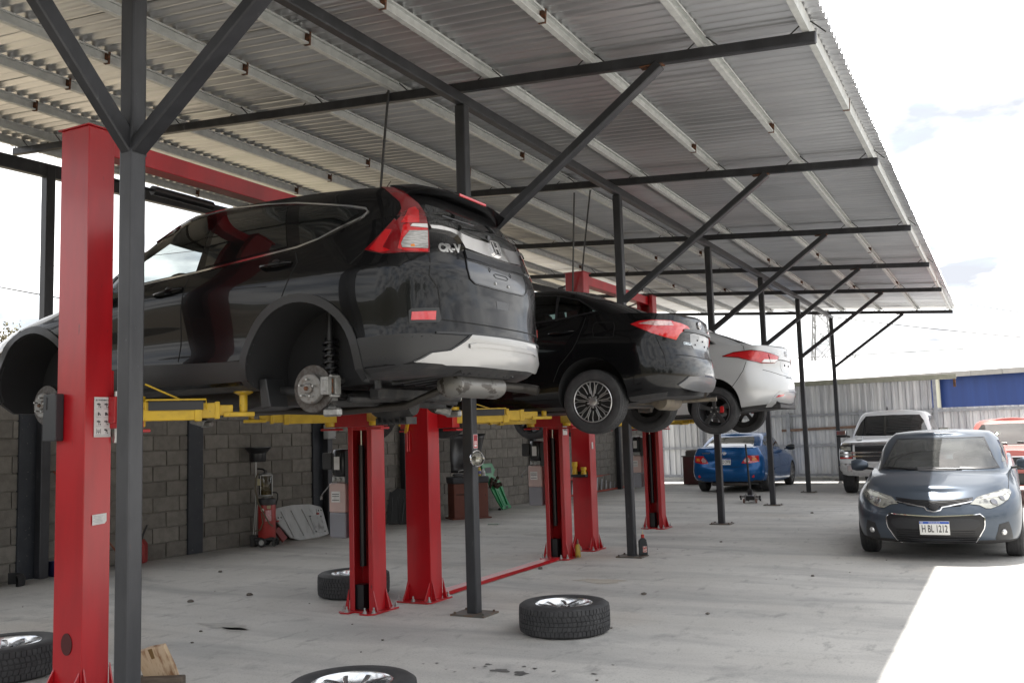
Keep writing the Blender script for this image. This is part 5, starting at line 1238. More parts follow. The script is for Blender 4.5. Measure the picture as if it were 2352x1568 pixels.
# outlines of lamps, glass and joints of the lifted saloons, in car space
CAR_T = dict(
    BLK_lamp=[(-0.405,0.819,0.962),(-0.49,0.798,0.988),(-0.608,0.761,0.993),(-0.743,0.604,0.989),(-0.759,0.569,0.979),(-0.765,0.563,0.805),(-0.702,0.703,0.826),(-0.602,0.808,0.864),(-0.499,0.833,0.917)],
    BLK_lamp_in=[(-0.752,0.586,0.981),(-0.79,0.478,0.972),(-0.82,0.341,0.95),(-0.827,0.298,0.924),(-0.807,0.438,0.902),(-0.787,0.511,0.865),(-0.766,0.56,0.808),(-0.764,0.586,0.885)],
    BLK_clear=[(-0.486,0.814,0.959),(-0.595,0.772,0.983),(-0.738,0.616,0.982),(-0.754,0.596,0.941),(-0.652,0.753,0.932),(-0.564,0.803,0.946)],
    BLK_seam1=[(-0.64,0.78,0.833),(-0.698,0.738,0.668),(-0.715,0.744,0.542)],
    BLK_fuel=[(-0.032,0.834,0.987),(-0.055,0.826,1.006),(-0.23,0.818,0.996),(-0.25,0.832,0.961),(-0.245,0.87,0.856),(-0.22,0.873,0.845),(-0.043,0.874,0.863),(-0.025,0.854,0.929)],
    BLK_handle=[(0.446,0.856,0.93),(0.311,0.856,0.931),(0.175,0.853,0.941)],
    BLK_seam2=[(0.059,0.807,1.069),(0.08,0.837,0.988),(0.129,0.878,0.843),(0.18,0.888,0.758)],
    BLK_glass=[(0.754,0.669,1.329),(0.427,0.684,1.297),(0.418,0.772,1.05),(0.65,0.777,1.031)],
    BLK_quarter=[(0.391,0.705,1.258),(0.147,0.752,1.123),(0.409,0.771,1.053)],
    WHT_lamp=[(-0.148,0.846,0.946),(-0.287,0.818,0.99),(-0.517,0.785,1.007),(-0.638,0.714,0.989),(-0.777,0.39,0.935),(-0.775,0.414,0.89),(-0.747,0.521,0.842),(-0.629,0.757,0.837),(-0.521,0.835,0.866),(-0.355,0.843,0.92)],
    WHT_ring=[(-0.48,0.822,0.945),(-0.528,0.792,0.987),(-0.595,0.761,0.973),(-0.622,0.752,0.929),(-0.596,0.788,0.88),(-0.521,0.829,0.893)],
    WHT_white=[(-0.629,0.757,0.848),(-0.663,0.711,0.886),(-0.772,0.428,0.89),(-0.747,0.522,0.845)],
    WHT_lseam=[(-0.699,0.638,0.952),(-0.713,0.614,0.84)],
    WHT_seam1=[(-0.338,0.565,1.113),(-0.428,0.793,1.015)],
    WHT_seam2=[(-0.461,0.854,0.864),(-0.418,0.877,0.742),(-0.339,0.885,0.629),(-0.247,0.887,0.515)],
    WHT_refl=[(-0.758,0.57,0.387),(-0.785,0.517,0.419),(-0.827,0.347,0.432),(-0.811,0.392,0.399)],
    WHT_crease=[(-0.641,0.742,0.746),(-0.788,0.404,0.688),(-0.826,-0.199,0.649)],)
mGap = M('panel gap', (.006, .006, .006), .9)
D2 = (.55, -.82, .05)
def gaps(c, lines, view, w=.008):
    for m in (False, True):
        for l in lines: c.strip('panel_gap', l, view, mGap, w, .0015, False, m, base=.002)
def mirror_pair(c, x, z, mat, out=.95, s=1.0):
    for m in (1, -1):
        q = MB(); q.lathe([(.0005, -.10), (.045, -.09), (.070, -.03), (.074, .04), (.055, .09), (.0005, .10)], 'Y', n=18)
        q.v = [(x + a * .9 * s, m * (out + b * s * 1.05), z + cc * s + .02 * b) for a, b, cc in q.v]; o = q.build('door_mirror', mat, c.root, smooth=55)
        q = MB(); q.bar((x + .02, m * (out - .17), z - .05), (x, m * (out - .03), z - .03), .06, .03); q.build('mirror_arm', mBlkS, o, bevel=.006)
def seats(c, xs=(1.0,), z=.0, w=.24):
    for x in xs:
        for y in (.36, -.36):
            q = MB(); q.prism([(x, .70), (x + .20, .70), (x + .02, 1.14), (x - .12, 1.14)], y - w, y + w, 'xz'); q.box((x - .09, y, 1.22), (.10, .24, .15)); q.build('seat', M('seat cloth', (.035, .034, .033), .85), c.root, bevel=.04, bseg=3, smooth=40)
def tail_common(c, plate_poly=None): pass
def black_saloon():
    c, T = BLK, CAR_T
    mTint = glass('smoked glass', (.22, .27, .26))
    for m in (False, True):
        lp = c.patch('tail_lamp', T['BLK_lamp'], D2, mRedLens, .007, .02, .03, mirror=m)
        c.patch('lens', T['BLK_clear'], D2, M('pale pink lens', (.60, .42, .41), .12, .2, coat=.8, var=(40, (.40, .25, .24), .45, .65)), .011, .008, .03, mirror=m, parent=lp)
        lp2 = c.patch('boot_lamp', T['BLK_lamp_in'], (.8, -.6, 0), M('light red lens', (.56, .05, .05), .12, coat=.8), .007, .02, .025, mirror=m)
        c.patch('fuel_flap', T['BLK_fuel'], (0, -1, 0), mPaintBlack, .003, .006, .06, mirror=False) if not m else None
        c.strip('panel_gap', T['BLK_fuel'], (0, -1, 0), mGap, .007, .0035, True, False, base=.002) if not m else None
        c.patch('side_window', SAL_SIDE, 'L', mTint, .002, .004, .09, mirror=m)
        # pillar between door glass and quarter glass, trims
        c.strip('window_pillar', [(.40, 1.06), (.41, 1.33)], 'L', mBlkS, .03, .006, mirror=m)
        c.strip('window_pillar', [(1.02, 1.05), (1.0, 1.36)], 'L', mBlkS, .10, .005, mirror=m)
        c.strip('window_trim', [(1.5, 1.045), (1.0, 1.055), (.60, 1.07), (.30, 1.085), (-.03, 1.13), (.17, 1.262), (.45, 1.338), (.8, 1.365), (1.2, 1.355)], 'L', mBlkS, .018, .006, mirror=m)
        a, b, e = [Vector(p) for p in T['BLK_handle']]; sg = -1 if m else 1
        for dx in (0, .95):
            q = MB(); q.tube([Vector((p.x + dx, (p.y + o) * sg, p.z)) for p, o in ((a, .004), (a.lerp(b, .3), .032), (b, .036), (e.lerp(b, .3), .032), (e, .004))], [.010, .013, .014, .013, .010], 10); q.build('door_handle', mPaintBlack, c.root, smooth=50)
    gaps(c, [T['BLK_seam1'], ], (.7, -.7, 0)); gaps(c, [T['BLK_seam2'], [(.18, .888, .758), (.33, .888, .60), (.40, .88, .45)], [(1.03, .80, 1.04), (1.03, .88, .8), (1.05, .87, .3)]], (0, -1, 0))
    c.patch('rear_window', [(-.50, 1.13), (.50, 1.13), (.45, 1.335), (-.45, 1.335)], 'B', mTint, .002, .004, .08)
    lip = c.patch('boot_lip', sym([(0, .925), (.25, .925), (.44, .915), (.455, .895), (.25, .897), (0, .897)]), 'B', mBlkS, .018, .03, .04)
    c.patch('plate_recess', sym([(0, .892), (.20, .892), (.30, .875), (.285, .80), (.22, .735), (0, .733)]), 'B', M('plate recess satin', (.16, .165, .17), .3, .3, coat=.4), .002, .01, .05)
    for y in (.09, -.09, .16, -.16):
        p, n = c.at(y, .80 + (.03 if abs(y) < .1 else -.02), 'B'); q = MB(); q.cyl((0, 0, 0), .009, .012, 'X', 8); q.build('screw', mBlkS, c.root, loc=p + n * .003)
    p, n = c.at(.36, .778, 'B'); lettering('badge', 'COROLLA', .036, mChrome, p + n * .003, (0, -1, 0), n, c.root, extrude=.002, bold=.001)
    p, n = c.at(-.36, .778, 'B'); lettering('badge', 'LE', .036, mChrome, p + n * .003, (0, -1, 0), n, c.root, extrude=.002, bold=.001)
    three_oval(c, 0, .985, 'B', .052)
    c.patch('rear_valance', sym([(0, .46), (.30, .458), (.46, .455), (.60, .372), (.52, .345), (.30, .325), (0, .318)]), 'B', M('grey valance', (.085, .087, .092), .4, coat=.3), .012, .025, .04)
    c.strip('panel_gap', [(.62, .66), (.33, .655), (0, .648), (-.33, .655), (-.62, .66)], 'B', mGap, .008, .0015, base=.002)
    # exhaust and axle under the tail
    q = MB(); q.lathe([(.0005, -.26), (.08, -.25), (.09, -.2), (.09, .2), (.08, .25), (.0005, .26)], 'Y', (-.45, -.05, .235), 24); q.tube([(-.5, -.30, .24), (-.72, -.42, .25), (-.86, -.43, .25)], .022, 10); q.tube([(-.38, .1, .22), (0, .16, .24), (1.4, .12, .16)], .022, 8)
    q.build('exhaust', M('tan coated steel', (.20, .17, .13), .6, .3, var=(8, (.10, .09, .08), .45, .65)), c.root, smooth=45)
    q = MB(); q.bar((-.02, .62, .22), (-.02, -.62, .22), .13, .07); q.bar((-.02, .60, .22), (.42, .55, .24), .07, .06); q.bar((-.02, -.60, .22), (.42, -.55, .24), .07, .06); q.build('rear_axle', mCast, c.root, bevel=.015)
    for s in (1, -1): q = MB(); q.box((0, s * .63, .23), (.16, .07, .17)); q.cyl((0, s * .655, .238), .10, .05, 'Y', 20); q.build('rear_hub', mCast, c.root, bevel=.01)
    q = MB(); q.box((1.35, 0, .17), (2.0, 1.25, .05)); q.build('underbody_pan', mUnder, c.root, bevel=.01)
    seats(c, (1.15, .35)); mirror_pair(c, 1.95, 1.02, mPaintBlack)
def three_oval(c, y, z, view, r):
    """round emblem: an outer oval with two inner ovals"""
    p, n = c.at(y, z, view); q = MB()
    def oval(cx, cy, a, b): q.tube([(cx + a * math.cos(t), cy + b * math.sin(t), .004) for t in np.linspace(0, 2 * PI, 29)], r * .085, 6, caps=False)
    oval(0, 0, r, r * .68); oval(0, r * .26, r * .62, r * .30); oval(0, -.02 * r, r * .26, r * .62)
    e = q.build('emblem', mChrome, c.root, smooth=50); e.matrix_local = frame_matrix(Vector(p) + Vector(n) * .006, (0, -1 if view == 'B' else 1, 0), n); return e
def white_saloon():
    c, T = WHT, CAR_T
    for m in (False, True):
        lp = c.patch('tail_lamp', T['WHT_lamp'], D2, mRedLens, .007, .02, .03, mirror=m)
        c.patch('lens', T['WHT_ring'], D2, M('bright red lens', (.62, .03, .03), .12, coat=.8), .012, .008, .03, mirror=m, parent=lp)
        c.patch('lens', T['WHT_white'], D2, MATS['white lens'], .011, .008, .03, mirror=m, parent=lp)
        c.strip('lamp_seam', T['WHT_lseam'], D2, mGap, .007, .012, False, m)
        c.strip('lamp_edge', T['WHT_lamp'], D2, mDeepRed, .012, .010, True, m)
        c.patch('reflector', T['WHT_refl'], (.8, -.6, 0), mRedLens, .006, .012, .03, mirror=m)
        c.strip('bumper_crease', [(-.66, .66, .31), (-.76, .59, .41), (-.80, .50, .455), (-.85, .18, .475), (-.86, 0, .478)], (.9, -.4, 0), mPaintSilver, .02, .010, False, m)
        c.patch('side_window', SAL_SIDE, 'L', mGlassDark, .003, .008, .09, mirror=m)
        c.strip('window_trim', [(1.5, 1.045), (.60, 1.07), (.30, 1.085), (-.03, 1.13), (.17, 1.262), (.45, 1.338), (.8, 1.365), (1.2, 1.355)], 'L', mChrome, .016, .006, mirror=m)
        sg = -1 if m else 1
        q = MB(); q.box((-.02, .69 * sg, .24), (.10, .03, .07)); q.build('brake_caliper', M('red caliper', (.45, .01, .012), .35, coat=.4), c.root, bevel=.01)
        q = MB(); q.box((-.105, .845 * sg, .25), (.055, .02, .085)); q.build('brake_caliper', MATS['red caliper'], c.root, bevel=.008)
    gaps(c, [T['WHT_seam2']], (.3, -1, 0)); gaps(c, [T['WHT_seam1']], (.2, -.8, -.5)); gaps(c, [T['WHT_crease']], (.9, -.5, 0), .007)
    c.patch('rear_window', [(-.52, 1.14), (.52, 1.14), (.45, 1.33), (-.45, 1.33)], 'B', mGlassDark, .003, .008, .08)
    c.patch('plate_recess', sym([(0, .86), (.30, .87), (.33, .83), (.27, .73), (0, .72)]), 'B', M('pale recess', (.46, .47, .48), .35, .2, coat=.5), .002, .01, .05)
    for y in (.12, -.12):
        p, n = c.at(y, .825, 'B'); q = MB(); q.cyl((0, 0, 0), .018, .012, 'X', 10); q.build('screw', mBlkS, c.root, loc=p + n * .004)
    c.strip('boot_shade', [(.42, .885), (.2, .89), (-.2, .89), (-.42, .885)], 'B', M('grey painted shade', (.10, .10, .105), .5), .018, .004)  # shade below the boot edge, painted as a flat grey strip
    p, n = c.at(.52, .975, 'B'); lettering('badge', 'Elantra', .040, mChrome, p + n * .003, (0, -1, 0), n, c.root, extrude=.002, shear=.3)
    p, n = c.at(0, .985, 'B'); q = MB(); q.tube([(.052 * math.cos(t), .034 * math.sin(t), .004) for t in np.linspace(0, 2 * PI, 27)], .0045, 6, caps=False)
    q.bar((-.026, -.026, .004), (-.014, .028, .004), .007, .005); q.bar((.014, -.028, .004), (.026, .026, .004), .007, .005); q.bar((-.02, -.004, .004), (.02, .004, .004), .006, .005)
    e = q.build('emblem', mChrome, c.root); e.matrix_local = frame_matrix(p + n * .005, (0, -1, 0), n)
    c.patch('lower_valance', sym([(0, .31), (.40, .32), (.52, .34), (.50, .315), (.30, .30), (0, .29)]), 'B', mBlk, .012, .025, .04)
    q = MB(); q.box((1.35, 0, .17), (2.0, 1.25, .05)); q.box((-.5, 0, .27), (.6, 1.0, .06)); q.build('underbody_pan', mUnder, c.root, bevel=.01)
    q = MB(); q.bar((-.02, .66, .23), (-.02, -.66, .23), .12, .07); q.build('rear_axle', mCast, c.root, bevel=.015); mirror_pair(c, 1.95, 1.02, mPaintSilver)
def grey_saloon():
    c = DK
    mWS = glass('windscreen', (.36, .42, .40), dust=.09, ior=1.95)
    c.patch('windscreen', [(-.66, .985), (.66, .985), (.62, 1.08), (.51, 1.335), (-.51, 1.335), (-.62, 1.08)], 'F', mWS, .003, .004, .07)
    c.patch('rear_window', [(-.5, 1.13), (.5, 1.13), (.45, 1.335), (-.45, 1.335)], 'B', mWS, .002, .004, .08)
    c.strip('screen_edge', [(-.67, .98), (-.62, 1.08), (-.515, 1.345), (.515, 1.345), (.62, 1.08), (.67, .98)], 'F', mBlkS, .022, .004)
    c.patch('cowl', sym([(0, 1.0), (.66, .995), (.68, .975), (.4, .968), (0, .965)]), 'F', mBlk, .006, .012, .06)
    hl = [(3.482, .366, .640), (3.40, .45, .712), (3.24, .60, .752), (3.07, .715, .782), (3.02, .762, .772), (3.05, .776, .74), (3.20, .735, .675), (3.35, .64, .615), (3.43, .572, .593), (3.455, .52, .592), (3.46, .455, .628)]
    gr = sym([(0, .672), (.19, .677), (.40, .700), (.365, .648), (.08, .607), (0, .600)]); V = [(.39, .663), (.335, .652), (.09, .606), (.07, .575), (0, .558)]
    g = c.patch('upper_grille', gr, 'F', mBlkS, .004, .02, .03)
    for k in range(5): c.strip('grille_bar', [(.36 - .02 * k, .690 - k * .016), (0, .665 - k * .014), (-.36 + .02 * k, .690 - k * .016)], 'F', mBlk, .006, .010, parent=g)
    c.strip('chrome_vee', V + [(-a, b) for a, b in V[-2::-1]], 'F', mChrome, .016, .012)
    p, n = c.at(0, .612, 'F'); q = MB(); q.lathe([(.0005, .012), (.05, .010), (.058, 0)], 'Z', n=28); q.v = [(x, y * .72, z) for x, y, z in q.v]; e = q.build('emblem', mBlkS, c.root, smooth=40); e.matrix_local = frame_matrix(p + n * .01, (0, 1, 0), n)
    low = [(0, .509), (.27, .522), (.455, .532), (.497, .497), (.492, .42), (.485, .38), (.40, .24), (.372, .205), (0, .202)]
    lg = c.patch('lower_grille', sym(low), 'F', mBlkS, .004, .02, .04)
    for z in (.35, .325, .30, .275, .25, .225): c.strip('grille_bar', [(.40, z), (0, z - .004), (-.40, z)], 'F', mBlk, .010, .012, parent=lg)
    c.patch('grille_panel', sym([(0, .485), (.37, .49), (.44, .475), (.455, .43), (.40, .375), (0, .372)]), 'F', M('matt black grille', (.022, .023, .026), .5), .010, .012, .05, parent=lg)
    out = [(.365, .20), (.405, .245), (.487, .38), (.497, .42), (.500, .498), (.456, .535), (.27, .525), (0, .512)]
    c.strip('chrome_outline', out + [(-a, b) for a, b in out[-2::-1]], 'F', mChrome, .013, .014)
    for m in (False, True):
        h = c.patch('headlight', hl, (-.85, -.5, -.12), M('headlight glass', (.40, .40, .36), .08, .35, coat=1., var=(14, (.16, .16, .15), .48, .62)), .006, .02, .03, mirror=m)
        c.patch('lens', [(3.42, .49, .685), (3.26, .60, .735), (3.10, .71, .762), (3.06, .745, .755), (3.20, .67, .71)], (-.85, -.5, -.12), M('pale headlight lens', (.62, .62, .55), .12, .2, coat=.8), .010, .008, .03, mirror=m, parent=h)
        for px, pz, r in ((.60, .655, .038), (.68, .69, .03)):
            pp, n = c.at(-px if m else px, pz, 'F'); q = MB(); q.lathe([(.0005, .010), (r * .6, .012), (r, .009), (r * 1.1, .002)], 'Z', n=18); o = q.build('projector', M('headlight bulb', (.20, .20, .21), .06, .7, coat=1.), h, smooth=40); o.matrix_local = frame_matrix(pp + n * .006, (0, 1, 0), n)
        c.strip('lamp_seam', hl, (-.85, -.5, -.12), mGap, .007, .004, True, m)
        rc = c.patch('fog_recess', [(3.412, .60, .270), (3.40, .63, .42), (3.33, .735, .445), (3.21, .762, .252), (3.38, .60, .244)], (-.85, -.5, 0), M('matt black grille', (.022, .023, .026), .5), .003, .012, .03, mirror=m)
        pp, n = c.at(-.675 if m else .675, .335, 'F'); q = MB(); q.lathe([(.0005, .020), (.026, .018), (.032, .010), (.034, 0)], 'Z', n=20); o = q.build('fog_lamp', M('fog lens', (.6, .6, .6), .08, .6, coat=1.), rc, smooth=40); o.matrix_local = frame_matrix(pp + n * .006, (0, 1, 0), n)
        c.patch('side_window', [(.1, 1.10), (1.95, 1.04), (1.45, 1.30), (.45, 1.32)], 'L', mWS, .002, .004, .1, mirror=m)
        c.strip('panel_gap', [(3.02, .765, .79), (2.7, .78, .90), (2.25, .79, .965)], (0, -.7, -.7), mGap, .008, .0015, False, m, base=.002)
    c.strip('panel_gap', [(.40, .708), (.2, .686), (0, .680), (-.2, .686), (-.40, .708)], 'F', mGap, .010, .0015, base=.002)
    gaps(c, [[(2.25, .80, .95), (2.25, .88, .7), (2.25, .86, .3)], [(1.15, .80, 1.0), (1.15, .88, .7), (1.15, .86, .25)]], (0, -1, 0))
    plate(c, 'F', 0, .392, 'HONDURAS', 'H BL 1212', (0, 1, 0), (.305, .155))
    # wipers
    for pts in ([(2.46, -.05, .985), (2.40, -.30, 1.0), (2.18, -.60, 1.0)], [(2.46, .42, .985), (2.50, .10, .99), (2.49, -.02, .995)]):
        q = MB(); P3 = []
        for p in pts:
            h, n = c.cast((p[0] + 3 * .5, p[1], p[2] + 3 * .55), (-.67, 0, -.74)); P3.append((h + n * .02) if h is not None else Vector(p))
        q.tube(P3, [.010, .008, .006], 6); q.build('wiper', mBlkS, c.root, smooth=50)
    mirror_pair(c, 1.90, 1.02, mPaintBG, .97, 1.05); seats(c, (1.10, .3))
    q = MB(); q.tube([(1.58 - .03 * math.sin(t), .36 + .18 * math.cos(t), .93 + .17 * math.sin(t)) for t in np.linspace(0, 2 * PI, 25)], .014, 8, caps=False); q.build('steering_wheel', mBlk, c.root, smooth=50)
    q = MB(); q.box((1.42, 0, 1.30), (.03, .22, .06)); q.build('rear_view_mirror', mBlk, c.root, bevel=.012)
    q = MB(); q.prism([(1.75, .88), (2.35, .93), (2.35, .80), (1.75, .80)], -.68, .68, 'xz'); q.build('dashboard', M('dash grey', (.05, .05, .05), .7), c.root, bevel=.03)
def blue_saloon():
    c = BLU
    for m in (False, True):
        poly = [(-.72, .785, .895), (-.78, .69, .895), (-.85, .54, .90), (-.885, .40, .715), (-.85, .55, .705), (-.71, .785, .745)]
        lp = c.patch('tail_lamp', poly, (.75, -.65, 0), mRedLens, .008, .02, .03, mirror=m)
        c.patch('lens', [(-.85, .545, .865), (-.872, .46, .79), (-.872, .47, .74), (-.85, .57, .735), (-.83, .60, .80)], (.75, -.65, 0), MATS['pale pink lens'], .012, .008, .025, mirror=m, parent=lp)
        c.patch('lens', [(-.80, .645, .84), (-.76, .73, .84), (-.75, .74, .78), (-.81, .64, .77)], (.75, -.65, 0), mAmber, .012, .008, .025, mirror=m, parent=lp)
        pp, n = c.at(-.65 if m else .65, .405, 'B'); q = MB(); q.cyl((0, 0, 0), .035, .012, 'X', 18); q.build('reflector', mRedLens, c.root, smooth=40, loc=pp + n * .003)
        c.patch('side_window', SAL_SIDE + [], 'L', mGlassDark, .003, .008, .09, mirror=m); c.patch('side_window', [(1.22, 1.06), (1.95, 1.03), (1.55, 1.27), (1.22, 1.335)], 'L', mGlassDark, .003, .008, .09, mirror=m)
        c.strip('side_moulding', [(.42, .52), (1.2, .54), (2.3, .55)], 'L', mPaintBlue, .04, .012, mirror=m)
    gaps(c, [[(.06, .807, 1.07), (.13, .878, .84), (.33, .888, .60), (.40, .88, .45)], [(1.18, .80, 1.04), (1.18, .88, .8), (1.18, .87, .3)], [(2.2, .80, .98), (2.2, .88, .7), (2.2, .87, .3)]], (0, -1, 0))
    c.patch('rear_window', [(-.60, 1.115), (.60, 1.115), (.52, 1.30), (.46, 1.335), (-.46, 1.335), (-.52, 1.30)], 'B', M('sun-toned rear glass', (.06, .062, .055), .04, spec=.5, coat=.5), .003, .008, .07)  # sunlit look put into the glass colour, paler than the side windows
    c.strip('boot_edge', [(.66, 1.075), (.3, 1.085), (-.3, 1.085), (-.66, 1.075)], 'B', mPaintBlue, .03, .012)
    c.strip('panel_gap', [(.40, .72), (.42, .64), (.0, .62), (-.42, .64), (-.40, .72)], 'B', mGap, .010, .0015, base=.002)
    c.strip('plate_garnish', [(.36, .868), (0, .875), (-.36, .868)], 'B', mPaintBlue, .045, .022)
    plate(c, 'B', 0, .755, 'HONDURAS', 'H CD 2978', (0, -1, 0), (.31, .155))
    p, n = c.at(.46, .965, 'B'); lettering('badge', 'COROLLA', .048, mChrome, p + n * .003, (0, -1, 0), n, c.root, extrude=.002, bold=.001)
    three_oval(c, 0, .955, 'B', .05); mirror_pair(c, 1.95, 1.03, M('dark mirror', (.03, .035, .04), .3, coat=.5), 1.0, 1.15)
    q = MB(); q.cyl((.7, 0, 1.463), .02, .03, n=10); q.tube([(.7, 0, 1.465), (.60, 0, 1.52)], .004, 5); q.build('aerial', mBlk, c.root)
    q = MB(); q.box((-.55, -.05, .22), (.35, .9, .10)); q.build('exhaust_box', mCast, c.root, bevel=.03); seats(c, (1.1, .3))
black_saloon(); white_saloon(); grey_saloon(); blue_saloon()

# ------------------------------------------------------------------ pickups
def pickup(name, label, loc, rotz, pnt, sx, sy, sz, kind, group=None):
    Z = lambda t: [(a * sx, b * sz) for a, b in t] if isinstance(t, list) else t * sz
    W = lambda t: [(a * sx, b * sy) for a, b in t]
    L = lambda z, w, xr, xf, n=6, Lf=.40, **k: dict(z=Z(z), w=W(w), xr=xr * sx, xf=xf * sx, Lr=.2, Lf=Lf, nr=6, nf=n, **k)
    top = [(-1.1, 1.30), (.8, 1.30), (2.9, 1.235), (3.2, 1.225), (4.0, 1.19), (4.5, 1.13)]
    lower = [L([(-1.1, .45), (4.5, .42)], [(-1, .90), (4.5, .84)], -1.10, 4.42), L([(-1.1, .58), (4.5, .55)], [(-1, .985), (3, .985), (4.5, .93)], -1.14, 4.52),
             L([(-1.1, .85), (4.5, .80)], [(-1, 1.0), (0, 1.01), (2, 1.0), (3.6, 1.015), (4.5, .96)], -1.15, 4.55, crease=True), L([(-1.1, 1.10), (4.5, 1.0)], [(-1, 1.0), (2, .995), (3.6, 1.0), (4.5, .95)], -1.15, 4.53),
             L(top, [(-1, .97), (2.9, .95), (4.5, .88)], -1.13, 4.46)]
    upper = [L([(.8, 1.24), (3.2, 1.19)], [(.8, .93), (3, .90)], .85, 3.22, 3.5, .5), L([(.8, 1.52), (2.8, 1.52)], [(.8, .86), (2.7, .83)], .93, 2.78, 3.5, .45), L([(1, 1.75), (2.4, 1.75)], [(1, .77), (2.3, .74)], 1.02, 2.42, 4, .35), L([(1, 1.835), (2.2, 1.835)], [(1, .66), (2.2, .64)], 1.10, 2.25, 4, .3)]
    c = Car(name, label, 'pickup truck', loc, rotz, lower, upper, pnt, [(0, .42 * sz, .47 * sz), (3.65 * sx, .42 * sz, .47 * sz)], crown=[(-1, 0), (3.2 * sx, 0), (3.5 * sx, .05), (4.4 * sx, .04)], roof_crown=.05)
    F = lambda pts: [(a * sy, b * sz) for a, b in pts]
    c.patch('windscreen', F(sym([(0, 1.76), (.60, 1.745), (.70, 1.60), (.82, 1.29), (.5, 1.28), (0, 1.275)])), 'F', mGlassDark if kind == 'big' else glass('windscreen'), .004, .012, .09)
    for m in (False, True): c.patch('side_window', [(a * sx, b * sz) for a, b in [(1.0, 1.34), (2.75, 1.33), (2.30, 1.70), (1.1, 1.72)]], 'L', mGlassDark, .004, .012, .12, mirror=m)
    for x in (0, 3.65 * sx):
        for s in (1, -1):
            w = add_wheel(c, 'truck', x, .86 * sy, .40 * (1 if kind == 'big' else .8), s)
            if kind != 'big': w.scale = (.8, .8, .8)
    for pts in (((3.12, -.1, 0), (3.02, -.55, 0)), ((3.12, .6, 0), (3.05, .1, 0))):
        q = MB(); P3 = []
        for p in pts:
            h, n = c.cast((p[0] * sx + 1.5, p[1] * sy, 1.32 * sz + 1.2), (-.78, 0, -.62)); P3.append(h + n * .02 if h is not None else Vector(p))
        q.tube(P3, .010, 6); q.build('wiper', mBlkS, c.root, smooth=50)
    return c, F
mPaintWhite = paint('white truck paint', (.66, .665, .67), 0, .3)
def silver_truck():
    c, F = pickup('pickup_truck', 'big white pickup with a chrome grille parked facing the camera behind the blue-grey saloon', (-2.42, 26.6, 0), -PI / 2, mPaintWhite, 1, 1, 1, 'big')
    g = c.patch('grille', F(sym([(0, 1.085), (.62, 1.085), (.60, .78), (.4, .74), (0, .735)])), 'F', mBlk, .006, .02, .06)
    for z in (1.02, .985): c.strip('grille_bar', F([(.60, z), (-.60, z)]), 'F', mBlkS, .03, .02, parent=g)
    for z, w in ((1.115, .055), (.935, .035), (.855, .04)): c.strip('chrome_bar', F([(.93, z), (.5, z), (-.5, z), (-.93, z)]), 'F', mChrome, w, .03)
    for m in (False, True):
        h = c.patch('headlight', F([(.66, 1.09), (.93, 1.09), (.945, .80), (.66, .80)]), 'F', M('dark headlight', (.05, .052, .056), .08, .4, coat=1.), .012, .02, .05, mirror=m)
        c.patch('lens', F([(.70, 1.06), (.90, 1.06), (.90, .98), (.70, .98)]), 'F', MATS['headlight glass'], .016, .008, .04, mirror=m, parent=h)
        c.patch('lens', F([(.68, .835), (.93, .835), (.93, .805), (.68, .805)]), 'F', MATS['light red lens'], .016, .008, .04, mirror=m, parent=h)
        c.patch('lens', F([(.68, .915), (.93, .915), (.93, .875), (.68, .875)]), 'F', mClearLens, .016, .008, .04, mirror=m, parent=h)
    bp = c.patch('chrome_bumper', F(sym([(0, .70), (.90, .705), (.955, .70), (.955, .50), (.75, .46), (.45, .44), (0, .44)])), 'F', mChrome, .045, .07, .05)
    for m in (1, -1):
        pp, n = c.at(m * .74, .60, 'F'); q = MB(); q.box((0, 0, 0), (.04, .10, .15)); q.build('fog_lamp', M('fog lens', (.6, .6, .6), .08, .6, coat=1.), bp, bevel=.015, loc=pp + n * .045)
        q = MB(); q.box((2.82, m * 1.13, 1.34), (.10, .24, .17)); q.bar((2.82, m * .93, 1.27), (2.82, m * 1.05, 1.29), .06, .05); mo = q.build('door_mirror', mBlkS, c.root, bevel=.03, bseg=2)
        q = MB(); q.box((2.875, m * 1.13, 1.365), (.03, .22, .11)); q.build('mirror_cap', mChrome, mo, bevel=.012)
    c.strip('bonnet_ridge', [(3.3, .62), (4.2, .55)], 'T', mPaintWhite, .12, .02); c.strip('bonnet_ridge', [(3.3, -.62), (4.2, -.55)], 'T', mPaintWhite, .12, .02)
    q = MB(); q.lathe([(.0005, .10), (.012, .08), (.03, 0)], 'Z', (1.7, -.18, 1.885), 10); q.build('roof_fin', mBlk, c.root)
    q = MB(); q.box((3.9, 0, .50), (.9, 1.5, .12)); q.build('skid_panel', mBlk, c.root)
silver_truck()
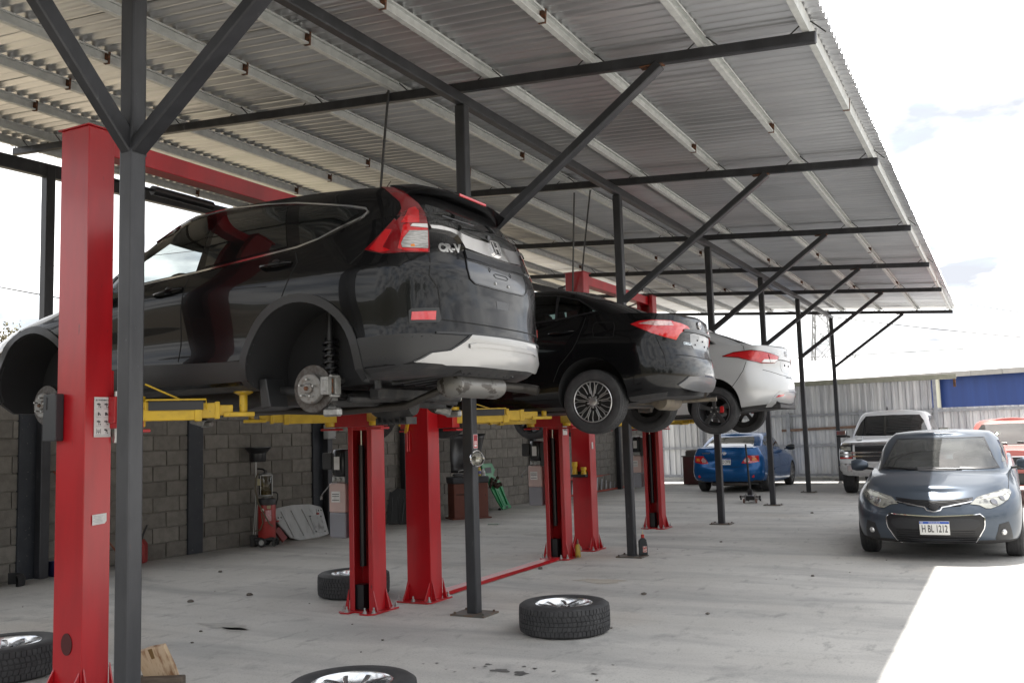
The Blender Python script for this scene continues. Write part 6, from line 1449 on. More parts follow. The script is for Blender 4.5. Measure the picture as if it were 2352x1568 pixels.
def red_truck():
    pr = paint('faded red paint', (.50, .155, .135), 0, .38)
    c, F = pickup('pickup_truck', 'faded red old pickup cut off by the right edge of the photo', (.06, 23.2, 0), -PI / 2, pr, .85, .86, .845, 'small')
    c.patch('grille', F(sym([(0, 1.03), (.85, 1.03), (.85, .78), (0, .78)])), 'F', mBlk, .010, .02, .06)
    for m in (False, True):
        c.patch('headlight', F([(.58, 1.0), (.80, 1.0), (.80, .82), (.58, .82)]), 'F', mClearLens, .016, .02, .05, mirror=m)
        sg = -1 if m else 1; q = MB(); q.box((2.5, sg * .98, 1.14), (.06, .17, .12)); q.bar((2.5, sg * .8, 1.05), (2.5, sg * .95, 1.10), .02, .02); q.build('door_mirror', mChrome, c.root, bevel=.02)
    c.patch('front_bumper', F(sym([(0, .70), (.94, .70), (.94, .50), (0, .49)])), 'F', mBlkS, .05, .07, .06)
    c.strip('chrome_bar', F([(.86, 1.045), (-.86, 1.045)]), 'F', mChrome, .02, .02)
    q = MB(); q.prism([(.9, .9), (1.05, .9), (.95, 1.25), (.85, 1.25)], -.6, .6, 'xz'); q.build('bench_seat', MATS['seat cloth'], c.root, bevel=.04)
red_truck()
# ================================================================== loose things in the yard
# ---- wheels taken off the SUV, lying face up
def suv_wheel_meshes():
    Rt, rr, w = .361, .222, .235
    ty = tyre_mesh(Rt, rr, w, 64, 'tyre'); b = MB(); hw = w / 2
    b.lathe([(rr + .004, hw * .80), (rr + .005, hw * .88), (rr - .004, hw * .90), (rr - .012, hw * .82), (rr - .020, hw * .4), (rr - .03, -hw * .4), (.07, -hw * .55), (.0005, -hw * .55)], 'Y', n=60)
    rim = b.mesh('rim', M('bright machined alloy', (.66, .67, .68), .22, .9), smooth=40); s = MB(); y = hw * .74
    dish = lambda u: -.030 * max(0, 1 - u / .21) ** 1.3
    for sg in (1, -1):
        P = [(.045, .004), (.10, .016), (.150, .050), (.209, .090), (.214, .052), (.160, .022), (.11, .003)]
        spoke_set([[(u, v * sg) for u, v in P][::sg]], 5, y, dish, .045, 0, s)
    s.lathe([(.0005, y - .026), (.034, y - .026), (.060, y - .024), (.066, y - .05)], 'Y', n=30)
    sp = s.mesh('spokes', M('machined spokes', (.74, .745, .75), .16, .95), smooth=25, bevel=.003)
    k = MB(); 
    for sg in (1, -1): spoke_set([[(.075, .012 * sg), (.14, .046 * sg), (.20, .080 * sg), (.206, .060 * sg), (.15, .028 * sg), (.09, .004 * sg)][::sg]], 5, y + .0015, dish, .003, 0, k)
    pk = k.mesh('grey_facets', M('grey facet paint', (.15, .15, .155), .3, .6))
    n = MB()
    for i in range(5): a = 2 * PI * (i + .5) / 5; n.cyl((.046 * math.cos(a), y - .022, .046 * math.sin(a)), .012, .012, 'Y', 10)
    n.cyl((0, y - .02, 0), .026, .010, 'Y', 24)
    return rim, [('tyre', ty), ('spokes', sp), ('grey_facets', pk), ('hub_cap', n.mesh('hub_cap', mBlkS, smooth=30))]
WM = suv_wheel_meshes()
def loose_wheel(label, x, y, rz, tilt=0):
    rim, parts = WM; t = thing('loose_wheel', label, 'wheel', (x, y, .1165), 0, 'wheels taken off the SUV'); 
    m = Matrix.Rotation(rz, 4, 'Z') @ Matrix.Rotation(PI / 2, 4, 'X')
    r = link('rim', rim, t); r.matrix_local = m
    for nme, me in parts: o = link(nme, me, r if nme != 'tyre' else t); o.matrix_local = m if nme == 'tyre' else Matrix.Identity(4)
loose_wheel('wheel lying alone on the open floor in front of the second post', -3.21, 6.89, .5)
loose_wheel('wheel half hidden behind the red far post of the nearest lift', -5.95, 7.77, 1.4)
loose_wheel('wheel cut by the bottom edge of the photo, nearest the camera', -3.32, 4.31, .2)
loose_wheel('wheel cut by the left edge of the photo beside the nearest red post', -6.29, 4.27, 2.3)

# ---- timber by the first post
t = thing('wood_block', 'splintered pale board with brown bark patches propped up by the first post', 'board', (-4.985, 4.5, 0), 0)
t.rotation_euler = (R(14), R(-16), R(26))
mWood = M('raw board', (.50, .37, .24), .75, var=(5, (.56, .44, .31), .4, .6), spots=(7, (.24, .125, .06), .50, .58), grain=(60, (.40, .28, .17), .55, .7), stretch=(1.4, 1, .35), bump=(30, .002))
b = MB(); b.prism([(-.098, -.02), (.102, -.02), (.104, .10), (.094, .262), (.05, .266), (.0, .274), (-.06, .270), (-.098, .276), (-.104, .12)], -.022, .022, 'xz'); b.build('board', mWood, t, bevel=.004)
b = MB(); b.prism([(-.01, .20), (.012, .20), (.016, .268), (-.012, .270)], -.0232, -.021, 'xz'); b.build('knot', M('dark knot', (.17, .10, .035), .8), t)
t = thing('timber', 'dark weathered timber lying on the floor under the pale board', 'timber', (-5.02, 4.42, .035), R(24))
b = MB(); b.box((0, 0, 0), (.42, .09, .065)); b.build('beam', M('weathered timber', (.085, .065, .05), .85, var=(12, (.14, .11, .085), .45, .65), stretch=(.3, 2, 2), bump=(40, .003)), t, bevel=.006)

# ---- waste oil drainer
def oil_drainer():
    t = thing('oil_drainer', 'red wheeled oil drainer with a black catch bowl on a pole by the wall', 'oil drainer', (-10.02, 10.97, 0), R(28))
    mR = M('drainer red', (.36, .022, .018), .42, coat=.2, var=(8, (.29, .02, .017), .45, .65))
    b = MB(); b.lathe([(.0005, .12), (.128, .12), (.132, .14), (.132, .60), (.128, .62), (.0005, .62)], 'Z', n=28); b.build('tank', mR, t, smooth=40)
    b = MB(); b.lathe([(.0005, .615), (.134, .615), (.136, .63), (.136, .695), (.125, .71), (.0005, .71)], 'Z', n=28); b.build('tank_lid', mBlk, t, smooth=40)
    b = MB(); b.box((-.02, 0, .11), (.30, .27, .06)); b.prism([(-.17, .02), (-.05, .02), (-.05, .12), (-.15, .12)], -.12, .12, 'xz'); b.build('base', mBlk, t, bevel=.02)
    for s in (-1, 1):
        b = MB(); b.lathe([(.0005, -.02), (.06, -.02), (.068, -.012), (.068, .012), (.06, .02), (.0005, .02)], 'Y', (-.04, s * .15, .068), 24); w = b.build('wheel', mRubber, t, smooth=40)
        b = MB(); b.lathe([(.0005, -.024), (.038, -.024), (.040, 0), (.038, .024), (.0005, .024)], 'Y', (-.04, s * .15, .068), 20); b.build('rim', mAlu, w, smooth=40)
        b = MB(); b.cyl((.13, s * .10, .03), .030, .022, 'Y', 14); b.box((.13, s * .10, .075), (.03, .035, .05)); b.build('castor', mBlk, t)
    b = MB(); b.lathe([(.0005, .71), (.04, .71), (.045, .735), (.0005, .735)], 'Z', (-.02, 0, 0), 16); b.build('neck', mAlu, t, smooth=40)
    mJ = glass('amber gauge glass', (.62, .58, .46), .05)
    b = MB(); b.lathe([(.095, .755), (.098, .76), (.098, 1.05), (.095, 1.055)], 'Z', (-.02, 0, 0), 28); b.build('gauge_glass', mJ, t, smooth=40)
    b = MB(); b.lathe([(.0005, .735), (.085, .735), (.102, .75), (.102, .765), (.0005, .765)], 'Z', (-.02, 0, 0), 28); b.lathe([(.0005, 1.05), (.102, 1.05), (.102, 1.07), (.07, 1.09), (.0005, 1.095)], 'Z', (-.02, 0, 0), 28); b.build('gauge_cap', mAlu, t, smooth=40)
    b = MB(); b.lathe([(.0005, .766), (.088, .766), (.088, .83), (.0005, .83)], 'Z', (-.02, 0, 0), 24); b.build('oil', M('used oil', (.17, .13, .06), .2), t, smooth=40)
    b = MB(); b.box((-.075, -.078, .96), (.09, .012, .10)); b.build('label', M('yellowed label', (.40, .36, .22), .6), t)
    for a in (0, 2.1, 4.2): b = MB(); b.tube([(-.02 + .103 * math.cos(a), .103 * math.sin(a), .75), (-.02 + .103 * math.cos(a), .103 * math.sin(a), 1.06)], .006, 6); b.build('stay_rod', mBolt, t, smooth=40)
    b = MB(); b.tube([(-.02, 0, 1.09), (-.02, 0, 1.13), (-.06, 0, 1.15), (-.14, 0, 1.16)], .014, 8); b.cyl((-.02, 0, 1.11), .028, .05, n=12); b.build('valve', mBlkS, t, smooth=40)
    b = MB(); b.tube([(-.17, .02, .10), (-.17, .02, 1.27)], .011, 10); b.build('pole', mBolt, t, smooth=40)
    b = MB(); b.lathe([(.03, 1.262), (.118, 1.262), (.124, 1.275), (.126, 1.39), (.142, 1.405), (.196, 1.468), (.200, 1.480), (.194, 1.484), (.14, 1.425), (.118, 1.405), (.112, 1.29), (.0005, 1.285)], 'Z', (-.14, .02, 0), 40); b.build('catch_bowl', mBlkS, t, smooth=40)
    b = MB(); b.tube([(.12, .06, .60), (.15, .06, .70), (.15, .06, .77), (.13, .06, .79), (.02, .06, .795)], .011, 8); b.build('push_handle', mBlkS, t, smooth=50)
    b = MB(); b.tube([(-.11, -.06, 1.10), (-.15, -.06, 1.02), (-.155, -.07, .85), (-.10, -.12, .66), (0, -.15, .48), (.08, -.15, .34), (.12, -.12, .30)], .010, 8); b.tube([(-.05, -.13, .50), (-.02, -.15, .36), (-.06, -.15, .26), (-.14, -.12, .24)], .009, 8)
    b.build('hose', M('olive hose', (.13, .11, .065), .5), t, smooth=60)
    b = MB(); b.lathe([(.0005, .010), (.022, .009), (.024, 0)], 'Y', (-.03, -.132, .545), 16); b.v = [(x, -.132 - abs(y + .132), z) for x, y, z in b.v]; b.build('pressure_gauge', M('gauge face', (.6, .58, .48), .4), t)
    b = MB(); b.box((.055, -.122, .46), (.085, .008, .16), Matrix.Rotation(.42, 3, 'Z')); lb = b.build('label', M('pink label', (.55, .26, .28), .5, var=(60, (.62, .5, .5), .5, .6)), t)
    b = MB(); b.box((.06, -.123, .585), (.055, .008, .05), Matrix.Rotation(.45, 3, 'Z')); b.build('label', MATS['yellowed label'], t)
    b = MB(); b.prism([(-.23, .0), (-.13, .0), (-.11, .17), (-.24, .17)], -.09, .07, 'xz'); b.build('side_bucket', mBlkS, t, bevel=.01)
    for dx in (0, .03): b = MB(); b.tube([(-.20 + dx, -.03, .12), (-.165 + dx, -.02, .62)], .006, 6); b.build('probe', mBolt, t, smooth=40)
oil_drainer()

# ---- white under-cover leaning on the wall
def under_cover():
    P = [(11.31, .48), (11.47, .53), (11.80, .55), (12.19, .53), (12.41, .47), (12.44, .37), (12.42, .03), (12.25, .01), (12.16, 0), (11.75, 0), (11.56, .06), (11.33, .36)]
    t = thing('engine_cover', 'dirty white plastic engine under-cover leaning on the wall beside the oil drainer', 'engine cover', (-10.02, 11.88, 0)); t.rotation_euler = (0, R(-22), R(-3.5))
    mW = M('dirty white plastic', (.50, .51, .51), .5, var=(3, (.42, .43, .43), .4, .6), spots=(5, (.30, .30, .30), .60, .72), stretch=(1, 2.5, .6))
    Q = [(y - 11.88, z * 1.08) for y, z in P]; b = MB(); b.prism(Q, -.03, .0, 'yz'); b.build('panel', mW, t, bevel=.012, bseg=2)
    for y in (-.36, -.14, .10):
        b = MB(); b.bar((.004, y - .02, .50), (.004, y + .10, .06), .020, .012, up=(0, 1, 0)); b.build('rib', mW, t, bevel=.004)
    b = MB(); b.prism([(.24, .08), (.46, .06), (.48, .36), (.20, .38)], .002, .010, 'yz'); pp = b.build('hatch', M('greyer plastic', (.40, .41, .41), .5, spots=(9, (.22, .22, .22), .5, .65)), t, bevel=.003)
    for y, z in ((.25, .10), (.45, .085), (.46, .34), (.22, .36)): b = MB(); b.cyl((.012, y, z), .012, .006, 'X', 10); b.build('screw', mBlk, pp)
    for y, z in ((-.45, .40), (.47, .44)):
        b = MB(); b.box((.006, y, z), (.014, .14, .08)); tb = b.build('bracket', mW, t, bevel=.006)
        for dy in (-.03, .03): b = MB(); b.cyl((.014, y + dy, z), .014, .004, 'X', 10); b.build('hole', mBlkS, tb)
        b = MB(); b.box((.008, y - .06, z - .05), (.012, .05, .03)); b.build('red_mark', M('red marking', (.30, .02, .02), .5), tb)
    b = MB(); b.box((-.02, -.50, .14), (.03, .12, .22), Matrix.Rotation(.5, 3, 'X')); b.build('edge', M('dull red plastic', (.20, .02, .02), .5), t)
under_cover()

# ---- parts washer with raised lid, bottles, creeper, splash panels, ladder
def parts_washer():
    a = R(48); t = thing('parts_washer', 'brown steel parts washer cabinet with a black tray top and raised black lid', 'parts washer', (-9.10, 15.52, 0), a)
    mB_ = M('brown cabinet paint', (.155, .040, .022), .5, var=(4, (.125, .034, .02), .4, .6), spots=(20, (.05, .02, .015), .64, .74), stretch=(1, 1, .4))
    b = MB(); b.box((0, .19, .34), (.68, .42, .66)); b.build('cabinet', mB_, t, bevel=.008); b = MB(); b.box((0, .19, .012), (.78, .50, .024)); b.build('plinth', mB_, t, bevel=.004)
    b = MB(); b.prism([(-.36, .665), (.36, .665), (.365, .79), (-.365, .79)], -.04, .42, 'xz'); b.build('tray', M('dark tray', (.035, .036, .042), .5), t, bevel=.02, bseg=2)
    b = MB(); b.box((0, .19, .792), (.56, .36, .004)); b.build('tray_floor', mBlkS, t)
    lid = MB(); n = 9
    for i in range(n):
        f = i / (n - 1); z = .86 + f * .74; x0, x1 = -.26 + .02 * f, .14 + .34 * f ** .6; bulge = .12 * math.sin(PI * min(1, f * 1.05)) ** .8
        for j in range(7): g = j / 6; lid.v.append((x0 + (x1 - x0) * g, .40 + .10 * f + bulge * (1 - (2 * g - 1) ** 4) * .8, z))
    for i in range(n - 1):
        for j in range(6): lid.f.append((i * 7 + j, i * 7 + j + 1, i * 7 + j + 8, i * 7 + j + 7)); lid.mi.append(0)
    o = lid.build('lid', mBlkS, t, smooth=60); md = o.modifiers.new('thick', 'SOLIDIFY'); md.thickness = .018; md.offset = 0
    b = MB(); b.tube([(-.30, -.025, .47), (-.10, -.03, .46), (.10, -.03, .50), (.34, .02, .58)], .007, 6); b.tube([(-.02 + .09 * math.cos(k), -.028, .475 + .05 * math.sin(k)) for k in np.linspace(.6, 5.9, 18)], .009, 6)
    b.build('hose', mBlk, t, smooth=60)
    b = MB(); b.tube([(-.20, .1, .80), (-.20, .1, .90), (-.12, .06, .92)], .010, 8); b.build('spout', mBolt, t, smooth=50)
    R3 = Matrix.Rotation(a, 3, 'Z')
    def bottle(label, lx, ly, col, h, r, cap, name='bottle', cat='bottle'):
        p = Vector((-9.10, 15.52, .7945)) + R3 @ Vector((lx, ly, 0)); bt = thing(name, label, cat, p)
        b = MB(); b.lathe([(.0005, 0), (r, 0), (r, h * .66), (r * .85, h * .74), (r * .38, h * .84), (r * .38, h * .88), (.0005, h * .88)], 'Z', n=18); b.build('body', M('bottle ' + name + label[:9], col, .35, coat=.3), bt, smooth=40)
        b = MB(); b.lathe([(.0005, h * .86), (r * .5, h * .86), (r * .45, h), (.0005, h)], 'Z', n=12); b.build('cap', M('bottle cap ' + label[:9], cap, .4), bt, smooth=40)
        b = MB(); b.lathe([(r * 1.01, h * .2), (r * 1.012, h * .5)], 'Z', n=18); b.build('label', M('bottle label ' + label[:9], tuple(min(.6, c * .5 + .12) for c in cap[::-1]), .5), bt, smooth=40)
    bottle('yellow spray bottle with a pale cap on the parts washer tray', .10, .08, (.52, .40, .03), .20, .036, (.55, .5, .25))
    bottle('yellow and blue spray can with a red cap on the parts washer tray', .20, .06, (.50, .38, .05), .19, .032, (.45, .03, .02), 'spray_can', 'spray can')
    bottle('small white jug at the corner of the parts washer tray', .275, .07, (.55, .55, .56), .13, .048, (.5, .5, .55), 'jug', 'jug')
    p = Vector((-9.10, 15.52, .80)) + R3 @ Vector((-.22, .10, 0)); b = MB(); rnd = random.Random(5)
    b.lathe([(.0005, 0), (.07, .0), (.085, .03), (.06, .05), (.0005, .055)], 'Z', n=12); b.v = [(x * 1.3 + rnd.uniform(-.008, .008), y + rnd.uniform(-.008, .008), z * 1.2) for x, y, z in b.v]
    tag(b.build('rag', M('grey rag', (.10, .10, .105), .9), smooth=60, loc=p), 'crumpled grey rag on the back corner of the parts washer', 'rag')
parts_washer()
def creeper():
    P = [(16.96, .98), (17.41, .98), (17.49, .83), (17.37, .72), (17.62, .58), (17.66, .44), (17.71, .22), (17.84, .01), (17.44, 0), (17.31, .16), (17.15, .45), (17.11, .57), (16.99, .74)]
    t = thing('creeper', 'green plastic mechanic creeper leaning upright against the block wall', 'creeper', (-9.45, 17.4, 0)); t.rotation_euler = (0, R(-13), 0)
    mG = M('green plastic', (.018, .25, .085), .4, coat=.2, var=(6, (.016, .21, .072), .4, .6))
    Q = [(y - 17.4, z * 1.02 + .01) for y, z in P]; b = MB(); b.prism(Q, -.035, .0, 'yz'); b.build('board', mG, t, bevel=.012, bseg=2)
    b = MB(); b.prism([(-.34, .80), (-.10, .80), (-.08, .92), (-.34, .92)], .001, .006, 'yz'); b.build('headrest', mBlk, t, bevel=.004)
    for y0, y1, z0, z1 in ((-.16, .02, .50, .06), (.10, .25, .52, .10)): b = MB(); b.bar((.006, y0, z0), (.006, y1, z1), .045, .014, up=(0, 1, 0)); b.build('side_rail', mG, t, bevel=.005)
    b = MB(); b.prism([(-.02, .42), (.06, .42), (.18, .10), (.10, .10)], .002, .008, 'yz'); b.build('rib', mG, t)
    for y, z in ((.0, .03), (.40, .05), (-.42, .90), (.02, .92)): b = MB(); b.cyl((-.06, y, z), .03, .03, 'Y', 14); b.build('castor', mBlk, t)
    b = MB(); b.prism([(.18, .03), (.26, .03), (.27, .07), (.17, .07)], .001, .004, 'yz'); b.build('grip_hole', mBlkS, t)
    rg = MB(); rnd = random.Random(12)
    for k in range(14):
        c = Vector((rnd.uniform(.02, .07), rnd.uniform(-.38, .08), .60 + rnd.uniform(-.13, .07))); r = rnd.uniform(.03, .06)
        s0 = len(rg.v); rg.lathe([(.0005, -r), (r * .7, -r * .6), (r, 0), (r * .7, r * .6), (.0005, r)], 'Z', c, 8); rg.v = rg.v[:s0] + [(x + rnd.uniform(-.01, .01), y + rnd.uniform(-.012, .012), z + rnd.uniform(-.01, .01)) for x, y, z in rg.v[s0:]]
    rg.v = [(x * math.cos(R(-13)) + z * math.sin(R(-13)), y, z * math.cos(R(-13)) - x * math.sin(R(-13))) for x, y, z in rg.v]
    tag(rg.build('rag', M('brown rag', (.055, .035, .025), .95), smooth=60, loc=(-9.45, 17.4, .02)), 'bundle of dark brown rags hanging over the green creeper', 'rag')
creeper()
def splash():
    t = thing('splash_shield', 'black plastic splash shields stacked against the wall between two red posts', 'splash shield', (-9.95, 14.25, 0), R(24)); rnd = random.Random(4)
    mS = M('scuffed black plastic', (.020, .021, .023), .38, spots=(14, (.12, .125, .13), .64, .72), stretch=(3, 1, .5))
    for k, (x, w, h, a) in enumerate(((-.16, .30, .56, .16), (.05, .40, .62, .26), (.22, .30, .50, .36))):
        b = MB(); b.prism([(-w / 2, 0), (w / 2, .02), (w / 2 - .03, h), (0, h + .05), (-w / 2 + .06, h - .04)], -.012, .012, 'xz')
        for j in range(3): b.bar((-w / 3 + j * w / 3, -.018, .06), (-w / 4 + j * w / 4, -.018, h * .8), .02, .012, up=(0, 1, 0))
        b.xform(Matrix.Translation((x, .12 - k * .07, 0)) @ Matrix.Rotation(-a, 4, 'X') @ Matrix.Rotation(rnd.uniform(-.1, .1), 4, 'Y')); b.build('shield', mS, t, bevel=.006)
splash()
def ladder():
    t = thing('ladder', 'orange-red step ladder with aluminium rungs lying on its side along the wall', 'ladder', (-9.6, 20.6, 0), PI / 2 - .02); t.rotation_euler = (R(-14), 0, PI / 2 - .02)
    mO = M('orange fibreglass', (.42, .075, .04), .5, var=(5, (.36, .06, .035), .4, .6))
    for z in (.03, .42): b = MB(); b.box((2.1, 0, z), (4.2, .07, .045)); b.build('rail', mO, t, bevel=.006)
    b = MB(); b.bar((0, 0, -.012), (.32, 0, .405), .05, .028, up=(0, 1, 0)); me = b.mesh('rung', M('aluminium', (.55, .56, .57), .4, .7))
    for k in range(13): o = link('rung', me, t, (.05 + k * .30, 0, .03))
ladder()

# ---- small things along the wall
t = thing('jerry_can', 'red plastic jerry can with a black spout on the floor by the wall', 'jerry can', (-10.45, 8.93, 0), R(30))
b = MB(); b.prism([(-.13, .0), (.13, 0), (.13, .25), (.08, .315), (-.06, .32), (-.13, .28)], -.075, .075, 'xz'); b.build('can', M('jerry red', (.30, .02, .02), .45), t, bevel=.02, bseg=2)
b = MB(); b.tube([(.06, 0, .30), (.08, 0, .36), (.14, 0, .50)], [.020, .016, .010], 10); b.build('spout', mBlk, t, smooth=40)
t = thing('broom', 'red-brown broom handle leaning in the corner by the dark pillar', 'broom', (0, 0, 0)); b = MB(); p, q_ = wpt(1.72, .08, 1.28), wpt(2.62, .30, .03)
b.tube([p, q_], .012, 8); b.build('handle', M('red-brown wood', (.20, .06, .03), .6), t, smooth=40); b = MB(); b.bar(q_ + Vector((-.12, -.08, .03)), q_ + Vector((.12, .08, .03)), .06, .08); b.build('brush', mBlk, t, bevel=.01)
t = thing('crate', 'blue plastic basket on the floor beside the wall', 'crate', wpt(1.86, .16), WA)
mC = M('blue basket', (.03, .035, .12), .5)
for k in range(7):
    b = MB(); b.box((-.15 + k * .05, -.10, .09), (.012, .008, .18)); b.build('slat', mC, t)
for z in (.02, .09, .165): b = MB(); b.box((0, -.10, z), (.32, .012, .02)); b.build('band', mC, t)
b = MB(); b.box((0, 0, .01), (.32, .22, .02)); b.box((-.155, 0, .09), (.01, .22, .18)); b.box((.155, 0, .09), (.01, .22, .18)); b.box((0, .105, .09), (.32, .01, .18)); b.build('shell', mC, t)
t = thing('rubber_offcut', 'curved black rubber offcut lying at the foot of the wall, left edge', 'rubber piece', (-10.30, 6.98, 0), R(20))
b = MB(); b.lathe([(.19, 0), (.20, .08), (.17, .13), (.15, .13), (.16, 0)], 'Z', n=16, close=True, a0=-.3, a1=2.1); b.build('strip', mRubber, t, smooth=40)
t = thing('old_tyre', 'old dusty tyre standing in the far left corner by the wall', 'tyre', wpt(.70, .19, .21), WA); b = link('tyre', tyre_mesh(.22, .15, .14, 0), t); b.rotation_euler = (R(78), 0, 0); b.location = (0, 0, -.13)
t = thing('junction_box', 'pale grey electrical box fixed on the dark post near the wall', 'electrical box', wpt(6.60, .20, 1.70), WA)
b = MB(); b.box((0, 0, 0), (.20, .10, .24)); b.build('box', M('pale grey box', (.33, .335, .33), .5), t, bevel=.008); b = MB(); b.box((0, -.052, 0), (.16, .006, .20)); b.build('cover', MATS['pale grey box'], t, bevel=.002)
for e, z in ((-.07, .09), (.07, -.09)): b = MB(); b.cyl((e, -.057, z), .008, .005, 'Y', 8); b.build('screw', mBlk, t)
b = MB(); b.tube([(0, 0, .12), (0, 0, .55), (.02, -.05, .95)], .012, 8); b.build('conduit', mBlk, t, smooth=40)

# ---- on the posts
t = thing('work_lamp', 'round chrome-rimmed vehicle lamp hung on the second post', 'lamp', (-4.192, 7.225, 1.355), 0); t.rotation_euler = (0, 0, R(-28))
b = MB(); b.lathe([(.0005, .0), (.055, .005), (.062, .03), (.066, .045)], 'X', n=28); b.build('shell', mBlkS, t, smooth=40)
b = MB(); b.lathe([(.062, .040), (.072, .040), (.074, .052), (.066, .058), (.060, .050)], 'X', n=32); b.build('bezel', mChrome, t, smooth=40)
b = MB(); b.lathe([(.0005, .020), (.030, .024), (.060, .048)], 'X', n=28); b.build('reflector', M('lamp reflector', (.5, .48, .43), .2, .8, var=(40, (.2, .17, .13), .5, .6)), t, smooth=40)
b = MB(); b.lathe([(.0005, .056), (.04, .054), (.061, .048)], 'X', n=28); b.build('lens', glass('clear lamp glass', (.8, .8, .78)), t, smooth=40)
b = MB(); b.cyl((.03, 0, 0), .012, .03, 'X', 10); b.build('bulb', MATS['gauge face'], t)
t = thing('notice', 'small red and white notice stuck on the second post above the lamp', 'sign', (-4.1975, 7.262, 1.505))
b = MB(); b.box((0, 0, 0), (.003, .074, .125)); b.build('sheet', M('red notice', (.42, .035, .05), .5), t)
for z0, h in ((.0605, .004), (-.0605, .004)): b = MB(); b.box((.0012, 0, z0), (.0016, .074, h)); b.build('border', mSticker, t)
for y0 in (.035, -.035): b = MB(); b.box((.0012, y0, 0), (.0016, .004, .125)); b.build('border', mSticker, t)
for k, (z, w, m) in enumerate(((.042, .054, mInk), (.028, .05, M('dark red print', (.16, .01, .02), .6)), (.014, .054, MATS['dark red print']), (-.002, .048, mSticker), (-.014, .052, mSticker), (-.036, .044, mSticker))):
    b = MB(); b.box((.0018, 0, z), (.001, w, .007 if k < 5 else .022)); b.build('print', m, t)
t = thing('oil_bottle', 'black oil bottle with a red cap standing at the foot of the third post', 'bottle', (-4.125, 11.24, .0165), R(25))
b = MB(); b.prism([(-.055, 0), (.055, 0), (.055, .12), (.045, .19), (.02, .215), (-.02, .215), (-.055, .18)], -.034, .034, 'xz'); b.build('body', M('oil bottle black', (.012, .016, .02), .35, coat=.2), t, bevel=.012, bseg=2)
b = MB(); b.lathe([(.0005, .212), (.022, .212), (.021, .255), (.0005, .257)], 'Z', n=14); b.build('cap', M('red cap', (.40, .03, .02), .4), t, smooth=40)
b = MB(); b.tube([(0, 0, .255), (.002, 0, .31)], [.007, .003], 6); b.build('nozzle', M('cream nozzle', (.5, .45, .28), .5), t, smooth=40)
b = MB(); b.box((.02, -.0355, .075), (.05, .002, .075)); b.build('label', M('red white label', (.45, .12, .10), .5, var=(60, (.6, .6, .58), .5, .55)), t)
t = thing('grease_bottle', 'dirty yellow squeeze bottle standing on the base plate of the middle lift', 'bottle', (-4.845, 10.86, .0165))
b = MB(); b.lathe([(.0005, 0), (.032, 0), (.034, .02), (.034, .13), (.024, .155), (.012, .165), (.0005, .165)], 'Z', n=16); b.build('body', M('dirty yellow', (.36, .25, .03), .5, var=(20, (.12, .08, .03), .5, .65)), t, smooth=40)
b = MB(); b.lathe([(.0005, .16), (.015, .16), (.013, .20), (.004, .225), (.0005, .225)], 'Z', n=12); b.build('cap', M('brown cap', (.14, .05, .03), .5), t, smooth=40)

# ---- trolley jack, red cabinet at the far fence
def trolley_jack():
    t = thing('trolley_jack', 'low trolley jack with a tall upright black handle standing on the open floor', 'trolley jack', (-4.84, 19.75, 0), PI / 2 + .08)
    mJ = M('jack grey', (.20, .19, .185), .5, .3, var=(9, (.14, .13, .125), .4, .6))
    for s in (-1, 1):
        b = MB(); b.prism([(-.10, .04), (.55, .03), (.55, .08), (.25, .12), (.02, .19), (-.08, .17)], s * .10 - .008, s * .10 + .008, 'xz'); b.build('side_frame', mJ, t, bevel=.004)
        b = MB(); b.cyl((-.06, s * .125, .045), .045, .03, 'Y', 16); b.build('wheel', M('brown wheel', (.17, .10, .08), .6), t, smooth=40)
        b = MB(); b.cyl((.50, s * .125, .03), .03, .03, 'Y', 14); b.build('wheel', mBlk, t, smooth=40)
        b = MB(); b.tube([(-.02, s * .11, .13), (-.02, s * .20, .13)], .012, 8); b.cyl((-.02, s * .20, .13), .026, .03, 'Y', 10); b.cyl((-.02, s * .19, .085), .020, .03, 'Y', 10); b.build('side_grip', mBlkS, t, smooth=40)
    b = MB(); b.box((.02, 0, .10), (.16, .17, .09)); b.build('pump', mBlkS, t, bevel=.01); b = MB(); b.bar((.10, 0, .12), (.46, 0, .13), .08, .05); b.cyl((.48, 0, .15), .05, .03, n=16); b.build('lift_arm', mJ, t, bevel=.008)
    b = MB(); b.prism([(-.06, .16), (.06, .16), (.02, .28), (-.02, .28)], -.05, .05, 'xz'); b.build('yoke', mBlkS, t, bevel=.01)
    b = MB(); b.tube([(0, 0, .24), (.01, .02, .7), (.02, .045, 1.22)], [.024, .020, .018], 10); b.build('handle', mBlkS, t, smooth=40)
trolley_jack()
t = thing('workbench', 'dark red cabinet with a paper sheet on it standing behind the blue car', 'cabinet', (-7.98, 26.4, 0))
b = MB(); b.box((0, 0, .40), (.62, .5, .78)); b.build('body', M('dark red cabinet', (.10, .018, .018), .5, var=(5, (.08, .03, .025), .4, .6)), t, bevel=.01)
b = MB(); b.box((0, 0, .80), (.68, .55, .03)); b.build('top', mCast, t)
b = MB(); b.box((.17, -.256, .57), (.30, .006, .22)); b.build('paper', mSticker, t)
b = MB(); b.box((-.12, 0, .88), (.30, .2, .13)); b.bar((-.26, 0, .95), (.05, 0, .96), .05, .04); b.cyl((.1, -.05, .88), .05, .12, n=12); b.build('vice', mCast, t, bevel=.01)
b = MB(); b.tube([(.26, 0, .81), (.42, -.05, 1.15), (.46, -.05, 1.22)], .012, 6); b.tube([(.42, -.05, 1.15), (.34, -.05, 1.24)], .010, 6); b.build('bracket_arm', mBolt, t)
b = MB(); b.lathe([(.0005, -.04), (.03, -.03), (.04, 0), (.03, .03), (.0005, .04)], 'Z', (.30, -.1, .86), 12); b.build('red_knob', M('pink red knob', (.5, .06, .06), .4), t, smooth=50)

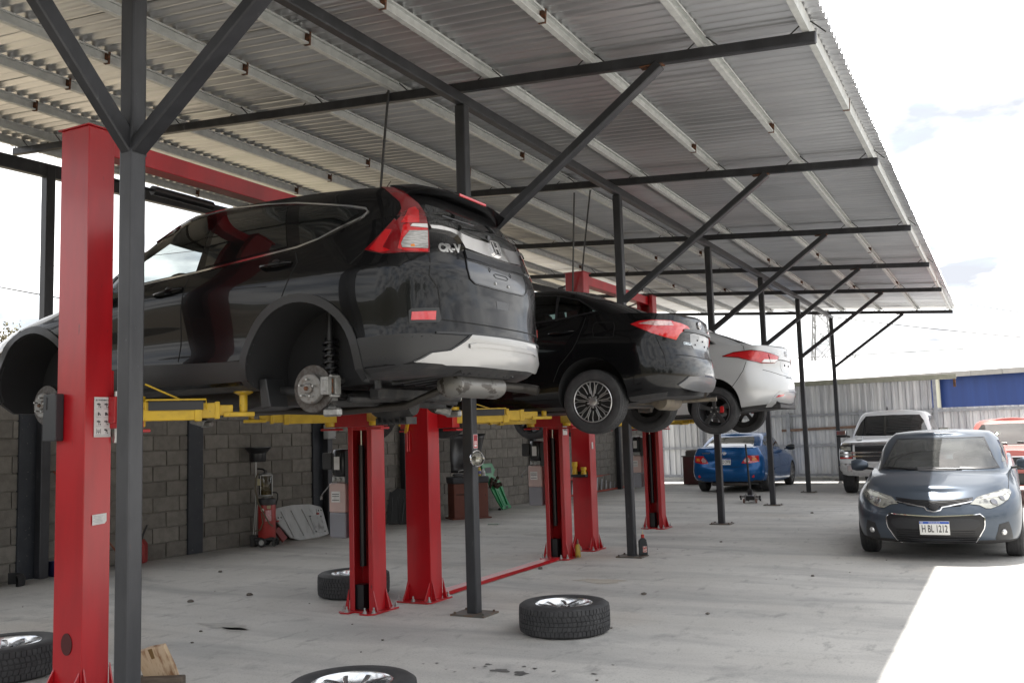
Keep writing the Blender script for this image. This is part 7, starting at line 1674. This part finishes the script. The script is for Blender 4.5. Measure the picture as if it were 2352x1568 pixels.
# ---- marks and debris on the concrete
def blotches(name, label, items, mat, z=.0035, seed=1):
    rnd = random.Random(seed); b = MB()
    for x, y, rx, ry in items:
        n = 26; ph = [rnd.uniform(0, 6) for _ in range(4)]; o = len(b.v); b.v.append((x, y, z))
        for k in range(n):
            a = 2 * PI * k / n; r = 1 + .22 * math.sin(2 * a + ph[0]) + .18 * math.sin(3 * a + ph[1]) + .14 * math.sin(5 * a + ph[2]) + .10 * math.sin(9 * a + ph[3]); b.v.append((x + rx * r * math.cos(a), y + ry * r * math.sin(a), z))
        for k in range(n): b.f.append((o, o + 1 + k, o + 1 + (k + 1) % n)); b.mi.append(0)
    return tag(b.build(name, mat), label, None, None, 'stuff')
mOilSpot = M('oil spot', (.055, .056, .055), .45, var=(40, (.09, .09, .088), .45, .6))
wet = [(-3.09, 5.60, .055, .045), (-2.93, 5.58, .05, .045), (-3.25, 5.72, .022, .018), (-2.99, 5.75, .016, .012), (-2.90, 5.73, .018, .014), (-3.24, 5.66, .016, .012), (-3.29, 5.60, .010, .01), (-3.60, 5.62, .016, .012), (-3.68, 5.57, .01, .01), (-3.36, 5.46, .012, .009), (-2.75, 5.71, .014, .01), (-2.48, 5.74, .02, .012), (-2.45, 6.0, .012, .01), (-3.45, 5.5, .008, .007)]
blotches('oil_spots', 'dark wet oil spots on the concrete between the near tyres', wet, mOilSpot, seed=3)
mStain = M('faint stain', (.36, .35, .33), .8, var=(6, (.41, .40, .375), .4, .6), grain=(40, (.35, .34, .32), .5, .7)); mBrown = M('brown stain', (.40, .355, .295), .85, var=(6, (.44, .405, .355), .4, .6), grain=(40, (.40, .37, .32), .5, .7))
blotches('grey_stain', 'grey damp stain on the floor below the nearest lift', [(-6.05, 6.10, .28, .09), (-5.85, 6.02, .16, .06)], mStain, .0028, 5)
blotches('brown_stain', 'brown stain on the concrete beyond the lone wheel', [(-3.9, 9.28, .30, .11)], mBrown, .0028, 6)
blotches('dark_stain', 'dark stain beside the middle lift far post', [(-6.35, 13.2, .42, .20), (-6.05, 13.05, .3, .12)], mStain, .0028, 7)
def debris():
    rnd = random.Random(21); b = MB()
    pts = [(-7.46, 12.6, .035), (-7.72, 13.4, .03), (-3.18, 8.64, .028), (-4.9, 9.9, .03), (-2.35, 7.9, .02), (-2.9, 7.1, .012), (-6.07, 5.85, .016), (-7.3, 6.9, .03), (-7.0, 7.4, .03), (-5.8, 5.5, .012), (-8.6, 8.6, .025), (-6.9, 9.3, .028), (-4.4, 6.1, .012), (-1.9, 10.2, .02), (-3.2, 17.5, .03), (-3.6, 12.9, .02), (-2.4, 5.6, .01)]
    pts += [(rnd.uniform(-9, -1), rnd.uniform(4.5, 22), rnd.uniform(.004, .009)) for _ in range(45)]
    for x, y, r in pts:
        s0 = len(b.v); b.lathe([(.0005, -r * .3), (r * .9, -r * .2), (r, r * .15), (r * .5, r * .5), (.0005, r * .55)], 'Z', (x, y, r * .3), 7)
        b.v = b.v[:s0] + [(px + rnd.uniform(-.3, .3) * r, py + rnd.uniform(-.3, .3) * r, pz) for px, py, pz in b.v[s0:]]
    tag(b.build('debris', M('dark crumbs', (.13, .115, .10), .9)), 'small stones and crumbs scattered over the concrete floor', None, None, 'stuff')
debris()
t = thing('crushed_can', 'flattened pale can or wrapper lying on the floor near the parts washer', 'wrapper', (-8.09, 14.55, .012), .4)
b = MB(); b.prism([(-.10, -.03), (.09, -.04), (.11, .02), (.02, .045), (-.09, .03)], -.010, .010, 'xy'); b.build('wrapper', M('silver green wrapper', (.33, .38, .34), .4, .3), t, bevel=.004)
